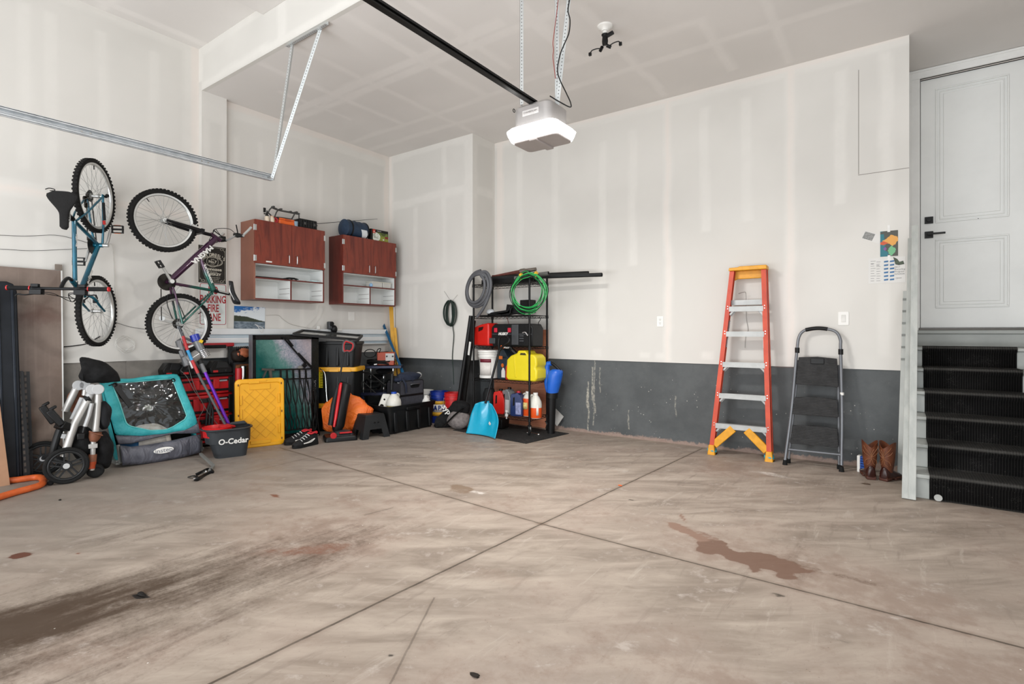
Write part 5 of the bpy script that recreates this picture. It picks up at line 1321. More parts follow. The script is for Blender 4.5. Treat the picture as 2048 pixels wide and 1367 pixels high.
# ================================================================ red rolling tool storage
MRTS = mat('red tool box plastic', '#b0141a', .4, var=.08)
X0 = -5.85
fr_ = Frame((X0, at(408, 870, X=X0).y, 0), 90)
ts = thing('rolling_toolbox', 'red and black rolling tool storage stack with an upright handle behind the mop bucket', 'toolbox', fr_.loc, 90)
q = lambda a, b, y=0: fr_.p(a, b, y)
xl, xr = q(352, 800).x, q(466, 800).x; cx = (xl + xr) / 2; W_ = xr - xl
ztop = q(410, 744).z
def module(z0, z1, nm):
 o = MB().bx(xl, xr, 0, .20, z0, z1).build(nm, MRTS, ts, bevel=.012)
 k = MB(); k.bx(xl + .02, xr - .02, -.010, .004, z0 + .03, z0 + .055).bx(xl - .004, xl + .05, -.014, .19, z0 + .01, z1 - .01).bx(xr - .05, xr + .004, -.014, .19, z0 + .01, z1 - .01).bx(xl + .05, xr - .05, -.012, .002, z1 - .05, z1 - .03)
 k.build('black_trim', MBPL, o, bevel=.004)
 k = MB(); k.bx(cx - .13, cx - .07, -.024, -.005, z0 + .06, z1 - .03); k.build('latch', MRTS, o, bevel=.004)
 k = MB(); k.bx(cx + .07, cx + .13, -.024, -.005, z0 + .06, z1 - .03); k.build('latch', MRTS, o, bevel=.004)
 k = MB(); k.bx(cx - .05, cx + .05, -.02, -.002, z1 - .075, z1 - .03); k.build('grip', MBPL2, o, bevel=.005)
 k = MB(); k.bx(xr - .16, xr - .07, -.016, -.002, z1 - .055, z1 - .04); k.build('label_plate', mat('grey badge', '#8d9196', .4), o)
module(.06, .34, 'bottom_box'); module(.345, .56, 'middle_box'); module(.565, ztop - .05, 'top_box')
MB().bx(xl - .03, xr + .03, -.03, .20, ztop - .05, ztop - .02).build('top_shelf', MBPL, ts, bevel=.006)
for xx in (xl + .04, xr - .04):
 MB().cyl((xx - .025, .10, .075), (xx + .025, .10, .075), .075, n=24).build('wheel', MRUB, ts)
hx = q(462, 720, .06).x; hz = q(460, 690, .06).z; hl = q(372, 690, .06).x
for a_, b_ in ((hx - .028, hx + .018), (hl - .018, hl + .028)): MB().bx(a_, b_, .05, .08, .3, hz).build('handle_post', MBPL2, ts, bevel=.004)
MB().bx(hl - .03, hx + .028, .04, .09, hz - .012, hz + .028).build('handle', mat('red handle plastic', '#a51f28', .45), ts, bevel=.008)
MB().bx(hl + .05, hx - .06, .035, .088, hz - .03, hz + .008).build('handle_grip', MRUB, ts, bevel=.008)
k = MB()
for i in range(3): k.tube(smoothpts([q(412 + i * 6, 850, -.05), q(415 + i * 5, 820, -.04), q(424 - i * 4, 795, -.03)], 4), .012, 8)
k.build('black_strut', MBPL2, ts)
def charger(px, y, lab_, w=.15):
 c = q(px, 742, y); t = thing('battery_charger', lab_, 'charger', fr_.w((c.x, y, ztop - .02)), 90, 'chargers on the red toolbox')
 k = MB(); k.prism([(-w / 2 - .02, 0), (w / 2 + .01, 0), (w / 2 + .015, .05), (w / 2 - .04, .125), (-w / 2 + .02, .135), (-w / 2 - .03, .06)], -.05, .08); k.build('shell', MBPL, t, bevel=.01)
 k = MB(); k.prism([(-w / 2 + .03, .06), (w / 2 - .02, .055), (w / 2 - .05, .118), (-w / 2 + .05, .128)], -.056, -.048); k.build('face', MBPL2, t, bevel=.003)
 MB().bx(-w / 2 + .0, -w / 2 + .05, -.06, -.04, .012, .035).build('red_slider', MRTS, t, bevel=.004)
 MB().cyl((.03, -.05, .03), (.03, -.062, .03), .012, n=12).build('plug', MBPL2, t)
charger(347, .05, 'black battery charger at the left end of the red toolbox', .17); charger(378, .01, 'black battery charger behind the mop pole on the red toolbox', .15); charger(440, .04, 'black battery charger beside the upright handle of the red toolbox', .19)
wires('charger_cord', 'thin grey cord hanging from the toolbox chargers to the mop bucket', 'cord', [(377, 727), (380, 745), (390, 775), (405, 805), (420, 830), (437, 850)], -5.80, .003, mat('grey cord', '#6a6763', .5))
wires('looped_cord', 'grey cord looping in front of the red toolbox drawers', 'cord', [(362, 741), (375, 755), (388, 780), (402, 800), (408, 815), (398, 835), (396, 850)], -5.795, .003, mat('grey cord', '#6a6763', .5))
X0 = -5.84
gl = Frame((X0, at(484, 722, X=X0).y, 0), 90)
g = thing('work_shelf', 'low dark side shelf between the red toolbox and the television', 'shelf', (X0, at(484, 722, X=X0).y, 0), 90)
gz = gl.p(484, 724).z
MB().bx(-.10, .16, -.02, .2, gz - .02, gz).bx(-.10, -.08, -.02, .0, 0, gz - .02).bx(.14, .16, -.02, 0, 0, gz - .02).bx(-.10, -.08, .18, .2, 0, gz - .02).bx(.14, .16, .18, .2, 0, gz - .02).build('frame', MBPL2, g)
MB().bx(-.06, .12, .02, .16, gz - .22, gz - .021).build('orange_carton', mat('orange carton', '#a86a44', .7), g)
MB().cyl((-.055, -.035, gz - .25), (-.055, -.035, gz - .06), .035, n=18).build('red_post', MRTS, g)
MB().cyl((.0, -.03, gz - .24), (.0, -.03, gz - .04), .034, n=18).torus((0, -.03, gz - .04), .033, .004, (0, 0, 1), 20, 6).build('steel_can', MSTEEL, g)
bg = thing('baseball_glove', 'brown and black leather baseball glove beside the television', 'glove', gl.w((.01, .06, gz)), 90)
k = MB(); blob(k, (0, 0, .075), (.10, .06, .075), 4, .22); k.build('palm', mat('dark glove leather', '#241a14', .6, var=.2), bg, smooth=70)
k = MB(); blob(k, (.02, -.035, .10), (.07, .04, .055), 11, .3); k.build('tan_leather', mat('tan glove leather', '#b0623f', .6, var=.2, vscale=20), bg, smooth=70)
k = MB()
for i in range(7): k.tube(smoothpts([(-.05 + i * .02, -.02, .13), (-.055 + i * .022, -.03, .16), (-.04 + i * .02, .0, .17)], 3), .006, 6)
k.build('lacing', MBPL, bg)
# ================================================================ spin mop bucket
f0, f1 = at(432, 918, Z=0), at(495, 910, Z=0)
rot = math.degrees(math.atan2(f1.y - f0.y, f1.x - f0.x)); bw = (f1 - f0).length
FB = Frame((f0 + f1) / 2, rot); b = lambda x, y, d=0: FB.p(x, y, d)
bk = thing('mop_bucket', 'charcoal oval mop bucket with a red wringer basket and white lettering', 'bucket', FB.loc, rot)
MCHB = mat('charcoal bucket plastic', '#2c3034', .5, var=.05)
zt = b(455, 857, -.02).z - .0
tl_x, tr_x = b(405, 860, .02).x, b(506, 856, .02).x
wt = tr_x - tl_x; ct = (tl_x + tr_x) / 2
R0 = ring(bw, .20, .06, 0, 0, .10); RM = ring(bw + (wt - bw) * .45, .23, .08, zt * .55, ct * .35, .10); R1 = ring(wt * .93, .265, .11, zt * .93, ct * .9, .10); R2 = ring(wt, .29, .13, zt, ct, .10)
R3 = ring(wt - .02, .27, .12, zt, ct, .10); R4 = ring(wt - .05, .23, .10, zt * .5, ct * .6, .10)
MB().loft([R0, RM, R1, R2, R3, R4]).build('tub', MCHB, bk, smooth=45)
MB().tube(ring(wt + .004, .294, .13, zt - .006, ct, .10), .007, 8, closed=True).build('rim', MCHB, bk, smooth=60)
MB().text('O-Cedar', .075, T(.01, -.0215, zt * .56, 9, 0, 0), ext=.002, off=.0016, sx=.95).build('lettering', MWPL, bk)
k = MB(); k.lathe([(.12, zt - .08), (.128, zt - .01), (.132, zt + .012), (.122, zt + .014), (.105, zt - .02), (.08, zt - .05), (0, zt - .06)], 32, T(tl_x + .135, .10, 0), sx=1.0, sy=1.0); k.build('wringer_basket', mat('red wringer plastic', '#c8161a', .35), bk, smooth=50)
k = MB(); k.prism([(ct + .02, zt), (tr_x - .02, zt + .002), (tr_x - .05, zt + .035), (ct + .05, zt + .03)], .17, .20); k.build('spout_guard', MCHB, bk, bevel=.008)
FP = Frame((-5.50, at(450, 850, X=-5.50).y, 0), 84); m = lambda x, y, d=0: FP.p(x, y, d)
base_l = FB.w((tl_x + .135, .10, zt - .045))
def lean_tube(pts, r, m_, name, parent, f):
 return MB().tube([f(*p) for p in pts], r, 12).build(name, m_, parent)
mp_ = thing('spin_mop', 'mop pole with red and blue bands leaning out of the charcoal bucket', 'mop', (base_l.x, base_l.y, 0), 84)
fm = Frame((base_l.x, base_l.y, 0), 84)
def mpt(x, y):   # leans back towards the wall as it rises
 yy = .1
 for _ in range(10):
  q_ = fm.p(x, y, yy); yy = .5 * yy + .5 * (.05 + .26 * (q_.z - zt))
 return fm.p(x, y, yy)
MGRYP = mat('dark grey pole', '#45474a', .4, .2)
for nm, a, b2_, mm, rr_ in (('lower_pole', (452, 852), (396, 746), MGRYP, .0125), ('red_band', (396, 746), (384, 720), MRTS, .0145), ('blue_band', (384, 720), (375, 700), mat('blue band', '#2b8fc4', .4), .0145), ('red_band', (375, 700), (366, 672), MRTS, .0145), ('upper_pole', (366, 672), (358, 652), MGRYP, .0135)):
 MB().cyl(mpt(*a), mpt(*b2_), rr_, n=14).build(nm, mm, mp_)
k = MB(); c = Vector((0, .0, zt - .03)); blob(k, (mpt(452, 852).x, mpt(452, 852).y, zt - .015), (.075, .075, .035), 2, .25); k.build('mop_head', mat('red mop yarn', '#b3161a', .9, var=.3, vscale=40), mp_, smooth=60)
vc = thing('stick_vacuum', 'cordless stick vacuum with purple wand and blue cap leaning before the red toolbox', 'vacuum cleaner', (base_l.x, base_l.y, 0), 84)
def vpt(x, y, d=0):
 yy = .1
 for _ in range(10):
  q_ = fm.p(x, y, yy); yy = .5 * yy + .5 * (.15 + .21 * (q_.z - zt) + d)
 return fm.p(x, y, yy)
MB().cyl(vpt(459, 851), vpt(409, 742), .0175, n=18).build('wand', mat('purple anodised wand', '#6a2ba8', .22, .7, var=.04), vc)
MB().cyl(vpt(459, 851), vpt(461, 856), .022, n=16).build('wand_end', MSILV, vc)
MVG = mat('vacuum grey plastic', '#6f7072', .38, .2)
MB().cyl(vpt(410, 744), vpt(402, 727), .021, n=16).build('wand_collar', MVG, vc)
MB().cyl(vpt(402, 727), vpt(394, 706), .026, n=16).build('neck', MBPL2, vc)
MB().cyl(vpt(393, 681, -.03), vpt(403, 702, -.03), .038, n=22).build('motor_body', MVG, vc, bevel=.004)
k = MB(); k.cyl(vpt(388, 669, -.03), vpt(393, 682, -.03), .043, n=24); k.build('filter_cap', mat('royal blue cap', '#1c2f9a', .3), vc, bevel=.004)
k = MB(); k.box(vpt(402, 682, -.072), (.035, .006, .03), (0, 25, 0)); k.build('yellow_label', mat('yellow label', '#e0b81a', .5), vc)
k = MB()
for i in range(5): a = vpt(404 + i * 1.6, 700 + i * 3.0, -.03); b_ = vpt(404.8 + i * 1.6, 701.4 + i * 3.0, -.03); k.cyl(a, b_, .052 - .002 * abs(i - 2), n=20)
k.build('cyclone', mat('chrome cyclone', '#8b8a8c', .2, .9), vc)
k = MB(); a = vpt(380, 722, -.01); k.cyl(vpt(374, 722), vpt(396, 708), .055, n=24); k.build('dust_bin', mat('smoky clear bin', '#8e8b88', .15), vc, bevel=.004)
k = MB(); k.bar(vpt(356, 680), vpt(374, 732), .05, .06, (0, 1, 0)).bar(vpt(360, 700, -.03), vpt(366, 714, -.03), .035, .02, (0, 1, 0)); k.build('handle', MVG, vc, bevel=.01)
k = MB(); k.cyl(vpt(380, 722, -.05), vpt(386, 736, -.05), .016, n=12); k.build('trigger', MSILV, vc)
k = MB(); k.tube(smoothpts([vpt(356, 681), vpt(370, 676), vpt(388, 684)], 4), .012, 8); k.build('handle_bridge', MVG, vc)
# ================================================================ yellow tote lid
a, b_ = at(470, 899, Z=0), at(570, 887, Z=0); rot = math.degrees(math.atan2(b_.y - a.y, b_.x - a.x))
FY = Frame(a.lerp(b_, .5), rot)
yl = thing('tote_lid', 'large yellow ribbed tote lid standing on edge beside the mop bucket', 'lid', FY.loc, rot)
MYEL = mat('yellow tote plastic', '#e3a312', .42, var=.04)
lw = (b_ - a).length * .985
lean = .04
def yp(x, y):
 yy = .05
 for _ in range(10):
  q_ = FY.p(x, y, yy); yy = .5 * yy + .5 * (lean * q_.z)
 return FY.p(x, y, yy)
lh = yp(512, 757).z / math.cos(math.atan(lean));
ML = T(0, 0, 0, -math.degrees(math.atan(lean)))
k = MB()
o_ = rrect(lw, lh, .045, 5, 0, lh / 2); i1 = rrect(lw - .018, lh - .018, .04, 5, 0, lh / 2); i2 = rrect(lw - .075, lh - .085, .03, 5, 0, lh / 2); i3 = rrect(lw - .09, lh - .10, .028, 5, 0, lh / 2)
V3 = lambda P_, y: [ML @ Vector((p[0], y, p[1])) for p in P_]
k.loft([V3(o_, .035), V3(o_, .0), V3(i1, -.008), V3(i2, -.008), V3(i3, .004)], cap=False)
n_ = len(i3); k.add(V3(i3, .004), [tuple(range(n_))]); k.add(V3(o_, .035), [tuple(range(n_ - 1, -1, -1))])
lido = k.build('panel', MYEL, yl, smooth=40)
k = MB()
for (x0, x1, z0, z1) in ((-lw * .23, -lw * .02, lh - .05, lh - .02), (-lw * .02, lw * .13, lh - .03, lh - .015), (-.10, .10, .035, .07)): k.box(((x0 + x1) / 2, -.006, (z0 + z1) / 2), (x1 - x0, .018, z1 - z0), M=ML)
for s_ in (-1, 1):
 for zz in (.22, .42, .58): k.box((s_ * (lw / 2 - .055), -.002, lh * zz * 1.25 - .02), (.02, .018, .10), M=ML)
k.box((0, .002, lh - .085), (lw * .42, .012, .06), M=ML)
k.build('raised_block', MYEL, lido, bevel=.003)
k = MB()
import itertools
hw, hh = lw / 2 - .085, lh / 2 - .10
for sgn in (-1, 1):
 for t in range(-8, 9):
  c0 = t * .105
  pts = []
  for xx in (-hw, hw):
   zz = sgn * xx - c0
   if -hh <= zz <= hh: pts.append((xx, zz))
  for zz in (-hh, hh):
   xx = sgn * (zz + c0)
   if -hw < xx < hw: pts.append((xx, zz))
  if len(pts) >= 2:
   pts = sorted(pts)[:1] + sorted(pts)[-1:]
   k.bar(ML @ Vector((pts[0][0], .003, pts[0][1] + lh / 2 - .01)), ML @ Vector((pts[1][0], .003, pts[1][1] + lh / 2 - .01)), .004, .006, (0, 1, 0))
k.build('diamond_ribs', mat('yellow tote plastic, worn', '#cf9210', .5), lido)  # ribs in a deeper yellow than the panel
k = MB()
for (xx, zz) in ((-lw / 2 + .03, lh - .06), (lw / 2 - .03, lh - .06), (lw / 2 - .028, lh * .5), (-lw / 2 + .03, lh * .48), (lw / 2 - .03, .07)): k.box((xx, -.008, zz), (.012, .004, .022), M=ML)
k.build('latch_slot', mat('amber shadowed slot', '#6a4108', .7), lido)
# ================================================================ television with sea picture, standing on its side
XT_ = -5.62
FV = Frame((XT_, at(570, 872, X=XT_).y, 0), 90); v = lambda x, y, d=0: FV.p(x, y, d)
tv = thing('television', 'flat television standing on its side with a teal sea picture and black bezel', 'television', FV.loc, 90)
x0, x1, zt_ = v(503, 700).x, v(637, 700).x, v(570, 669).z
MBEZ = mat('black gloss bezel', '#121213', .22)
bz = .062
k = MB(); k.bx(x0, x0 + .045, -.01, .05, .0, zt_).bx(x1 - .10, x1, -.01, .05, 0, zt_).bx(x0, x1, -.01, .05, zt_ - .055, zt_).bx(x0, x1, -.01, .05, 0, .06); k.build('bezel', MBEZ, tv, bevel=.004)
MB().bx(x0 - .004, x0 + .006, -.012, .05, 0, zt_ + .002).build('edge_strip', mat('grey bezel edge', '#6e7074', .3, .5), tv)
ms = MT('sea picture'); x, y, z = ms.obj(); n1 = ms.noise(6, 6, .7, dist=.8); n2 = ms.noise(60, 4, .7)
t = x + (z - .8) * .55 + (n1 - .5) * .35
c = ms.mix(t.sstep(-.28, .02), ms.mix(n2, '#05403f', '#0b5a52'), ms.mix(n2, '#3f7169', '#5f8a84'))
c = ms.mix(t.sstep(-.02, .14), c, ms.mix((n2 * .6 + n1 * .4).sstep(.35, .65), '#7c8492', '#b3aeb8'))
c = ms.mix(t.sstep(.25, .5) * .7, c, '#b5a3a5')
ms.set(c, .12)
MB().bx(x0 + .04, x1 - .09, -.004, .03, .05, zt_ - .05).build('screen', ms.m, tv)
MB().bx(x0 + .05, x1 - .05, .05, .075, .05, zt_ - .08).build('back_cover', MBPL, tv, bevel=.01)
MB().text('SONY', .05, v(628.8, 771, -.011).to_4d() and (Matrix.Translation(v(628.8, 771, -.0115)) @ Euler((0, R(90), 0)).to_matrix().to_4x4()), ext=.0004).build('lettering', MSILV, tv)
ar = MB(); ar.bar(v(566, 674, -.03), v(612, 727, -.03), .016, .012, (0, 1, 0)).bar(v(572, 674, -.045), v(586, 692, -.045), .02, .006, (0, 1, 0)).bar(v(596, 706, -.045), v(624, 735, -.04), .026, .008, (0, 1, 0)).box(v(609, 730, -.05), (.05, .02, .04), (0, 45, 0))
tag(ar.build('folding_bracket', MBLKM), 'black folding metal bracket lying diagonally across the television screen', 'bracket')
o = bpy.data.objects['folding_bracket']; o.location = FV.loc; o.rotation_euler = (0, 0, R(90))
XI = -5.55
FI = Frame((XI, at(600, 868, X=XI).y, 0), 90); i_ = lambda x, y, d=0: FI.p(x, y, d)
ir = thing('iron_rack', 'black wrought iron rack of slim paired bars leaning on the television', 'rack', FI.loc, 90)
MIRON = mat('black wrought iron', '#171716', .45, .4, var=.2)
def ip(x, y):
 yy = .0
 for _ in range(8):
  q_ = FI.p(x, y, yy); yy = .5 * yy + .5 * (.04 * q_.z)
 return FI.p(x, y, yy)
k = MB(); k.bar(ip(548, 739), ip(625, 737), .016, .016).bar(ip(560, 758), ip(622, 756), .014, .014).bar(ip(571, 861), ip(634, 853), .012, .012); k.build('rail', MIRON, ir)
for j in range(6):
 xt = 561 + j * 12.6; xb = 572 + j * 11.6
 k = MB(); k.bar(ip(xt, 739), ip(xt + 1, 758), .020, .010, (0, 1, 0))
 for s_ in (-1, 1):
  pts = [ip(xt + .5 + s_ * .5, 757), ip(xt + 4 + s_ * 4.2, 790), ip(xt + 6 - s_ * 1.0, 818), ip(xb + s_ * 3.2, 845), ip(xb, 860)]
  k.tube(smoothpts(pts, 5), .0068, 6)
 k.build('paired_bar', MIRON, ir)
k = MB()
for a, b_ in (((603, 757), (614, 873)), ((612, 760), (628, 872)), ((622, 757), (638, 870))): k.cyl(ip(*a) - Vector((0, .04, 0)), Vector((FI.p(*b_, -.04).x, -.05, .005)), .0055, n=8)
k.build('loose_rod', MIRON, ir)
k = MB(); k.bx(i_(574, 738).x, i_(590, 738).x, .10, .16, ip(580, 737).z, ip(580, 734).z); k.cyl(ip(601, 736) , ip(601, 736) + Vector((0, .02, 0)), .03, n=20); k.build('tin_plate', mat('tin plate', '#9b9a95', .35, .5), ir)
k = MB(); k.bar(ip(524, 738), ip(548, 739), .02, .022).bar(ip(533, 740), ip(526, 756), .012, .014).bar(ip(540, 740), ip(542, 757), .03, .014, (0, 1, 0)); k.build('end_bracket', mat('grey iron bracket', '#5b5752', .4, .5), ir)
def sneaker(px, py, rot, lab_, grp):
 c = at(px, py, Z=0); t = thing('sneaker', lab_, 'shoe', c, rot, grp)
 sole = MB(); L_ = .30
 def outl(u, w): return [Vector((x_, y_, 0)) for x_, y_ in ()]
 secs = []
 prof = [(-.15, .030, .028, .085), (-.13, .040, .03, .105), (-.08, .042, .028, .10), (-.02, .040, .028, .085), (.04, .046, .028, .065), (.09, .048, .028, .05), (.13, .038, .03, .04), (.15, .018, .032, .028)]
 rings = []; srings = []
 for (x_, w, zs, zt1) in prof:
  srings.append([Vector((x_, w * 1.12 * math.cos(a_), .014 + .014 * (1 if math.sin(a_) > 0 else -1) + (.006 if x_ > .12 else 0))) for a_ in [2 * PI * j / 16 + .01 for j in range(16)]])
  rings.append([Vector((x_, w * math.cos(a_) * (1 - .25 * max(0, math.sin(a_))), .03 + max(0, math.sin(a_)) * (zt1 - .0) + min(0, math.sin(a_)) * .006)) for a_ in [2 * PI * j / 16 for j in range(16)]])
 MB().loft(srings).build('sole', MRUB, t, smooth=50)
 MB().loft(rings).build('upper', mat('black mesh upper', '#161617', .7, var=.3, vscale=40), t, smooth=60)
 k = MB()
 for i in range(4):
  x_ = -.03 + i * .03; zz = .122 - i * .014; k.tube(smoothpts([(x_, -.034, zz - .012), (x_ + .006, 0, zz + .004), (x_, .034, zz - .012)], 4), .004, 6)
 k.build('laces', mat('white laces', '#cfcfcd', .7), t)
 MB().tube(smoothpts([(-.13, -.03, .125), (-.10, -.032, .135), (-.06, -.028, .128), (-.05, 0, .13), (-.06, .028, .128), (-.10, .032, .135), (-.13, .03, .125), (-.15, 0, .135)], 4, True), .008, 8, closed=True).build('collar', mat('red lining', '#c01f2b', .6), t, smooth=60)
 k = MB()
 for s_ in (-1, 1): k.tube(smoothpts([(.05, s_ * .047, .045), (-.01, s_ * .046, .05), (-.09, s_ * .044, .075), (-.04, s_ * .046, .045), (.05, s_ * .0475, .04)], 4), .006, 6, flat=(1, .5))
 k.build('side_flash', MWPL, t)
 return t
sneaker(596, 886, -98, 'black athletic shoe with white laces, the farther one behind its mate by the yellow lid', 'black athletic shoes')
sneaker(610, 892, -84, 'black athletic shoe with a red collar, the nearer one in front of the iron rack', 'black athletic shoes')
# ================================================================ black totes with yellow lids
FTt = Frame((-5.605, 3.99, 0), 35); tt = lambda x, y, d=0: FTt.p(x, y, d)
MTOTE = mat('black tote plastic', '#0e0f10', .45, var=.15, vscale=5)
tw_ = .60
TX = 0
def tote(name, lab_, z0, h, lid, cx, cy=.18, wtop=1.0, x=FTt):
 t = thing(name, lab_, 'tote', x.w((cx, cy, z0)), 35, 'black storage totes')
 w, d = tw_, .36
 rr_ = [ring(w * .86, d * .84, .03, 0), ring(w * .95, d * .95, .03, h * .88), ring(w * .95, d * .95, .03, h * .88), ring(w, d, .03, h * .90), ring(w, d, .03, h - .035 if lid else h)]
 if not lid: rr_ += [ring(w - .02, d - .02, .03, h), ring(w * .84, d * .82, .03, .02)]
 MB().loft(rr_).build('tub', MTOTE, t, smooth=40)
 for s_ in (-.32, -.11, .11, .32): MB().box((w * s_, -d * .445, h * .42), (.035, .03, h * .75), (-3, 0, 0)).build('rib', MTOTE, t, bevel=.008)
 if lid:
  l_ = MB().loft([ring(w + .02, d + .02, .035, h - .05), ring(w + .025, d + .025, .035, h - .035), ring(w + .015, d + .015, .035, h), ring(w - .05, d - .05, .03, h)]).build('lid', MYEL, t, smooth=40)
  k = MB()
  for s_ in (-.3, .05, .3): k.box((w * s_, -d / 2 - .008, h - .035), (.12, .02, .04))
  k.build('lid_clip', MYEL, l_, bevel=.004)
 return t
tote('storage_tote', 'bottom black tote of the stack behind the red vacuum, yellow lid', 0, .345, True, TX)
tote('storage_tote', 'middle black tote of the stack behind the red vacuum, yellow lid', .345, .445, True, TX)
zt3 = .79
tote('storage_tote', 'topmost black tote of the stack, open with a dark pane across it', zt3, .315, False, TX)
gp = thing('framed_pane', 'dark framed glass pane lying across the topmost black tote', 'glass pane', (0, 0, 0), 0)
mgl = MT('dark reflective glass'); mgl.set('#8f918d', .05, .6)
gA = at(587, 668, X=-5.58); gB = at(716, 679, X=-5.33); gC = at(606, 660.5, X=-5.98); gD = gB + (gC - gA)
nrm = (gB - gA).cross(gC - gA).normalized()
gp.location = gA
k = MB(); P4 = [Vector(), gB - gA, gD - gA, gC - gA]
k.add(P4 + [p - nrm * .006 for p in P4], [(0, 1, 2, 3), (7, 6, 5, 4), (0, 4, 5, 1), (1, 5, 6, 2), (2, 6, 7, 3), (3, 7, 4, 0)]); k.build('glass', mgl.m, gp)
k = MB()
for i in range(4): k.bar(P4[i], P4[(i + 1) % 4], .026, .03, nrm)
k.build('frame', MBPL2, gp, bevel=.003)
ylb = thing('yellow_comb', 'yellow notched plastic strip hanging on the black tote beside the television', 'strip', FTt.w(tt(635, 758, -.03)), 35)
k = MB(); zz0, zz1 = tt(635, 775, -.03).z - tt(635, 758, -.03).z, tt(635, 743, -.03).z - tt(635, 758, -.03).z
k.bx(-.03, .03, -.004, .004, zz0, zz1)
for j in range(10): k.bx(.03, .065, -.004, .004, zz0 + (zz1 - zz0) * (j + .1) / 10, zz0 + (zz1 - zz0) * (j + .6) / 10)
k.build('strip', mat('lemon plastic', '#e6d21a', .45), ylb)
rdd = MB().tube(smoothpts([FTt.w(tt(640, 737, -.06)), FTt.w(tt(650, 748, -.08)), FTt.w(tt(653, 790, -.10)), FTt.w(tt(658, 835, -.12))], 5), .005, 6).build('steel_rod', MSTEEL); tag(rdd, 'bent thin steel rod hooked over the black totes left of the red vacuum', 'rod')
# ================================================================ red and black upright vacuum
c0 = at(690, 882, Z=0); FVc = Frame(c0, 62); u = lambda x, y, d=0: FVc.p(x, y, d)
uv = thing('upright_vacuum', 'slim red and black upright vacuum standing in front of the totes', 'vacuum cleaner', FVc.loc, 62)
k = MB(); fx0, fx1 = u(649, 878, .05).x, u(714, 878, .05).x
k.loft([[Vector((p[0], p[1], z_)) for p in rrect((fx1 - fx0) * s_, .25 * s_, .03, 4, (fx0 + fx1) / 2, .12)] for s_, z_ in ((1, .005), (1, .035), (.93, .055))]); k.build('floor_head', MBPL, uv, smooth=40)
k = MB(); cx_ = (fx0 + fx1) / 2; k.loft([[Vector((p[0], p[1], z_)) for p in rrect((fx1 - fx0) * sx_, d_, .03, 4, cx_ + .02, .14)] for sx_, d_, z_ in ((.75, .20, .05), (.55, .15, .095), (.25, .10, .11))]); k.build('head_hood', mat('gunmetal hood', '#3a3a3d', .3, .3), uv, smooth=50)
MB().cyl((fx0 + .09, -.002, .07), (fx0 + .09, .03, .07), .035, n=20).build('red_knob', MRTS, uv, bevel=.005)
MB().bx(cx_ - .02, cx_ + .12, .02, .05, .082, .10).build('red_stripe', MRTS, uv, bevel=.008)
def up_(x, y, d=0):
 yy = .1
 for _ in range(8):
  q_ = FVc.p(x, y, yy); yy = .5 * yy + .5 * (.13 + .10 * q_.z + d)
 return FVc.p(x, y, yy)
k = MB(); k.tube([up_(673, 862), up_(676, 850), up_(691, 768), up_(692, 765)], [.045, .072, .074, .06], 20); k.build('body', MBPL, uv, smooth=50)
k = MB(); k.tube([up_(668, 853, -.075), up_(672, 830, -.08), up_(681, 770, -.08), up_(682, 766, -.07)], [.020, .026, .026, .02], 12, flat=(1, .7)); k.build('red_panel', mat('glossy red panel', '#c5161f', .25), uv, smooth=60)
k = MB(); k.tube([up_(662, 850, .02), up_(668, 810, .02), up_(676, 775, .02)], [.035, .035, .03], 12); k.build('side_hose', MBPL2, uv, smooth=60)
k = MB(); k.cyl(up_(684, 768, -.02), up_(693, 772, -.02) , .01); k.cyl(up_(678, 766), up_(688, 704), .0095, n=10); k.build('pole', MBPL2, uv)
pts = [up_(687, 703), up_(686, 690), up_(690, 681), up_(697, 682), up_(707, 687), up_(706, 697), up_(700, 703), up_(693, 702)]
k = MB(); k.tube(smoothpts(pts, 5, True), .015, 10, closed=True); k.build('handle', mat('grey-edged handle', '#3b3a3c', .3), uv, smooth=60)
cc_ = sum(pts, Vector()) / len(pts)
k = MB(); k.tube(smoothpts([cc_.lerp(p, .86) - Vector((0, .006, 0)) for p in pts], 5, True), .010, 10, closed=True); k.build('handle_liner', MRTS, uv, smooth=60)
c1 = at(706, 866, Z=0)
ob_ = thing('fabric_bag', 'crumpled bright orange fabric bag slumped behind the red vacuum', 'bag', (-5.30, 3.93, 0), 35)
fo2 = Frame(ob_.location, 35); o2 = lambda x, y, d=0: fo2.p(x, y, d)
mo = MT('orange ripstop'); nn = mo.noise(5, 5, .6, dist=1.0); mo.set(mo.mix(nn.sstep(.3, .7), '#d65a12', '#f07a26'), .5, bump=nn, bstr=1.0, bdist=.05)
k = MB(); rings = []
tops = [(640, 812), (658, 797), (680, 788), (702, 783), (720, 792), (738, 806), (746, 818)]
bots = [(652, 858), (662, 862), (675, 862), (688, 862), (705, 860), (728, 848), (744, 838)]
T_ = smoothpts([o2(a, b) for a, b in tops], 4); B__ = smoothpts([o2(a, b) for a, b in bots], 4)
rr9 = random.Random(4)
for i, (a, b) in enumerate(zip(T_, B__)):
 c = (a + b) / 2; hz = max(.03, (a.z - b.z) / 2); w9 = .09 * math.sin(PI * (.12 + .76 * i / (len(T_) - 1)))
 rings.append([Vector((c.x + .012 * math.sin(2 * q9 + i), .0 + .7 * w9 * math.cos(q9) * (1 + .22 * math.sin(4 * q9 + i * .8)), c.z + hz * math.sin(q9) * (1 + .06 * math.sin(5 * q9 + i * 1.1)))) for q9 in [2 * PI * j / 24 for j in range(24)]])
k.loft(rings).build('cloth', mo.m, ob_, smooth=55)
s0, s1, s2 = at(725, 880, Z=0), at(780, 872, Z=0), at(702, 868, Z=0)
rot = math.degrees(math.atan2(s1.y - s0.y, s1.x - s0.x))
FS2 = Frame(s0, rot); e = lambda x, y, d=0: FS2.p(x, y, d)
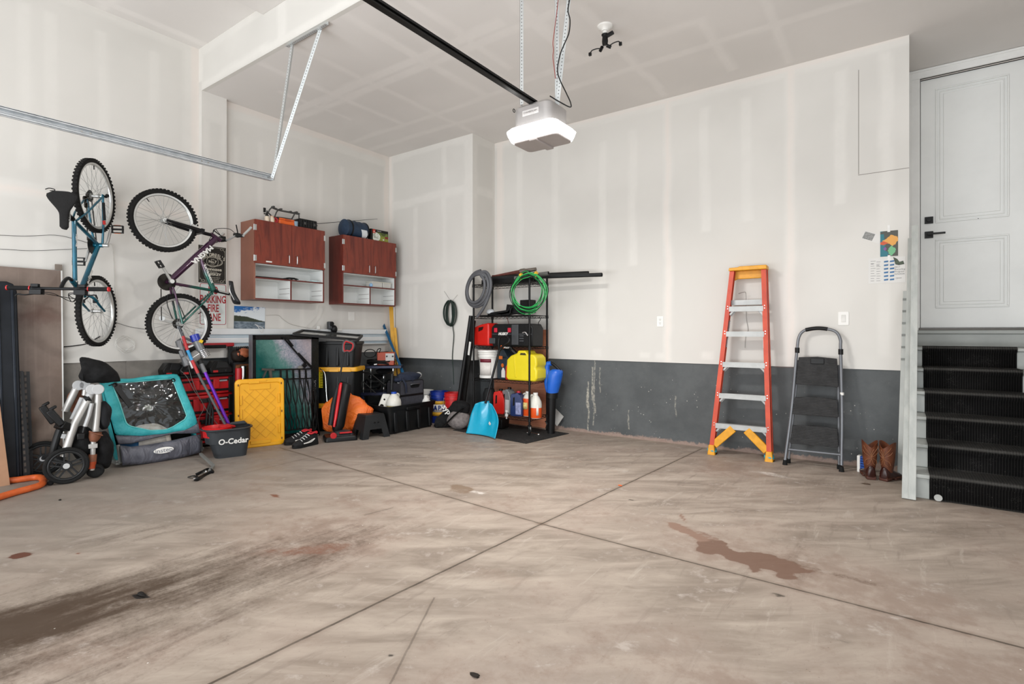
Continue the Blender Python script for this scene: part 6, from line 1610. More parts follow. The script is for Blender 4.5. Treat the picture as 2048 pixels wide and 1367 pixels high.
ss = thing('step_stool', 'small black plastic step stool in front of the open black tote', 'stool', FS2.loc, rot)
W2 = (s1 - s0).length; D2 = .30; H2 = e(735, 831).z
x0t, x1t = e(732, 835, .04).x, e(768, 833, .04).x
def leg_face(mb, A, B, Ct, Dt, n0, n1):
 pass
k = MB(); k.prism([(x0t - .01, H2 - .03), (x1t + .01, H2 - .03), (x1t, H2), (x0t, H2)], .035, D2 - .035); k.build('top', MBPL2, ss, bevel=.008)
k = MB()
for yy in (.0, D2):
 s_ = 1 if yy == 0 else -1
 lx0, lx1 = x0t, x1t
 base = [(0, 0), (.075, 0), (.10, H2 * .38), (W2 - .10, H2 * .38), (W2 - .075, 0), (W2, 0), (lx1, H2 - .01), (lx0, H2 - .01)]
 kk = [(Vector((a, yy + s_ * (.035 * c / H2), c))) for a, c in base]; kk2 = [p + Vector((0, s_ * .012, 0)) for p in kk]
 n = len(kk); f1_ = tuple(range(n)); k.add(kk + kk2, [f1_, tuple(range(2 * n - 1, n - 1, -1))] + [(i, (i + 1) % n, n + (i + 1) % n, n + i) for i in range(n)])
for xx, s_ in ((0, 1), (W2, -1)):
 lx = x0t if xx == 0 else x1t
 base = [(0, 0), (.075, 0), (.09, H2 * .34), (D2 - .09, H2 * .34), (D2 - .075, 0), (D2, 0), (D2 - .035, H2 - .01), (.035, H2 - .01)]
 kk = [Vector((xx + (lx - xx) * c / H2, a, c)) for a, c in base]; kk2 = [p + Vector((s_ * .012, 0, 0)) for p in kk]
 n = len(kk); k.add(kk + kk2, [tuple(range(n)), tuple(range(2 * n - 1, n - 1, -1))] + [(i, (i + 1) % n, n + (i + 1) % n, n + i) for i in range(n)])
k.build('legs_shell', MBPL2, ss, fix=True, bevel=.004)
k = MB()
for xx in (.47, .60): k.cyl((W2 * xx, .022, H2 * .64), (W2 * xx, .028, H2 * .64), .013, n=16)
k.build('round_hole', mat('deep black hole', '#050505', .9), ss)
k = MB(); k.add([Vector((x0t * .62 - .002, .11, H2 * .50)), Vector((x0t * .62 - .002, .22, H2 * .50)), Vector((x0t * .85 - .002, .22, H2 * .68)), Vector((x0t * .85 - .002, .11, H2 * .68))], [(0, 1, 2, 3)]); k.build('warning_label', mat('white label', '#cfc8c2', .6), ss, solid=.001)
# ================================================================ navy tiered stand with black bowls, cables and charger
nf = Frame((-5.62, 4.78, 0), 42); n_ = lambda x, y, d=0: nf.p(x, y, d)
nv = thing('tiered_stand', 'navy two-tier stand holding upturned black bowls on chrome posts behind the open tote', 'stand', nf.loc, 42)
MNVY = mat('navy painted steel', '#1a2140', .4, .2)
za, zb = n_(770, 734).z, n_(770, 787).z
xa, xb = n_(722, 735).x, n_(803, 735).x
MB().bx(xa, xb, -.02, .30, za - .015, za + .02).build('deck', MNVY, nv, bevel=.004); MB().bx(xa, xb, -.02, .30, zb - .02, zb + .02).bx(xa, xa + .04, 0, .3, 0, zb).bx(xb - .04, xb, 0, .3, 0, zb).build('base', MNVY, nv, bevel=.004)
k = MB()
for px, z0, z1 in ((741, zb, za), (726, zb, za), (786, zb, za), (767, zb, za - .1)):
 x_ = n_(px, 760).x; k.cyl((x_, .02, z0), (x_, .02, z1), .008, n=8).cyl((x_, .02, z1 - .05), (x_, .02, z1 - .02), .02, n=12).cyl((x_, .02, z0 + .06), (x_, .02, z0 + .085), .018, n=12)
k.build('chrome_post', MSTEEL, nv)
k = MB()
for px, py, r in ((768, 742, .11), (752, 754, .10), (745, 771, .11)):
 c = n_(px, py, .02); k.lathe([(0, -.035), (r * .5, -.028), (r * .85, -.01), (r, .012), (r * .96, .012), (0, -.02)], 26, Matrix.Translation(c) @ Euler((R(14), 0, 0)).to_matrix().to_4x4())
k.build('bowl', mat('black steel bowl', '#3a3b3c', .25, .6), nv, smooth=50)
k = MB()
for i, px in enumerate((733, 757, 778, 770)): k.ball(n_(px, 765 + 6 * (i % 2), .1), (.035, .03, .05), 12, 8)
k.build('dark_clutter', MBLKM, nv, smooth=60)
k = MB(); k.tube([n_(705, 744, -.1), n_(738, 744, -.1), n_(770, 770, -.1)], .012, 8).tube([n_(706, 745, -.14), n_(752, 786, -.14)], .008, 8); k.build('brace', MIRON, nv)
wl = thing('battery_maintainer', 'orange brown battery charger with a grey control face on the navy stand', 'charger', nf.w(n_(768, 733, .02)), 42)
wz = n_(768, 704, .0).z - n_(768, 733, .0).z
x0_, x1_ = n_(754, 720).x - n_(768, 733).x, n_(788, 720).x - n_(768, 733).x
MB().bx(x0_, x1_, 0, .16, .02, wz).build('case', mat('rust orange case', '#a8401f', .45, .1), wl, bevel=.006)
MB().bx((x0_ + x1_) / 2, x1_ + .002, -.004, .004, wz * .42, wz * .92).build('control_face', mat('grey control face', '#b9b9b6', .4), wl)
k = MB()
for f_ in (.58, .93): k.cyl((x0_ + (x1_ - x0_) * f_, -.004, wz * .72), (x0_ + (x1_ - x0_) * f_, -.012, wz * .72), .011, n=14)
k.build('dial', MBPL, wl)
cb_ = thing('cable_coil', 'coils of black jumper cable around the orange charger on the navy stand', 'cable', nf.w(n_(752, 733, .0)), 42)
k = MB(); pts = []
for i in range(60):
 a = i * .55; r = .13 + .02 * math.sin(i * .9); pts.append((r * 1.25 * math.cos(a) + .05, .10 + r * .7 * math.sin(a), .03 + .012 * (i / 12) + .012 * math.sin(i * 1.7)))
k.tube(smoothpts(pts, 3), .011, 7)
cc = n_(740, 708) - n_(752, 733)
k.tube([(cc.x + .075 * math.cos(a), .0, cc.z + .055 * math.sin(a) + .01) for a in [2 * PI * j / 24 for j in range(24)]], .006, 7, closed=True)
k.tube(smoothpts([(cc.x + .07, 0, cc.z - .03), (cc.x + .10, .0, cc.z + .06), (cc.x + .14, .0, cc.z + .075), (cc.x + .12, .02, cc.z + .02)], 5), .006, 7)
k.build('cable', MCORDB, cb_)
MB().cyl((-.02, -.03, .03), (.02, -.03, .035), .016, n=12).build('clamp', MSTEEL, cb_)
def leaner(name, label, cat, pb, pt, w, d, m, up=(0, -1, 0), group=None, tube=False):
 pb, pt = Vector(pb), Vector(pt); t = thing(name, label, cat, (pb.x, pb.y, 0), 0, group); k = MB(); o_ = Vector((pb.x, pb.y, 0))
 if tube: k.cyl(pb - o_, pt - o_, w, n=14)
 else: k.bar(pb - o_, pt - o_, w, d, up)
 k.build('bar', m, t, bevel=0 if tube else .002); return t
yb_ = leaner('level_beam', 'yellow metal beam standing in the corner under the right cabinet, the wider one', 'beam', at(792, 800, Y=5.15), at(782, 613, Y=5.24), .055, .03, mat('yellow beam paint', '#d9a016', .45), (1, -1, 0), 'yellow beams in the corner')
yb2 = leaner('level_beam', 'yellow metal beam in the corner, the shorter one behind the blue bar', 'beam', at(799, 760, Y=5.20), at(790, 655, Y=5.24), .035, .025, mat('yellow beam paint', '#d9a016', .45), (1, -1, 0), 'yellow beams in the corner')
wp = leaner('corner_rod', 'thin white rod standing beside the yellow beams in the corner', 'rod', at(790, 760, Y=5.23), at(788, 614, Y=5.262), .008, .008, MWPL, tube=True)
bbar = leaner('blue_bar', 'flat teal blue metal bar leaning into the corner above the navy stand', 'bar', at(806, 745, Y=5.0), at(765, 644, Y=5.20), .035, .012, mat('teal blue bar paint', '#17577f', .4), (1, -1, 0))
# ================================================================ open black tote and what is in it
FO = Frame((-4.855, 4.635, 0), 90); o_ = lambda x, y, d=0: FO.p(x, y, d)
to = thing('open_tote', 'open black storage tote heaped with jugs and a grey organiser bag', 'tote', FO.loc, 90)
w_t, d_t, h_t = .80, .50, .335
cyt = .24
R_ = [ring(w_t * .90, d_t * .86, .04, 0, 0, cyt), ring(w_t * .96, d_t * .95, .04, h_t - .05, 0, cyt), ring(w_t * 1.0, d_t * 1.0, .05, h_t - .05, 0, cyt), ring(w_t * 1.02, d_t * 1.03, .05, h_t, 0, cyt), ring(w_t * .97, d_t * .95, .04, h_t, 0, cyt), ring(w_t * .86, d_t * .80, .03, .02, 0, cyt)]
MB().loft(R_).build('tub', MTOTE, to, smooth=40)
for s_ in (-.36, -.12, .12, .36): MB().box((w_t * s_, cyt - d_t * .475, h_t * .42), (.05, .03, h_t * .72), (-4, 0, 0)).build('rib', MTOTE, to, bevel=.01)
for s_ in (-.2, .2): MB().box((cyt * 0 - w_t * .475, cyt + s_ * d_t, h_t * .42), (.03, .06, h_t * .72), (0, 4, 0)).build('rib', MTOTE, to, bevel=.01)
k = MB(); k.bx(-.13, .10, -.03, 0, h_t - .065, h_t - .03); k.build('lip_grip', MTOTE, to, bevel=.006)
def onfloor(name, label, cat, X, Y, Z, rot=90, group=None): return thing(name, label, cat, (X, Y, Z), rot, group)
MJUG = mat('milky plastic jug', '#dcdad0', .35, var=.03)
def jug(t, r, h, body, cap, capm, sx=1.0, sy=.8, fill=None, handle=True, hs=1):
 rz = lambda f: f * h
 prof = [(r * .93, 0), (r, rz(.03)), (r, rz(.55)), (r * .93, rz(.66)), (r * .62, rz(.82)), (r * .34, rz(.91)), (r * .32, rz(.93))]
 b = MB().lathe(prof, 24, None, sx, sy).build('jug', body, t, smooth=50)
 MB().cyl((0, 0, rz(.92)), (0, 0, rz(1.0)), r * .38, n=18).build('cap', capm, t, bevel=.002)
 if handle:
  MB().tube(smoothpts([(hs * r * .25, -.0, rz(.88)), (hs * r * .72, -.0, rz(.89)), (hs * r * .98, 0, rz(.78)), (hs * r * .96, 0, rz(.58))], 5), r * .15, 8).build('handle', body, t, smooth=60)
 if fill:
  MB().lathe([(r * .94, .002), (r * 1.01, rz(.03)), (r * 1.01, rz(fill[1])), (r * .5, rz(fill[1]) + .0005)], 24, None, sx, sy).build('liquid', fill[0], t, smooth=50)
MBLUC = mat('bright blue cap', '#1f4fb8', .35)
j1 = onfloor('milk_jug', 'milky plastic jug with a bright blue cap in the open black tote', 'jug', -4.98, 4.43, .215); jug(j1, .088, .275, MJUG, None, MBLUC, 1, 1, (mat('yellowed label', '#b7a541', .5, var=.3), .40), hs=1)
j2 = onfloor('white_jug', 'small plain white jug at the right end of the open black tote', 'jug', -4.96, 4.955, .20); jug(j2, .06, .20, MWPL, None, MWPL, 1, 1)
wm = onfloor('plastic_tray', 'white plastic tray with round holes propped in the open black tote', 'tray', -5.05, 4.38, .25, 62)
k = MB(); k.prism([(-.17, -.10), (.12, -.08), (.06, .20), (-.03, .21)], -.01, .03, M=T(0, 0, .02, -24, 0, 0)); k.build('shell', mat('white moulded tray', '#d9d7cf', .45), wm, bevel=.012)
k = MB()
for (x_, z_) in ((-.06, .05), (.0, .0), (.05, -.05), (-.02, .13), (.04, .10)): k.cyl(T(0, 0, .02, -24) @ Vector((x_, -.012, z_)), T(0, 0, .02, -24) @ Vector((x_, -.007, z_)), .024 if z_ < .08 else .012, n=16)
k.build('hole', mat('dark hole', '#15120f', .9), wm)
og = onfloor('organiser_bag', 'grey fabric trunk organiser bag with a cut-out handle in the open black tote', 'bag', -4.965, 4.715, .06)
MGF = mat('charcoal grey canvas', '#3a3a41', .85, var=.1, vscale=30, bump=.3, bscale=250)
MGFD = mat('dark canvas panel', '#232227', .85, var=.1)
ow, od, ot = .41, .24, .555
MB().prism(rrect(ow, ot, .03, 4, 0, ot / 2), 0, .012).build('front_panel', MGF, og, bevel=.004)
MB().bx(-ow / 2 - .0, -ow / 2 + .010, .005, od, 0, ot - .03).bx(ow / 2 - .01, ow / 2, .005, od, 0, ot - .03).bx(-ow / 2, ow / 2, od - .01, od, 0, ot - .03).build('side_panel', MGFD, og)
MB().bx(-ow / 2, ow / 2, -.003, .0, ot - .20, ot - .175).tube([(p[0], -.001, p[1]) for p in rrect(ow - .01, ot - .01, .03, 4, 0, ot / 2)], .005, 6, closed=True).build('binding', MBPL, og)
k = MB(); k.prism(rrect(.15, .05, .024, 5, .05, ot - .075), -.004, .004); k.build('handle_opening', mat('dark cut-out', '#0c0c0d', .9), og)
MB().tube(smoothpts([(-.03, -.006, ot - .06), (.0, -.02, ot - .05), (.10, -.02, ot - .05), (.13, -.006, ot - .06)], 4), .010, 8).build('handle', MGRYP, og)
nb = onfloor('navy_bag', 'navy blue folded cloth bag on top of the grey organiser bag', 'bag', -5.06, 4.73, .60)
k = MB(); blob(k, (0, 0, .04), (.20, .10, .075), 6, .22); k.tube(smoothpts([(-.17, -.08, .05), (-.15, -.13, -.03), (-.14, -.13, -.13)], 4), .022, 8, flat=(1, .4)); k.build('cloth', mat('navy cloth', '#1b2438', .85, var=.2), nb, smooth=60)
MB().ball((.19, .0, .06), (.05, .04, .04), 12, 8).build('white_rag', mat('white rag', '#b9bab8', .8), nb, smooth=60)
sd = onfloor('caulk_gun', 'dark tool handles poking up left of the grey organiser bag', 'tool', -5.10, 4.56, .50)
MB().cyl((-.06, 0, 0), (-.05, 0, .20), .018, n=10).cyl((.0, .02, 0), (.02, .02, .17), .022, n=10).build('shaft', MBPL2, sd); MB().cyl((.06, 0, 0), (.055, 0, .15), .02, n=12).build('white_tube', MWPL, sd)
def bucket(X, Y, r, h, m, label, bands=True, mrim=None):
 t = thing('bucket', label, 'bucket', (X, Y, 0), 40, 'buckets in the corner')
 prof = [(r * .86, 0), (r * .87, .01), (r * .97, h * .78), (r * 1.04, h * .79), (r * 1.04, h * .82), (r * .99, h * .83), (r * .99, h * .88), (r * 1.05, h * .89), (r * 1.05, h * .92), (r, h * .93), (r * 1.02, h), (r * .96, h), (r * .82, .02), (0, .02)]
 MB().lathe(prof, 32).build('pail', m, t, smooth=40)
 MB().tube(smoothpts([(r * 1.04, 0, h * .84), (r * 1.02, -r * .5, h * .6), (.0, -r * 1.1, h * .42), (-r * 1.02, -r * .5, h * .6), (-r * 1.04, 0, h * .84)], 6), .0025, 6).build('bail', MSTEEL, t)
 return t
bucket(-5.29, 5.26, .125, .42, MWPL, 'white pail behind the right end of the open tote')
bn = bucket(-5.02, 5.27, .125, .42, mat('cobalt blue pail', '#14308a', .35), 'blue pail with a white and yellow printed label between two other pails')
def onpail(mb, ztxt, sz, txt, r, a0=0):
 n = len(txt)
 for i, ch in enumerate(txt):
  a = R(-90 + a0) + (i - (n - 1) / 2) * sz * .62 / r; mb.text(ch, sz, Matrix.Translation((r * math.cos(a), r * math.sin(a), ztxt)) @ Matrix.Rotation(a + PI / 2, 4, 'Z'), ext=.001, off=.004, sx=.85)
def band(mb, r0, r1, z0, z1, a0, a1, n=20):
 vs = [];
 for j, (r, z) in enumerate(((r0, z0), (r1, z1))):
  for i in range(n + 1):
   a = R(a0 + (a1 - a0) * i / n); vs.append((r * math.cos(a), r * math.sin(a), z))
 mb.add(vs, [(i, i + 1, n + 2 + i, n + 1 + i) for i in range(n)])
k = MB(); band(k, .119, .1215, .15, .255, -170, -10); k.build('white_label', MWPL, bn, solid=.001)
k = MB(); band(k, .122, .124, .255, .30, -140, -30); band(k, .116, .119, .10, .15, -150, -20); k.build('yellow_label', mat('yellow label ink', '#e0a92a', .5), bn, solid=.001)
k = MB(); onpail(k, .205, .088, 'NAPA', .1245, -8); k.build('lettering', mat('navy ink', '#122a75', .4), bn)
bucket(-4.755, 5.27, .125, .42, mat('bright red pail', '#c01f22', .35), 'red pail behind the tall black bars')
pb_ = at(890, 856, Z=0)
sbg = thing('sports_bag', 'slumped black fabric bag with white script in front of the pails', 'bag', (pb_.x - .10, pb_.y - .01, 0), 50)
k = MB(); rings = []
fb2 = Frame(sbg.location, 50); sb_ = lambda x, y, d=0: fb2.p(x, y, d)
T_ = smoothpts([sb_(870, 843), sb_(878, 830), sb_(894, 819), sb_(908, 806), sb_(917, 803), sb_(924, 808)], 4); Bq = smoothpts([sb_(869, 853), sb_(877, 857), sb_(892, 857), sb_(906, 848), sb_(917, 838), sb_(925, 830)], 4)
for i, (a, b) in enumerate(zip(T_, Bq)):
 c = (a + b) / 2; hz = max(.02, (a.z - b.z) / 2); w9 = .07 * math.sin(PI * (.15 + .7 * i / (len(T_) - 1)))
 rings.append([Vector((c.x + .01 * math.sin(2 * q9 + i), w9 * math.cos(q9) * (1 + .15 * math.sin(3 * q9 + i * .8)), max(.003, c.z + hz * math.sin(q9) * (1 + .06 * math.sin(5 * q9 + i))))) for q9 in [2 * PI * j / 22 for j in range(22)]])
k.loft(rings).build('cloth', MFAB, sbg, smooth=60)
c = sb_(896, 822, -.10); MB().text('sypo', .10, Matrix.Translation(c) @ Euler((R(-20), R(52), 0)).to_matrix().to_4x4(), ext=.002, off=.002).build('lettering', MWPL, sbg)
MB().ball((.19, .03, .09), (.045, .035, .06), 14, 10).build('maroon_panel', mat('maroon cloth', '#3a0d10', .8), sbg, smooth=70)
gd = thing('duffel_bag', 'grey striped duffel bag with a black strap between the tall bars and the shovel', 'bag', (-4.46, 5.03, 0), 20)
k = MB(); blob(k, (0, 0, .12), (.15, .09, .12), 12, .12); k.build('cloth', mat('grey striped canvas', '#77706e', .85, var=.25, vscale=30), gd, smooth=70)
k = MB(); blob(k, (.02, .02, .27), (.13, .08, .09), 14, .2); k.build('black_cloth', MFAB, gd, smooth=70)
k = MB(); k.tube(smoothpts([(-.16, -.10, .05), (-.10, -.12, .10), (.0, -.11, .20), (.10, -.08, .28)], 4), .02, 8, flat=(1, .4)); k.build('strap', MBPL, gd)
tb1 = leaner('tall_bar', 'round black tube leaning on the boxed bay beside the wire rack', 'bar', at(911, 850, Z=.01), at(942, 631, Y=5.265), .026, .026, MBPL, tube=True, group='tall black bars')
tb2 = leaner('tall_bar', 'flat black channel with a white sticker leaning beside the wire rack', 'bar', at(921, 842, Z=.05) , at(946, 640, Y=5.265), .075, .03, MDSTEEL, (0, -1, 0), 'tall black bars')
a, b = at(936, 700, Y=5.14), at(941, 678, Y=5.14);
tp_ = Vector(tb2.location)
pq0, pq1 = Vector(at(921, 842, Z=.05)), Vector(at(946, 640, Y=5.265))
MB().bar(pq0.lerp(pq1, .66) - tp_ + Vector((.012, -.018, 0)), pq0.lerp(pq1, .79) - tp_ + Vector((.012, -.018, 0)), .03, .003, (0, -1, 0)).build('white_sticker', MWPL, tb2)
def coil(name, label, cat, X, Y, Z, rx, rz, n, r, m, seed, rot=0, spread=.03, tail=None, jit=.12):
 t = thing(name, label, cat, (X, Y, Z), rot); rr = random.Random(seed); pts = []
 for i in range(n):
  fx, fz = rx * (1 - .55 * rr.random() ** 1.5), rz * (1 - jit * rr.random()); ox, oz = rr.uniform(-1, 1) * rx * .06, rr.uniform(-1, 1) * rz * .05; yy = -rr.random() * spread
  for j in range(12):
   a = 2 * PI * j / 12 + PI / 2; pts.append((ox + fx * math.cos(a), yy - .01, oz + fz * math.sin(a)))
 if tail: pts += tail
 MB().tube(smoothpts(pts, 3), r, 6).build('loops', m, t); return t
MGRC = mat('dark green cord', '#22302a', .6)
cg = coil('cord_coil', 'coil of dark green cord hanging on the boxed bay wall', 'cord', -4.80, 5.285, 1.475, .10, .172, 11, .006, MGRC, 3, 0, .06, [(.03, -.02, -.165), (.045, -.015, -.3), (.02, -.01, -.5), (.015, -.01, -.62), (.03, -.01, -.75), (.04, -.01, -.95)])
MB().tube([(-.14, -.002, .30), (-.02, -.01, .165)], .0015, 5).tube([(.10, -.002, .24), (.02, -.01, .165)], .0015, 5).build('hanging_wire', mat('grey wire', '#8d8b86', .4, .5), cg)
# ================================================================ wire shelving rack
RX0, RX1, RY0, RY1 = -4.37, -3.51, 5.22, 5.61
FK = Frame((RX0, RY0, 0), 0); kp = lambda x, y, d=0: FK.p(x, y, d)
rk = thing('wire_rack', 'tall black wire shelving rack on casters standing on the black mat', 'shelving rack', FK.loc, 0)
MWIRE = mat('black coated wire', '#131313', .4, .3)
RW_, RD_ = RX1 - RX0, RY1 - RY0
SH = [.194, .633, 1.044, 1.423, 1.825]
for xx in (0, RW_):
 for yy in (0, RD_):
  k = MB(); k.cyl((xx, yy, .115), (xx, yy, 1.94), .0127, n=14).ball((xx, yy, 1.94), .0135, 10, 6)
  for i in range(18): k.torus((xx, yy, .2 + i * .1), .0128, .0009, (0, 0, 1), 12, 4)
  po = k.build('post', MWIRE, rk, smooth=50)
  k = MB(); k.cyl((xx, yy, .105), (xx, yy, .118), .026, n=16).torus((xx + .01, yy - .02, .038), .028, .010, (1, .5, 0), 22, 8).cyl((xx, yy - .03, .038), (xx + .02, yy - .01, .038), .012); k.build('caster', MRUB, po)
  k = MB(); k.prism([(xx - .02, .105), (xx + .02, .105), (xx + .022, .05), (xx + .005, .03)], yy - .005, yy + .008); k.build('caster_fork', MSTEEL, po, bevel=.002)
for z in SH:
 k = MB()
 for (a, b) in (((0, 0), (RW_, 0)), ((RW_, 0), (RW_, RD_)), ((RW_, RD_), (0, RD_)), ((0, RD_), (0, 0))):
  a, b = Vector((a[0], a[1], 0)), Vector((b[0], b[1], 0)); d = b - a; n = max(6, int(d.length / .03)) // 2 * 2
  for dz in (0, -.028): k.cyl(a + Vector((0, 0, z + dz)), b + Vector((0, 0, z + dz)), .0032, n=6)
  k.tube([a + d * (i / n) + Vector((0, 0, z - (.0 if i % 2 else .028))) for i in range(n + 1)], .0022, 5)
 for i in range(1, 30): xx = RW_ * i / 30; k.cyl((xx, 0, z + .002), (xx, RD_, z + .002), .0016, n=5)
 for j in (1, 2): k.cyl((0, RD_ * j / 3, z - .003), (RW_, RD_ * j / 3, z - .003), .003, n=6)
 for xx in (0, RW_):
  for yy in (0, RD_): k.cyl((xx, yy, z - .032), (xx, yy, z + .006), .019, .016, n=12)
 k.build('wire_shelf', MWIRE, rk, smooth=50)
def onrack(name, label, cat, px, si, y=.14, group=None, rot=0):
 x = kp(px, 600, y).x; return thing(name, label, cat, (RX0 + x, RY0 + y, SH[si] + .004), rot, group)
def pipe(name, label, pa, pb, r, m, hollow=False, cat='pipe', group=None, flat=None):
 pa, pb = Vector(pa), Vector(pb); t = thing(name, label, cat, pa, 0, group); MB().tube([(0, 0, 0), (pb - pa) * .5, pb - pa], r, 16, flat=flat).build('tube', m, t, smooth=50)
 if hollow: d = (pb - pa).normalized(); MB().cyl(pb - pa - d * .002, pb - pa + d * .002, r * .8, n=16).build('bore', mat('dark bore', '#0a0a0a', .9), t)
 return t
zt_ = SH[4]
pipe('gutter_pipe', 'long black pipe overhanging the rack top with a rough open end', at(975, 557, Y=5.33), at(1204, 549, Y=5.45), .023, MBPL2, True, group='pipes on the wire rack')
pipe('gutter_pipe', 'long dark pipe behind the open-ended pipe on the rack top', at(985, 553, Y=5.42), at(1177, 545, Y=5.55), .020, MDSTEEL, True, group='pipes on the wire rack')
pipe('gutter_pipe', 'short grey pipe with a wide open end at the rack top corner', at(1030, 556, Y=5.26), at(1097, 546, Y=5.29), .024, mat('grey plastic pipe', '#5d5c59', .5), True, group='pipes on the wire rack')
gt = thing('gutter_tray', 'black plastic gutter length lying along the top shelf of the rack', 'gutter', (RX0 + .42, RY0 + .14, zt_ + .004), 0)
MB().bx(-.36, .44, -.05, .05, 0, .006).bx(-.36, .44, -.055, -.045, 0, .06).bx(-.36, .44, .045, .055, 0, .06).build('trough', MBPL, gt, bevel=.002)
pa, pb = at(984, 552, Y=5.28), at(1072, 538, Y=5.36)
rw = thing('pipe_wrench', 'rusty red brown pipe tool lying over the gutter on the rack top', 'tool', pa, 0)
d_ = pb - pa
MB().tube([(0, 0, 0), d_ * .3, d_ * .62, d_ * .66], [.008, .016, .024, .03], 12).build('shaft', mat('rusty brown steel', '#5e2f27', .6, .2, var=.25, vscale=15), rw, smooth=50)
MB().tube([d_ * .66, d_ * .74, d_ * .78, d_ * 1.0], [.034, .034, .026, .022], 12).build('jaw', mat('weathered steel', '#6b6259', .45, .5, var=.2), rw, smooth=50)
MGH = mat('grey rubber hose', '#55565a', .5, var=.08)
gh = thing('hose_coil', 'thick grey hose coiled on the front left post of the wire rack', 'hose', at(957, 577, Y=5.165), 0)
pts = []
for i, (rx, rz, ox, oz) in enumerate(((.195, .225, 0, .0), (.17, .20, .0, -.005), (.14, .175, -.01, .0))):
 for j in range(14): a = PI / 2 + 2 * PI * j / 14; pts.append((ox + rx * math.cos(a) + rz * .18 * math.sin(a), -.02 * i - .006 * math.sin(a) , oz + rz * math.sin(a)))
pts += [(.10, -.03, .16), (.165, .005, .10), (.18, .01, -.03), (.13, .005, -.16), (.06, 0, -.27), (-.02, .0, -.355)]
MB().tube(smoothpts(pts, 4), .0195, 12).build('hose', MGH, gh, smooth=70)
gc = thing('hanging_wire_coil', 'coil of bright green and black wire on the front right rack post', 'wire', at(1060, 584, Y=5.165), 0)
rr = random.Random(5)
for nm, m_, n in (('green_wire', mat('bright green wire', '#2fae58', .4), 8), ('black_wire', mat('black green wire', '#16241b', .45), 6)):
 pts = []
 for i in range(n):
  rx, rz = .25 * (1 - .22 * rr.random()), .24 * (1 - .2 * rr.random()); ox, oz = rr.uniform(-.035, .02), rr.uniform(-.03, .02); yy = -rr.random() * .05; ph = rr.uniform(-.3, .3)
  for j in range(14): a = PI / 2 + 2 * PI * j / 14; pts.append((ox + rx * math.cos(a) * (1 if math.sin(a) < .6 else .92), yy, oz + rz * math.sin(a)))
 MB().tube(smoothpts(pts, 3), .0042, 6).build(nm, m_, gc)
for a in (2.05, 1.15): c = Vector((.245 * math.cos(a), -.02, .235 * math.sin(a))); MB().cyl(c - Vector((.012, 0, .008)), c + Vector((.012, 0, .008)), .022, n=12).tube([c, c + Vector((.005, -.02, -.07))], .003, 5).build('yellow_tie', mat('yellow tie', '#d9a821', .5), gc)
bt2 = onrack('bracket_set', 'jumble of black plastic brackets on the second shelf of the wire rack', 'bracket', 1030, 3, .16)
k = MB(); k.box((-.18, 0, .03), (.36, .2, .05), (0, -6, 0)).box((.0, .02, .075), (.20, .15, .10), (0, 10, 0)).box((.16, .05, .11), (.16, .12, .16)).prism([(-.30, .02), (-.05, .05), (.02, .10), (-.02, .0)], -.1, -.07).box((-.06, -.05, .07), (.03, .03, .12), (0, 25, 0))
k.build('bracket', MBPL, bt2, bevel=.006)
MB().ball((-.34, -.06, .05), (.06, .05, .04), 14, 8).build('clear_bag', mat('clear plastic bag', '#b9bcbf', .25), bt2, smooth=70)
fb3 = onrack('flat_panel', 'flat black panel lying under the brackets on the second rack shelf', 'panel', 985, 3, .18); MB().bx(-.15, .22, -.12, .12, 0, .012).build('slab', MBPL2, fb3, bevel=.003)
hs = MB().tube(smoothpts([at(1078, 632, Y=5.25), at(1081, 638, Y=5.25), at(1077, 645, Y=5.25), at(1078, 652, Y=5.25)], 5), .007, 8, flat=(1, .4)).build('hanging_strap', MBPL); tag(hs, 'short black strap dangling under the second shelf of the wire rack', 'strap')
hs = MB().tube(smoothpts([at(1013, 631, Y=5.4), at(1017, 645, Y=5.4), at(1019, 655, Y=5.4)], 5), .004, 8).build('brown_cord', mat('brown cord', '#6d3a2c', .6)); tag(hs, 'short brown cord hanging behind the black toolbox on the rack', 'cord')
def can(t, w, d, h, m, cut=.25):
 k = MB(); o_ = [(-w / 2, .02), (-w / 2 + .02, 0), (w / 2 - .02, 0), (w / 2, .02), (w / 2, h * .72), (w / 2 - .03, h * .84), (w * .12, h * .88), (w * .10, h), (-w * .22, h), (-w * .25, h * .90), (-w / 2 + .03, h * .80), (-w / 2, h * .66)]
 k.prism(o_, -d / 2, d / 2); return k.build('body', m, t, bevel=.016, seg=3)
MREDC = mat('red fuel can plastic', '#d01d12', .35, var=.06)
rc = onrack('fuel_can', 'bright red plastic fuel can at the left of the third rack shelf', 'fuel can', 972, 2, .14, rot=-12)
w9, h9 = kp(991, 660, .14).x - kp(953, 660, .14).x, .29
k = MB(); k.prism([(-w9 / 2 + .02, .0), (w9 / 2, .0), (w9 / 2 + .0, h9 * .72), (w9 / 2 - .01, h9), (-.02, h9 * .93), (-w9 / 2 - .005, h9 * .80), (-w9 / 2 + .01, .02)], -.09, .09); k.build('body', MREDC, rc, bevel=.02, seg=3)
k = MB(); k.prism([(-.04, h9 * .62), (.04, h9 * .70), (.06, h9 * .84), (-.035, h9 * .80)], -.094, -.088); k.build('handle_recess', mat('dark red recess', '#2a0806', .8), rc)
MB().cyl((-.05, -.02, h9 * .8), (-.03, -.02, h9 * .93), .022, n=14).build('cap', MBPL, rc)
tb = onrack('tool_chest', 'black plastic tool chest with red latches and white lettering on the third rack shelf', 'toolbox', 1032, 2, .13)
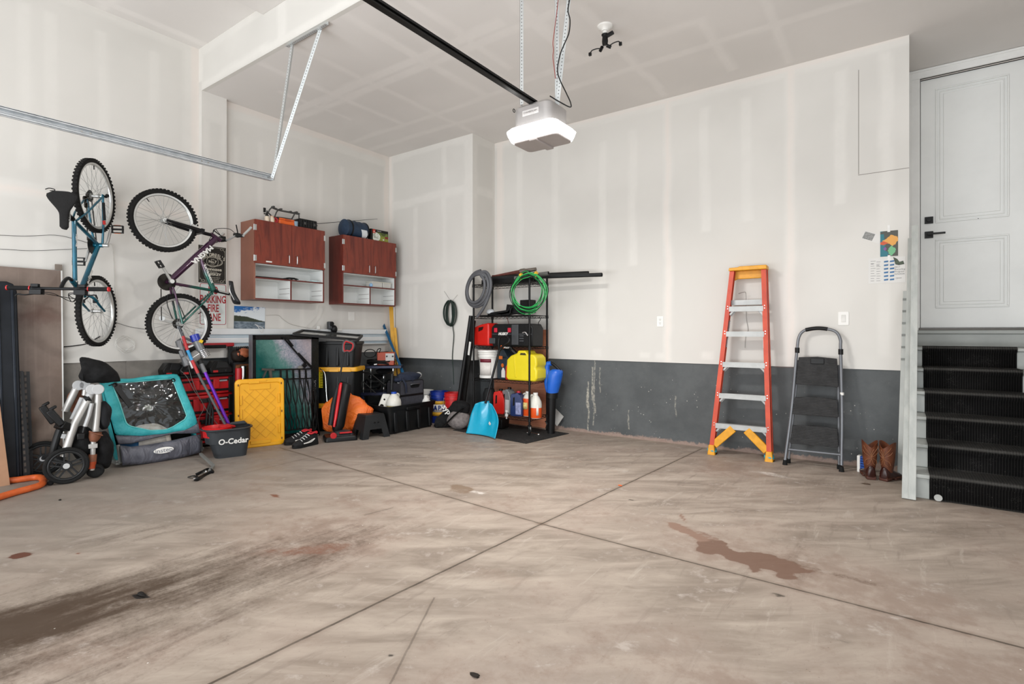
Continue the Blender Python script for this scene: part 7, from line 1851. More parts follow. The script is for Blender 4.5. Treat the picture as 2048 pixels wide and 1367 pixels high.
k = MB(); tw9, th9 = kp(1075, 660, .03).x - kp(992, 660, .03).x, .275; k.prism([(-tw9 / 2 + .02, 0), (tw9 / 2, 0), (tw9 / 2 + .005, th9 * .8), (tw9 / 2 - .03, th9), (-tw9 / 2 + .05, th9), (-tw9 / 2, th9 * .85), (-tw9 / 2, .06)], -.10, .14); k.build('shell', MBPL, tb, bevel=.012)
k = MB(); k.bx(tw9 * .02, tw9 * .18, -.112, -.09, .02, th9 - .01).bx(-tw9 / 2 - .03, -tw9 / 2 + .06, -.105, -.08, .03, .10);
for i in range(3): k.bx(tw9 * .20, tw9 * .30, -.108, -.09, .06 + i * .03, .075 + i * .03)
k.bx(-tw9 / 2 + .01, tw9 / 2 - .01, -.104, -.09, th9 * .52, th9 * .56); k.build('trim', MGRYP, tb, bevel=.003)
k = MB()
for xx in (-tw9 * .38, -tw9 * .04): k.bx(xx - .022, xx + .022, -.114, -.095, th9 * .62, th9 * .82)
k.build('latch', mat('crimson latch', '#c81a35', .4), tb, bevel=.004)
MB().text('HUSKY', .045, T(-tw9 * .2, -.1045, th9 * .55), off=.002, shear=.25, ext=.001).build('lettering', MWPL, tb)
MB().tube(smoothpts([(tw9 * .28, -.105, th9 * .60), (tw9 * .36, -.12, th9 * .62), (tw9 * .40, -.105, th9 * .48)], 4), .008, 8).build('side_handle', MSILV, tb)
wb = onrack('paint_pail', 'white pail with a printed label on the fourth shelf of the wire rack', 'pail', 978, 1, .16)
ph = .365; pr = .135
MB().lathe([(pr * .90, 0), (pr * .91, .01), (pr * .97, ph * .72), (pr * 1.03, ph * .73), (pr * 1.03, ph * .76), (pr, ph * .77), (pr, ph * .82), (pr * 1.05, ph * .83), (pr * 1.05, ph * .87), (pr * 1.0, ph * .88), (pr * 1.08, ph * .90), (pr * 1.08, ph * .97), (pr * .9, ph * .985), (0, ph * .975)], 32).build('pail_body', MWPL, wb, smooth=40)
k = MB(); band(k, pr * .935, pr * .965, .035, .245, -150, -118); k.build('black_label', mat('grey black label', '#3c3b3b', .5, var=.5, vscale=30), wb, solid=.001)
k = MB(); band(k, pr * .935, pr * .968, .035, .20, -112, -40); k.build('paper_label', mat('printed paper label', '#d9d4ce', .5, var=.06, vscale=60), wb, solid=.001)
k = MB(); band(k, pr * .968, pr * .972, .20, .245, -112, -40); k.build('maroon_label', mat('maroon label', '#6e1a2c', .5), wb, solid=.001)
bx_ = onrack('product_box', 'dark printed carton with an orange label beside the white pail on the rack', 'box', 1013, 1, .17, rot=-14)
MB().bx(-.085, .10, -.08, .10, 0, .26).prism([(-.085, .26), (.10, .26), (.02, .37), (-.085, .37)], -.06, .10).build('carton', mat('slate printed card', '#24313b', .5, var=.15), bx_, bevel=.003)
MB().bx(-.05, .02, -.083, -.08, .245, .285).cyl((.02, -.083, .17), (.02, -.081, .17), .025, n=20).build('orange_print', mat('orange print', '#d5691f', .5), bx_)
MB().prism([(.0, .02), (.07, .02), (.07, .10), (.045, .14), (.025, .14), (.0, .10)], -.083, -.0805).build('bottle_print', MWPL, bx_)
rj = onrack('oil_bottle', 'red plastic bottle wedged between the carton and the yellow fuel can', 'bottle', 1024, 1, .06)
k = MB(); k.prism([(-.07, 0), (.08, 0), (.08, .20), (.06, .29), (.03, .29), (.0, .24), (-.07, .16)], -.045, .045); k.build('body', MREDC, rj, bevel=.012)
MB().bx(-.04, .05, -.047, -.045, .035, .14).build('label_patch', mat('cream label', '#d8d2b8', .5, var=.3, vscale=30), rj)
yc = onrack('fuel_can', 'large yellow plastic fuel can on the fourth shelf of the wire rack', 'fuel can', 1053, 1, .11)
MYC = mat('yellow fuel can plastic', '#e0cc1c', .4, var=.03)
yw = (kp(1089, 730, .03).x - kp(1024, 730, .03).x) * .94; yh = .365
k = MB(); k.prism([(-yw / 2 + .02, .0), (yw / 2 - .03, .0), (yw / 2, .04), (yw / 2 + .0, .13), (yw / 2 - .02, .16), (yw / 2, .20), (yw / 2 - .01, .28), (yw / 2 - .05, .32), (yw * .17, .325), (yw * .12, yh), (-yw * .12, yh), (-yw * .16, .33), (-yw * .36, .30), (-yw / 2 + .0, .25), (-yw / 2 - .015, .03)], -.11, .11); k.build('body', MYC, yc, bevel=.022, seg=3)
k = MB(); k.prism([(-.02, .31), (.07, .31), (.055, .335), (-.01, .335)], -.1125, -.10); k.build('handle_hole', mat('dark handle hole', '#3b3608', .8), yc)
k = MB(); k.bar((-yw * .18, -.112, .04), (-yw * .24, -.112, .29), .022, .012, (0, -1, 0)); k.build('moulded_rib', MYC, yc, bevel=.004)
sp_ = MB().tube([(-yw * .28, -.02, .305), (-yw * .40, -.05, .36), (-yw * .46, -.06, .40)], [.03, .026, .022], 12).build('spout', MBPL, yc, smooth=50)
MB().cyl((-yw * .46, -.06, .39), (-yw * .66, -.075, .40), .014, n=12).build('spout_tip', MWPL, sp_); MB().cyl((-yw * .64, -.073, .399), (-yw * .74, -.08, .402), .019, n=12).build('orange_cap', MORG, sp_)
MBLUJ = mat('navy oil jug plastic', '#17295a', .35, var=.06); MSILJ = mat('silver oil jug plastic', '#8b8e90', .35, .3, var=.06); MORL = mat('orange washer fluid', '#e0541c', .3, var=.03)
def oil_jug(name, label, px, m, w, h, y, capm, rot=0, lm=None):
 t = onrack(name, label, 'jug', px, 0, y, 'jugs on the bottom shelf', rot)
 k = MB(); k.prism([(-w / 2, .012), (-w / 2 + .012, 0), (w / 2 - .012, 0), (w / 2, .012), (w / 2, h * .62), (w * .30, h * .86), (w * .16, h * .88), (w * .16, h * .93), (-w * .05, h * .93), (-w * .08, h * .90), (-w * .42, h * .88), (-w / 2, h * .74)], -.055, .055); b = k.build('body', m, t, bevel=.014, seg=3)
 k = MB(); k.prism([(-w * .28, h * .40), (-w * .14, h * .44), (-w * .12, h * .76), (-w * .26, h * .74)], -.058, -.05); k.build('handle_gap', mat('dark jug shadow gap', '#0d0d0f', .8), t)
 MB().cyl((w * .06, 0, h * .92), (w * .06, 0, h), .024, n=16).build('cap', capm, t, bevel=.002)
 if lm: MB().bx(-w * .05, w * .38, -.0575, -.055, h * .08, h * .55).build('label_patch', lm, t)
 return t
oil_jug('oil_jug', 'red oil jug at the left of the jugs on the bottom rack shelf', 1001, MREDC, .15, .31, .12, MBPL, 8)
oil_jug('oil_jug', 'silver oil jug on the bottom rack shelf', 1018, MSILJ, .15, .335, .15, MBPL, -10, mat('white jug label', '#cfd0d0', .5))
oil_jug('oil_jug', 'navy blue oil jug on the bottom rack shelf', 1036, MBLUJ, .16, .305, .10, mat('red cap', '#b5202a', .4), 12, mat('purple jug label', '#8a8fb5', .5, var=.3, vscale=30))
for px, y, lb_ in ((1056, .17, 'orange washer fluid jug with a printed label behind the rack post'), (1071, .09, 'half full washer fluid jug, rightmost on the bottom rack shelf')):
 t = onrack('fluid_jug', lb_, 'jug', px, 0, y, 'jugs on the bottom shelf')
 jug(t, .078, .30, MJUG, None, MWPL, 1, .9, (MORL, .42 if y < .1 else .72), True, -1)
 k = MB(); band(k, .080, .080, .09, .17, -130, -60) if y > .1 else band(k, .080, .080, .04, .17, -50, -30)
 k.build('label_patch', mat('fluid label', '#d9c27a', .5, var=.3, vscale=25) if y > .1 else MWPL, t, solid=.001)
dk = onrack('black_canister', 'black canister half hidden by the blue shovel on the bottom rack shelf', 'canister', 979, 0, .15); MB().lathe([(.07, 0), (.085, .02), (.085, .24), (.07, .27), (.06, .30), (0, .31)], 22).build('body', MBPL2, dk, smooth=50)
wt_ = thing('plastic_valve', 'small white plastic valve hanging at the edge of the bottom rack shelf', 'valve', (RX0 + kp(1013, 825, -.02).x, RY0 - .02, kp(1013, 832, -.02).z), 0); MB().cyl((0, 0, -.03), (0, 0, .07), .008, n=8).cyl((0, 0, .0), (0, 0, .03), .02, n=12).cyl((0, 0, .05), (0, 0, .075), .018, n=10).build('valve_body', MWPL, wt_)
bbn = thing('black_bin', 'small black bin on the mat under the bottom rack shelf', 'bin', (at(1000, 850, Y=5.38).x, 5.38, .009), 0); MB().box((0, 0, .062), (.17, .16, .115), taper=(1.05, 1.05)).build('bin_body', MBPL, bbn, bevel=.01)
pwd = MT('orange plywood'); x, y, z = pwd.obj(); g = pwd.noise(1, 5, .6, vec=pwd.vec(x * 3, y, z * 14), dist=1); pwd.set(pwd.mix(g.sstep(.3, .7), '#a5654a', '#bc7d5e'), .6)
xl_, xr_ = at(991, 800, Y=5.745).x, at(1096, 700, Y=5.745).x
zp = at(1085, 659, Y=5.745).z
tag(MB().bx(xl_ - .02, xr_, 5.742, 5.752, .0, zp).build('plywood_sheet', pwd.m), 'reddish plywood sheet standing between the wire rack and the wall', 'plywood')
m4 = [at(1052, 887, Z=0), at(1138, 867, Z=0), None, at(906, 860, Z=0)]; m4[2] = m4[1] + (m4[3] - m4[0])
mm_ = MT('black rubber floor mat'); n2 = mm_.noise(40, 5, .7, world=True); n1 = mm_.noise(4, 4, .6, world=True)
c = mm_.mix(n2.sstep(.45, .75) * n1.sstep(.35, .7), '#161616', '#504d4a'); c = mm_.mix(mm_.voro(22, None).sstep(.05, .03) * n1.sstep(.4, .6), c, '#c9c6c0'); mm_.set(c, .85)
k = MB(); k.add([p + Vector((0, 0, .0)) for p in m4] + [p + Vector((0, 0, .006)) for p in m4], [(3, 2, 1, 0), (4, 5, 6, 7), (0, 1, 5, 4), (1, 2, 6, 5), (2, 3, 7, 6), (3, 0, 4, 7)])
tag(k.build('floor_mat', mm_.m), 'black rubber floor mat littered with grit under the wire rack', 'mat')
wr = thing('wrench', 'steel wrench lying on the black mat before the rack caster', 'wrench', at(1065, 866, Z=0) + Vector((0, 0, .012)), 0)
a, b = at(1055, 864, Z=.012) - Vector(wr.location), at(1077, 868, Z=.012) - Vector(wr.location)
MB().bar(a, b, .016, .007).torus(b, .014, .005, (0, 0, 1), 18, 6).cyl(a - Vector((0, 0, .004)), a + Vector((0, 0, .004)), .018, n=14).build('shank', MSTEEL, wr)
l0, r0 = at(938, 865, Z=.01), at(996, 876, Z=.01)
FSh = Frame(l0.lerp(r0, .5) * 1, math.degrees(math.atan2(r0.y - l0.y, r0.x - l0.x))); FSh.loc.z = 0
sv = thing('snow_shovel', 'bright cyan snow shovel with a black handle leaning on the wire rack', 'shovel', FSh.loc, math.degrees(FSh.rot))
def sh(x, y):
 yy = .1
 for _ in range(8):
  q_ = FSh.p(x, y, yy); yy = .5 * yy + .5 * (.25 * q_.z)
 return FSh.p(x, y, yy)
w0 = (r0 - l0).length / 2
tl_, tr2 = sh(958, 802), sh(990, 806)
hh = tl_.z
def blade(u, v):
 cx = (sh(967, 870).x) * (1 - v) + ((tl_.x + tr2.x) / 2) * v
 wd = w0 * (1 - .04 * v - .42 * max(0, v - .45) ** 1.6 * 2.2)
 s_ = 2 * u - 1; curl = .055 * s_ * s_ * (1 - .2 * v) + .035 * math.exp(-(s_ / .18) ** 2) * v * -1.0 + .02 * math.exp(-((abs(s_) - .45) / .2) ** 2) * v
 zz = .012 + hh * v * (1 - .10 * s_ * s_ * v)
 return Vector((cx + wd * s_, .25 * zz - curl + .03 * math.sin(PI * v) - .0, zz))
mc = mat('glossy cyan plastic', '#18a5c8', .22, var=.04, Coat_Weight=.4)
MB().sheet(blade, 28, 18).build('blade', mc, sv, solid=.006, smooth=80)
k = MB(); c = blade(.66, .36); k.box(c + Vector((0, -.012, 0)), (.035, .003, .04), (18, 45, 0)); k.build('price_sticker', MWPL, sv)
g0, g1 = sh(972, 806), sh(999, 699)
MB().cyl(g0 + Vector((0, -.012, 0)), g1, .0145, n=14).build('shaft', mat('black enamel shaft', '#1c1c1e', .25, .3), sv)
k = MB(); k.tube(smoothpts([sh(999, 700), sh(997, 688), sh(999, 676), sh(1008, 673), sh(1018, 676), sh(1017, 684), sh(1006, 692), sh(1000, 700)], 5), .014, 10); k.build('d_grip', MBPL, sv, smooth=60)
FBl = Frame((-3.36, 5.46, 0), 4); bl = lambda x, y, d=0: FBl.p(x, y, d)
lb_ = thing('leaf_blower', 'blue and black leaf blower standing nozzle down against the rack', 'leaf blower', FBl.loc, 4)
k = MB(); k.tube([bl(1102, 866) * 1, bl(1103, 820), bl(1104, 795), bl(1104, 787)], [.044, .05, .053, .058], 20); k.tube([bl(1104, 795), bl(1105, 783)], .07, 20); bo = k.build('nozzle_tube', MBPL, lb_, smooth=50)
MBLW = mat('blower blue plastic', '#1a5fc4', .35, var=.05)
k = MB(); k.loft([[Vector((c.x + rx * math.cos(a), ry * math.sin(a), c.z)) for a in [2 * PI * j / 24 for j in range(24)]] for c, rx, ry in ((bl(1105, 785), .068, .07), (bl(1107, 770), .085, .085), (bl(1110, 750), .095, .09), (bl(1112, 742), .085, .085), (bl(1113, 738), .05, .06))]); k.build('motor_housing', MBLW, lb_, smooth=60)
k = MB(); k.tube(smoothpts([bl(1098, 785), bl(1094, 770), bl(1096, 750), bl(1094, 738), bl(1096, 728), bl(1103, 726)], 5), [.03] * 6 + [.036] * 8 + [.034] * 8 + [.028] * 4, 14); k.build('handle', MBLW, lb_, smooth=60)
k = MB(); k.tube(smoothpts([bl(1101, 724), bl(1110, 730), bl(1119, 740), bl(1122, 748)], 4), .02, 10).tube([bl(1092, 742, -.01), bl(1091, 757, -.01), bl(1093, 765, -.01)], .018, 8); k.build('black_guard', MBPL, lb_, smooth=60)
tl9 = MB(); a, b, c, d = [at(x, y, Y=5.70) for x, y in ((1109, 815), (1127, 833), (1114, 852), (1104, 840))]
tl9.add([a, b, c, d] + [p + Vector((0, .01, 0)) for p in (a, b, c, d)], [(0, 1, 2, 3), (7, 6, 5, 4), (0, 4, 5, 1), (1, 5, 6, 2), (2, 6, 7, 3), (3, 7, 4, 0)])
tag(tl9.build('tile_offcut', mat('white tile', '#cfcdc8', .4)), 'white tile offcut standing on its corner behind the leaf blower', 'tile')
# ================================================================ orange step ladder leaning folded on the wall
fl_, fr2 = at(1418, 908, Z=0), at(1541, 923, Z=0)
FL = Frame(fl_.lerp(fr2, .5), math.degrees(math.atan2(fr2.y - fl_.y, fr2.x - fl_.x)))
ld = thing('step_ladder', 'tall orange fibreglass ladder with a yellow cap leaning folded on the back wall', 'ladder', FL.loc, math.degrees(FL.rot))
def lp_(x, y, d=0):
 yy = .05
 for _ in range(8):
  q_ = FL.p(x, y, yy); yy = .5 * yy + .5 * (.055 * q_.z + d)
 return FL.p(x, y, yy)
mo_ = MT('orange fibreglass'); n = mo_.noise(6, 4); n2 = mo_.noise(90, 3); mo_.set(mo_.mix(n2.sstep(.72, .78), mo_.mix(n.sstep(.3, .7), '#b93816', '#cd471f'), '#e8c0b0'), .45)
MLAD = mo_.m; MALU = mat('scuffed aluminium tread', '#adaeac', .5, .3, var=.08, vscale=12); MYLD = mat('ladder yellow plastic', '#dd9a14', .45, var=.1, vscale=14)
def channel(mb, a, b, w, d, s_):
 """C rail from a to b, web on the outside"""
 mb.bar(a + Vector((0, 0, 0)), b, w, .006, (0, 1, 0)); mb.bar(a + Vector((s_ * (w / 2 - .003), d / 2, 0)), b + Vector((s_ * (w / 2 - .003), d / 2, 0)), .006, d, (0, 1, 0)); mb.bar(a + Vector((0, d, 0)), b + Vector((0, d, 0)), w, .006, (0, 1, 0))
la, lb2 = lp_(1423, 893), lp_(1464, 541); ra, rb2 = lp_(1538, 907), lp_(1527, 538)
for a, b, s_ in ((la, lb2, -1), (ra, rb2, 1)):
 k = MB(); channel(k, a, b, .042, .075, s_); k.build('front_rail', MLAD, ld)
 k = MB(); o_ = Vector((s_ * .012, .085, 0)); k.bar(a + o_ + Vector((0, 0, -.01)), b + o_, .030, .028, (0, 1, 0)); k.build('rear_rail', MLAD, ld)
def xat(z, s_):
 a, b = (la, lb2) if s_ < 0 else (ra, rb2); return a.lerp(b, (z - a.z) / (b.z - a.z))
for i, y in enumerate((600, 613.5, 664, 726, 790, 852)):
 z = (lp_(1490, y).z); L_, R_2 = xat(z, -1), xat(z, 1)
 k = MB(); back = i == 0
 yo = .07 if back else -.004
 k.bar(L_ + Vector((.012, yo + .035, 0)), R_2 + Vector((-.012, yo + .035, 0)), .078 if not back else .04, .006, (0, 0, 1)); k.bar(L_ + Vector((.012, yo, -.018)), R_2 + Vector((-.012, yo, -.018)), .004, .05, (0, 0, 1))
 st2 = k.build('step', MALU, ld)
 if i in (1, 3, 5) or i == 4:
  k = MB()
  for s_, q in ((1, L_), (-1, R_2)):
   k.bar(q + Vector((s_ * .015, .01, -.075)), q + Vector((s_ * .075, .01, -.012)), .016, .005, (0, 1, 0)); k.bar(q + Vector((s_ * .02, .06, -.085)), q + Vector((s_ * .085, .06, -.012)), .016, .005, (0, 1, 0))
  k.build('step_brace', MALU, st2)
 if not back:
  k = MB()
  for q in (L_, R_2):
   for dz in (-.015, .01): k.cyl(q + Vector((0, -.0035, dz)), q + Vector((0, -.007, dz)), .005, n=8)
  k.build('rivet', MSTEEL, st2)
k = MB(); tl_, tr_ = lp_(1459, 540), lp_(1532, 536); zc = (tl_.z + tr_.z) / 2
k.prism([(tl_.x - .005, zc - .01), (tr_.x + .01, zc - .01), (tr_.x + .008, zc + .03), (tl_.x + .10, zc + .03), (tl_.x + .08, zc + .022), (tl_.x, zc + .02)], tl_.y - .03, tl_.y + .11); k.prism([(tl_.x + .03, zc - .10), (tl_.x + .06, zc - .085), (tr_.x - .03, zc - .085), (tr_.x - .0, zc - .10), (tr_.x - .0, zc), (tl_.x + .02, zc)], tl_.y + .075, tl_.y + .105); k.build('top_cap', MYLD, ld, bevel=.006)
for a, s_ in ((la, -1), (ra, 1)):
 k = MB(); k.box(a + Vector((0, .03, -.03)), (.075, .10, .10), taper=(.68, .9)); ft = k.build('foot', MYLD, ld, bevel=.006)
 k = MB(); k.bar(a + Vector((-s_ * .02, .02, .02)), a + Vector((-s_ * .20, .02, .20)), .075, .035, (0, 1, 0)).bar(a + Vector((-s_ * .02, .07, .02)), a + Vector((-s_ * .15, .07, .14)), .03, .03, (0, 1, 0)); k.build('foot_brace', MYLD, ld, bevel=.006)
 k = MB(); c = Vector((a.x + s_ * .005, a.y + .05, .022)); k.box(c, (.07, .07, .044)); k.build('rear_foot', MYLD, ft, bevel=.006)
 k = MB(); c = Vector((a.x, a.y + .03, .035)); blob(k, c, (.045, .045, .033), 7, .3); k.build('teal_sock', mat('teal cloth', '#3a9db0', .8, var=.2), ft, smooth=60)
 MB().box((a.x + .01, a.y + .04, .006), (.06, .06, .012)).build('rubber_pad', MRUB, ft)
k = MB()
for s_ in (-1, 1):
 q0, q1 = xat(lp_(1490, 640).z, s_), xat(lp_(1490, 695).z, s_); k.bar(q0 + Vector((-s_ * .02, .06, 0)), q1 + Vector((-s_ * .02, .05, 0)), .018, .008, (0, 1, 0))
k.build('spreader', MSTEEL, ld)
wires_b = MB().tube(smoothpts([at(1477, 587, Y=5.70), at(1488, 584, Y=5.66), at(1492, 588, Y=5.70), at(1492, 620, Y=5.74), at(1493, 640, Y=5.745), at(1496, 660, Y=5.745), at(1491, 675, Y=5.745), at(1490, 695, Y=5.745)], 4), .0022, 6).build('hook_wire', mat('grey hook wire', '#8b8884', .4, .4)); tag(wires_b, 'wire hook and thin cord on the wall behind the orange ladder', 'wire')
# ================================================================ grey three-step folding ladder
f0, f1 = at(1569, 929, Z=0), at(1683, 943, Z=0)
FG = Frame(f0.lerp(f1, .5), math.degrees(math.atan2(f1.y - f0.y, f1.x - f0.x)))
sl_ = thing('folding_step_stool', 'grey tubular three-step folding ladder with black ribbed treads leaning on the wall', 'ladder', FG.loc, math.degrees(FG.rot))
def gp_(x, y, d=0):
 yy = .05
 for _ in range(8):
  q_ = FG.p(x, y, yy); yy = .5 * yy + .5 * (.19 * q_.z + d)
 return FG.p(x, y, yy)
MTUB = mat('grey hammered tube', '#74767a', .35, .45, var=.05)
left = [gp_(1570, 920), gp_(1583, 820), gp_(1592, 720), gp_(1595, 690)]; arch = [gp_(1597, 677), gp_(1602, 666), gp_(1613, 659), gp_(1637, 656), gp_(1662, 659), gp_(1675, 666), gp_(1681, 680)]; right = [gp_(1681, 692), gp_(1682, 730), gp_(1684, 830), gp_(1683, 930)]
MB().tube(smoothpts(left + arch + right, 4), .0135, 12).build('main_tube', MTUB, sl_, smooth=60)
MB().tube(smoothpts([gp_(1611, 659.5), gp_(1624, 657), gp_(1637, 656), gp_(1650, 657), gp_(1655, 658)], 4), .018, 12).build('hand_grip', MBPL, sl_, smooth=60)
for p in (gp_(1594.5, 699), gp_(1681.5, 702)): MB().cyl(p - Vector((0, 0, .03)), p + Vector((0, 0, .02)), .02, n=14).build('tube_collar', MBPL, sl_)
for p, q in ((left[0], .03), (right[-1], .03)):
 MB().cyl(Vector((p.x, p.y - .003, 0)), Vector((p.x, p.y, .045)), .022, .016, n=14).build('rubber_foot', MRUB, sl_)
k = MB()
for p, t_, s_ in ((left[0], left[2], 1), (right[-1], right[1], -1)): k.cyl(Vector((p.x + s_ * .02, p.y + .09, .02)), Vector((t_.x + s_ * .02, t_.y + .03, t_.z)), .0115, n=10)
a, b = gp_(1577, 898), gp_(1682, 909); k.cyl(a, b, .0105, n=10); k.build('rear_tube', MTUB, sl_)
k = MB()
for p in (Vector((left[0].x + .02, left[0].y + .09, .0)), Vector((right[-1].x - .02, right[-1].y + .09, .0))): k.cyl(p, p + Vector((0, 0, .04)), .018, n=12)
k.build('rear_foot', MRUB, sl_)
mtr = MT('black ribbed tread'); x, y, z = mtr.obj(); rb_ = (z * (2 * PI / .0135)).sin(); n = mtr.noise(14, 5, .65); n2 = mtr.noise(120, 3)
mtr.set(mtr.mix(rb_.sstep(.1, .9) * n.sstep(.3, .65), '#19191a', '#3d3d3e'), .6, bump=rb_ + n2 * .2, bstr=.5, bdist=.004)
for i, (tl, tr, bl_, br) in enumerate((((1597, 714), (1674, 717), (1593, 768), (1675, 774)), ((1590, 794), (1675, 799), (1586, 828), (1675, 835)), ((1586, 850), (1675, 857), (1581, 886), (1675, 895)))):
 A, B, Cc, D = [gp_(*p, -.012) for p in (tl, tr, br, bl_)]; up = (A - D).normalized()
 rings = []
 k = MB()
 mid = A.lerp(B, .5) + up * .012
 outl = [D + Vector((-.008, 0, .01)), D, Cc, Cc + Vector((.008, 0, .012)), B, mid, A]
 k.add(outl + [p + Vector((0, .025, 0)) for p in outl], [tuple(range(7)), tuple(range(13, 6, -1))] + [(j, j + 7, (j + 1) % 7 + 7, (j + 1) % 7) for j in range(7)])
 tr_ = k.build('tread', mtr.m, sl_, fix=True, bevel=.004)
 if i == 0:
  c = A.lerp(B, .5); k = MB(); k.box(c + Vector((0, -.004, -.03)), (.11, .02, .055), (-10, 0, 0)); k.build('release_catch', MBPL2, tr_, bevel=.006)
k = MB(); p = gp_(1684, 787); k.cyl(p - Vector((0, 0, .012)), p + Vector((0, 0, .012)), .016, n=12); k.build('white_tape', MWPL, sl_)
# ================================================================ boots, brush, boards
def boot(px, py, toe, label):
 c = at(px, py, Z=0); t = thing('cowboy_boot', label, 'boot', c, toe, 'cowboy boots by the stairs'); t.scale = (.92, .92, .93)
 MLB = MT('tan boot leather'); n = MLB.noise(12, 5, .6); MLB.set(MLB.mix(n.sstep(.3, .7), '#512a19', '#6f3d24'), .45)
 MDB = mat('oxblood boot leather', '#32120b', .3, var=.12, vscale=14)
 rings = []
 for z, rx, ry, yc in ((.075, .040, .05, .045), (.10, .043, .052, .045), (.13, .048, .056, .045), (.18, .054, .061, .046), (.24, .058, .066, .047), (.30, .061, .070, .047)):
  rings.append([Vector((rx * math.cos(a), yc + ry * math.sin(a), z)) for a in [2 * PI * j / 28 for j in range(28)]])
 rings.append([Vector((.063 * math.cos(a), .047 + .072 * math.sin(a), .285 + .060 * abs(math.cos(a)) ** 1.2)) for a in [2 * PI * j / 28 for j in range(28)]])
 rings = rings[:-2] + [rings[-1]]
 rings += [[Vector((.058 * math.cos(a), .047 + .067 * math.sin(a), .284 + .060 * abs(math.cos(a)) ** 1.2)) for a in [2 * PI * j / 28 for j in range(28)]], [Vector((.042 * math.cos(a), .047 + .05 * math.sin(a), .10)) for a in [2 * PI * j / 28 for j in range(28)]]]
 MB().loft(rings).build('shaft', MLB.m, t, smooth=60)
 prof = [(-.022, .026, .10), (-.012, .036, .125), (.02, .042, .135), (.06, .043, .115), (.11, .046, .085), (.16, .048, .065), (.205, .042, .05), (.235, .028, .04), (.25, .012, .03)]
 rings = [[Vector((w * math.cos(a), y, .032 + max(0, math.sin(a)) * (zt - .032) + min(0, math.sin(a)) * .010)) for a in [2 * PI * j / 20 for j in range(20)]] for y, w, zt in prof]
 MB().loft(rings).build('foot', MDB, t, smooth=60)
 sole = [(x_ * 1.08, y) for x_, y in ((-.030, -.018), (.030, -.018), (.038, .02), (.034, .07), (.048, .13), (.050, .17), (.042, .215), (.015, .252), (-.015, .252), (-.042, .215), (-.050, .17), (-.048, .13), (-.034, .07), (-.038, .02))]
 n_ = len(sole); k = MB(); k.add([Vector((x_, y, .022)) for x_, y in sole] + [Vector((x_, y, .034)) for x_, y in sole], [tuple(range(n_ - 1, -1, -1)), tuple(range(n_, 2 * n_))] + [(j, (j + 1) % n_, n_ + (j + 1) % n_, n_ + j) for j in range(n_)])
 k.build('sole', mat('boot sole edge', '#5a3020', .5), t, fix=True)
 MB().prism([(-.036, 0), (.036, 0), (.038, .025), (-.038, .025)], -.022, .055).build('heel', mat('boot heel stack', '#4b261a', .5), t, bevel=.006)
 MB().bx(-.045, .045, .10, .22, .0, .022).build('fore_sole', mat('boot heel stack', '#4b261a', .5), t, bevel=.008)
 k = MB()
 P_ = lambda a, z, o=.0025: Vector(((.050 + (z - .1) * .07 + o) * math.cos(R(a)), .046 + (.056 + (z - .1) * .07 + o) * math.sin(R(a)), z))
 for s_ in (-1, 1):
  for pts in (((-90, .20), (-90 + s_ * 14, .235), (-90 + s_ * 40, .27), (-90 + s_ * 55, .30)), ((-90, .20), (-90 + s_ * 22, .215), (-90 + s_ * 50, .235), (-90 + s_ * 65, .26)), ((-90, .195), (-90 + s_ * 20, .185), (-90 + s_ * 45, .17), (-90 + s_ * 55, .14)), ((-90, .19), (-90 + s_ * 8, .165), (-90 + s_ * 15, .145), (-90 + s_ * 34, .13)), ((-90, .21), (-90 + s_ * 5, .245), (-90 + s_ * 16, .275))):
   k.tube(smoothpts([P_(*p) for p in pts], 4), .0024, 5)
 k.build('stitching', mat('pale tan stitching', '#8a5a3a', .6), t)
 return t
boot(1742, 958, 14, 'left cowboy boot of the brown pair, toe angled towards the white brush'); boot(1769, 961, -28, 'right cowboy boot of the brown pair, toe pointing towards the grey boards')
bp = at(1721, 944, Z=0)
br = thing('scrub_brush', 'white-backed brush with blue bristles standing on end left of the boots', 'brush', bp + Vector((0, .02, 0)), -10)
MB().bx(-.022, .002, -.03, .03, 0, .145).build('back', MWPL, br, bevel=.006)
k = MB()
for i in range(6): k.bx(.002, .045, -.026, .026, .018 + i * .021, .034 + i * .021)
k.build('bristles', mat('royal blue bristle', '#1b4a9c', .7), br)
MBRD = MT('grey painted board'); x, y, z = MBRD.obj(); n = MBRD.noise(1, 5, .6, vec=MBRD.vec(x * 20, y * 20, z * 1.5)); MBRD.set(MBRD.mix(n.sstep(.3, .7), '#a5a8a4', '#b6b8b3'), .5)
def board(label, pb, pt, w, d, extra=None):
 pb, pt = Vector(pb), Vector(pt); t = thing('timber_board', label, 'board', (pb.x, pb.y, 0), 0, 'grey boards by the stairs'); o_ = Vector((pb.x, pb.y, 0))
 MB().bar(pb - o_, pt - o_, w, d, (0, 1, 0)).build('plank', MBRD.m, t, bevel=.002); return t
p0, p1 = at(1824, 999, Z=.0), at(1830, 452, Y=5.60)
b3 = board('tallest of the grey boards by the stairs, right against the steps', p0 + Vector((0, 0, 0)), p1, .046, .035)
p0, p1 = at(1811, 997, Z=.0), at(1822.5, 478, Y=5.70)
b2_ = board('middle grey board leaning between the notched board and the tallest one', p0, p1, .046, .035)
p0, p1 = at(1801, 957, Z=.0), at(1813, 582, Y=5.70)
b1_ = board('shortest grey board by the stairs, with a notched upper edge', p0, p1, .048, .03)
k = MB(); q0, q1 = Vector(p0), Vector(p1); oo = Vector((q0.x, q0.y, 0))
for i in range(6):
 f = .63 + i * .065; c = q0.lerp(q1, f) - oo; k.box(c + Vector((-.0, -.018, 0)), (.049, .006, .018))
k.build('notch', mat('grey paint, notch', '#7e817d', .6), b1_)
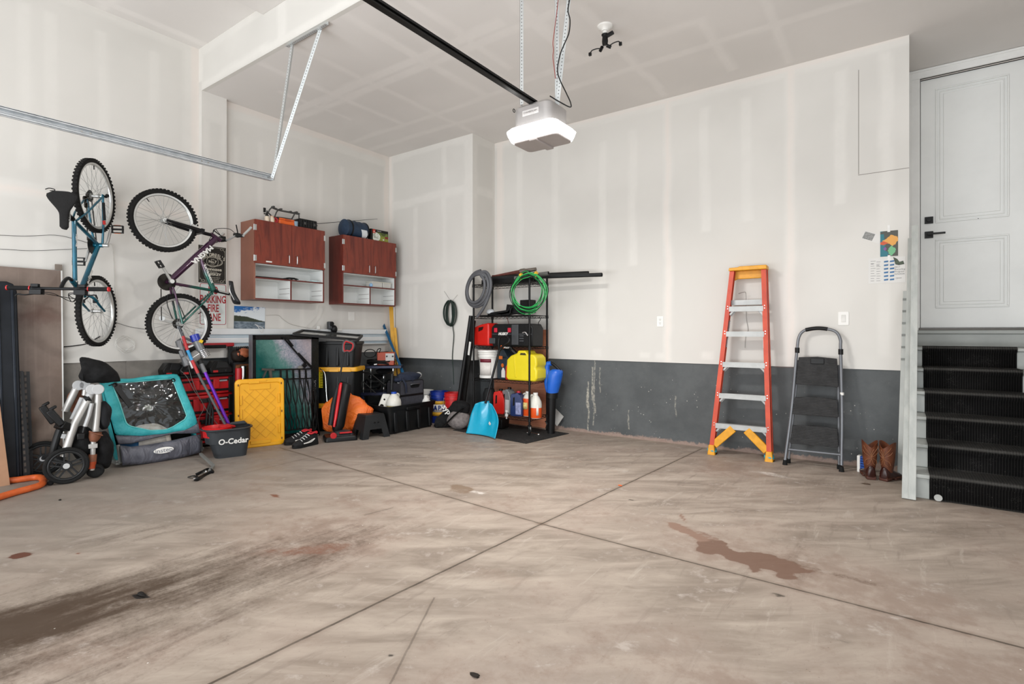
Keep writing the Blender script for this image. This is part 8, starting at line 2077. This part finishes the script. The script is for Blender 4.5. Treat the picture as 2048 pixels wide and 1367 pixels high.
# ================================================================ plates and papers on the back wall
def plate(name, label, cat, px, py, w, h, kind):
 c = at(px, py, Y=YB); t = thing(name, label, cat, (c.x, YB, c.z), 0)
 MB().prism(rrect(w, h, .008), -.006, 0).build('cover', MWPL, t, bevel=.002)
 if kind == 'switch': MB().prism(rrect(.034, .068, .003), -.010, -.005).build('rocker', mat('white rocker', '#d3d1cb', .4), t, bevel=.002)
 elif kind == 'outlet':
  k = MB()
  for s_ in (-1, 1):
   for xx in (-.007, .007): k.box((xx, -.0065, s_ * .02 + .004), (.003, .002, .010))
   k.cyl((0, -.0055, s_ * .02 - .010), (0, -.0075, s_ * .02 - .010), .003, n=8)
  k.build('socket_slot', mat('socket slot', '#3a3936', .6), t)
 return t
plate('light_switch', 'white rocker light switch on the back wall above the grey folding ladder', 'light switch', 1687, 636.5, .085, .125, 'switch'); plate('wall_outlet', 'white wall outlet on the back wall left of the orange ladder', 'outlet', 1320.5, 642.5, .075, .118, 'outlet')
c = at(703, 632, X=XL2)
bo_ = thing('outlet_plate', 'blank white cover plate on the wall under the right cabinet', 'wall plate', (XL2, c.y, c.z), 90); MB().prism(rrect(.10, .12, .008), -.006, 0).build('cover', MWPL, bo_, bevel=.002)
c = at(660, 655, X=-5.98)
ad = thing('power_adapter', 'grey black power adapter plugged in above the framed pane', 'adapter', (-5.985, c.y, c.z), 90)
MB().bx(-.05, .0, -.06, .0, -.02, .08).build('adapter_body', MGRYP, ad, bevel=.01); MB().cyl((-.015, -.06, .05), (-.015, -.075, .05), .03, n=18).ball((.03, -.05, -.02), (.045, .04, .055), 14, 8).build('black_plug', MBPL, ad, bevel=.004)
MB().bx(.09, .17, -.03, .0, -.045, -.015).bx(-.20, -.16, -.03, 0, -.03, .02).build('small_plug', MWPL, ad, bevel=.006)
wires('charging_wire', 'thin white cords looping down the wall between the cabinets to the adapter', 'cord', [(638, 610), (634, 628), (620, 645), (613, 655), (622, 656), (637, 640), (645, 622), (644, 612)], XL2 + .012, .0025, MCORDW)
wires('cable_clip_wire', 'pale wire zigzagging on the wall right of the lake print', 'wire', [(532, 630), (556, 630), (566, 638), (580, 647), (598, 652), (620, 656)], XL2 + .008, .002, mat('pale wire', '#b9b5ae', .5))
wires('binder_clip_cord', 'white looped cord in front of the lake print over the white panel', 'cord', [(510, 648, .09), (516, 653, .09), (520, 660, .09), (524, 664, .09), (526, 656, .09), (518, 652, .09), (512, 649, .09)], XL2 + .005, .0028, MWPL)
def paper(name, label, cat, px0, py0, px1, py1, rotz=0):
 a, b = at(px0, py0, Y=YB), at(px1, py1, Y=YB); t = thing(name, label, cat, ((a.x + b.x) / 2, YB - .001, (a.z + b.z) / 2), 0); t.rotation_euler = (0, R(rotz), 0)
 return t, b.x - a.x, a.z - b.z
MPAP = mat('white paper', '#dcdad6', .7, var=.02)
t, w, h = paper('wall_map', 'colourful printed map sheet taped to the back wall near the door', 'map', 1760.5, 463, 1796, 511)
mm2 = MT('printed map'); x, y, z = mm2.obj(); n = mm2.noise(14, 3, .6); vv = mm2.noise(30, 3, .5)
u_, v_ = x * (1 / w), z * (1 / h)
c = mm2.mix((u_ * 1.2 + v_ * .4 + (n - .5) * .9).sstep(-.22, -.20), '#1f6f7c', '#4a4a42')
c = mm2.mix(((v_ - .12).abs() * 1.6 + (u_ - .18).abs() * .9 + (n - .5) * .9).sstep(.42, .40), c, '#e0a04a')
c = mm2.mix(((v_ + .27).abs() * 1.8 + (u_ - .15).abs() * 1.4 + (n - .5) * 1.0).sstep(.40, .38), c, '#6fb383')
c = mm2.mix(((v_ - .02).abs() * 5 + (u_ + .32).abs() * 1.4 + (n - .5) * .5).sstep(.40, .38), c, '#c9542c')
c = mm2.mix(((v_ + .2).abs() * 3 + (u_ + .22).abs() * 3 + (n - .5) * .8).sstep(.38, .36), c, '#7d4a90')
c = mm2.mix(((v_ - .43).abs()).sstep(.045, .04), c, '#4a4a44'); mm2.set(c, .5)
MB().bx(-w / 2, w / 2, -.002, 0, -h / 2, h / 2).build('sheet', mm2.m, t)
MB().bx(-.012, .008, -.003, 0, h / 2 - .01, h / 2 + .05).bx(-.01, .01, -.003, 0, -h / 2 - .04, -h / 2 + .01).build('tape', mat('clear tape', '#e4e2de', .3), t)
t, w, h = paper('schedule_sign', 'white printed recycling schedule sheet on the back wall beneath the map', 'schedule', 1737, 517, 1811, 564)
MB().bx(-w / 2, w / 2, -.002, 0, -h / 2, h / 2).build('sheet', MPAP, t)
k = MB()
for i in range(6):
 for j in range(2):
  k.prism([(-.10 + .175 + j * .043 - w * .0 - .095, h * .34 - i * h * .142 - .008), (-.10 + .175 + j * .043 - .065, h * .34 - i * h * .142 - .006), (-.10 + .175 + j * .043 - .063, h * .34 - i * h * .142 + .009), (-.10 + .175 + j * .043 - .095, h * .34 - i * h * .142 + .005)], -.0032, -.0018)
k.build('blue_calendar', mat('calendar blue ink', '#3d6f9c', .6), t)
k = MB()
for i, s_ in enumerate(('2017', 'Recycling', 'Program', 'Schedule')): k.text(s_, .020, T(w * .21, -.0022, h * .10 - i * .020), ext=.0003, align='LEFT')
k.tube([(w * .27 + .007 * math.cos(a), -.0024, -h * .33 + .005 * math.sin(a)) for a in [2 * PI * q / 12 for q in range(12)]], .001, 4, closed=True); k.bx(w * .30, w * .40, -.0024, -.0018, -h * .335, -h * .32)
for i in range(9): k.bx(-w * .44, -w * (.34 if i % 3 else .30), -.0024, -.0018, h * .38 - i * .022, h * .385 - i * .022 + .0015).bx(-w * .28, -w * (.19 if i % 2 else .17), -.0024, -.0018, h * .34 - i * .021, h * .345 - i * .021 + .0015)
k.bx(-w * .43, -w * .36, -.0024, -.0018, h * .27, h * .285).bx(-w * .28, -w * .20, -.0024, -.0018, h * .20, h * .215)
k.build('lettering', mat('grey print ink', '#5a5a5a', .6), t)
k = MB(); k.prism([(w * .17, h * .5), (w * .28, h * .42), (w * .34, h * .30), (w * .44, h * .33), (w * .47, h * .20), (w * .32, h * .17), (w * .23, h * .21), (w * .20, h * .38)], -.0034, -.0018); k.build('photo_patch', mat('dark green photo print', '#3c4734', .5, var=.5, vscale=60), t)
t, w, h = paper('note_card', 'small grey printed note tilted on the back wall left of the map', 'note', 1727, 464, 1753, 481, 24)
MB().bx(-.055, .09, -.0015, 0, -.04, .035).build('card', MPAP, t); MB().bx(-.05, .03, -.0025, -.001, -.033, .03).build('grey_print', mat('grey table print', '#8b8b88', .6, var=.3, vscale=80), t)
ltr = [(120, 1000, .012, .008, '#1c1a17', 'dark crumb of debris on the floor in front of the stroller'), (1240, 971, .018, .008, '#d9622a', 'orange chip of plastic lying on the floor joint'), (1733, 968, .03, .012, '#4b3a2c', 'dry curled leaf on the floor in front of the boots'), (283, 1189, .03, .012, '#15120f', 'black scrap lying in the dark floor stain'), (950, 1351, .02, .01, '#241d17', 'dark scrap on the floor at the bottom of the view')]
for px, py, a_, b_, cc, lbl in ltr:
 c = at(px, py, Z=0); o = MB(); blob(o, (0, 0, .004), (a_, b_, .005), int(px), .4, 10, 6); o = o.build('floor_scrap', mat('litter ' + cc, cc, .8)); o.location = c; tag(o, lbl, 'litter')
c = at(1876.5, 999, Y=SY - .012)
dsc = MB().cyl((0, 0, 0), (0, -.004, 0), .024, n=22).build('round_token', mat('pale grey token', '#a9aaa6', .5)); dsc.location = (c.x, SY - .008, max(.03, c.z)); tag(dsc, 'pale round token stuck to the bottom of the black stair runner', 'token')
# ================================================================ light
w = bpy.data.worlds.new('daylight'); bpy.context.scene.world = w; w.use_nodes = True
w.node_tree.nodes['Background'].inputs[0].default_value = (.92, .96, 1.0, 1); w.node_tree.nodes['Background'].inputs[1].default_value = 1.0
def area(name, loc, rot, sx, sy, power, col=(1, 1, 1)):
 l = bpy.data.lights.new(name, 'AREA'); l.shape = 'RECTANGLE'; l.size = sx; l.size_y = sy; l.energy = power; l.color = col
 o = bpy.data.objects.new(name, l); C.objects.link(o); o.location = loc; o.rotation_euler = [R(a) for a in rot]
 return o
area('assumed_doorway_fill', (-1.6, -2.6, 1.7), (90, 0, 0), 7.5, 3.0, 130, (.93, .97, 1))  # added area lamp behind the camera for assumed daylight from an open door
area('ceiling_fill', (-1.6, -2.2, .25), (150, 0, 0), 7.5, 2.0, 300, (.95, .975, 1))  # added fill lamp behind the camera, tilted up to brighten the ceiling
area('opener_lamp_light', (-2.14, 3.2, 2.60), (0, 0, 0), .42, .24, 55, (1, .98, .95))
sc = bpy.context.scene
sc.view_settings.view_transform = 'Standard'; sc.view_settings.look = 'None'; sc.view_settings.gamma = 1.0
sc.view_settings.use_curve_mapping = False
sc.view_settings.exposure = 0.2
sc.cycles.max_bounces = 8; sc.cycles.diffuse_bounces = 4
sc.cycles.adaptive_threshold = .015
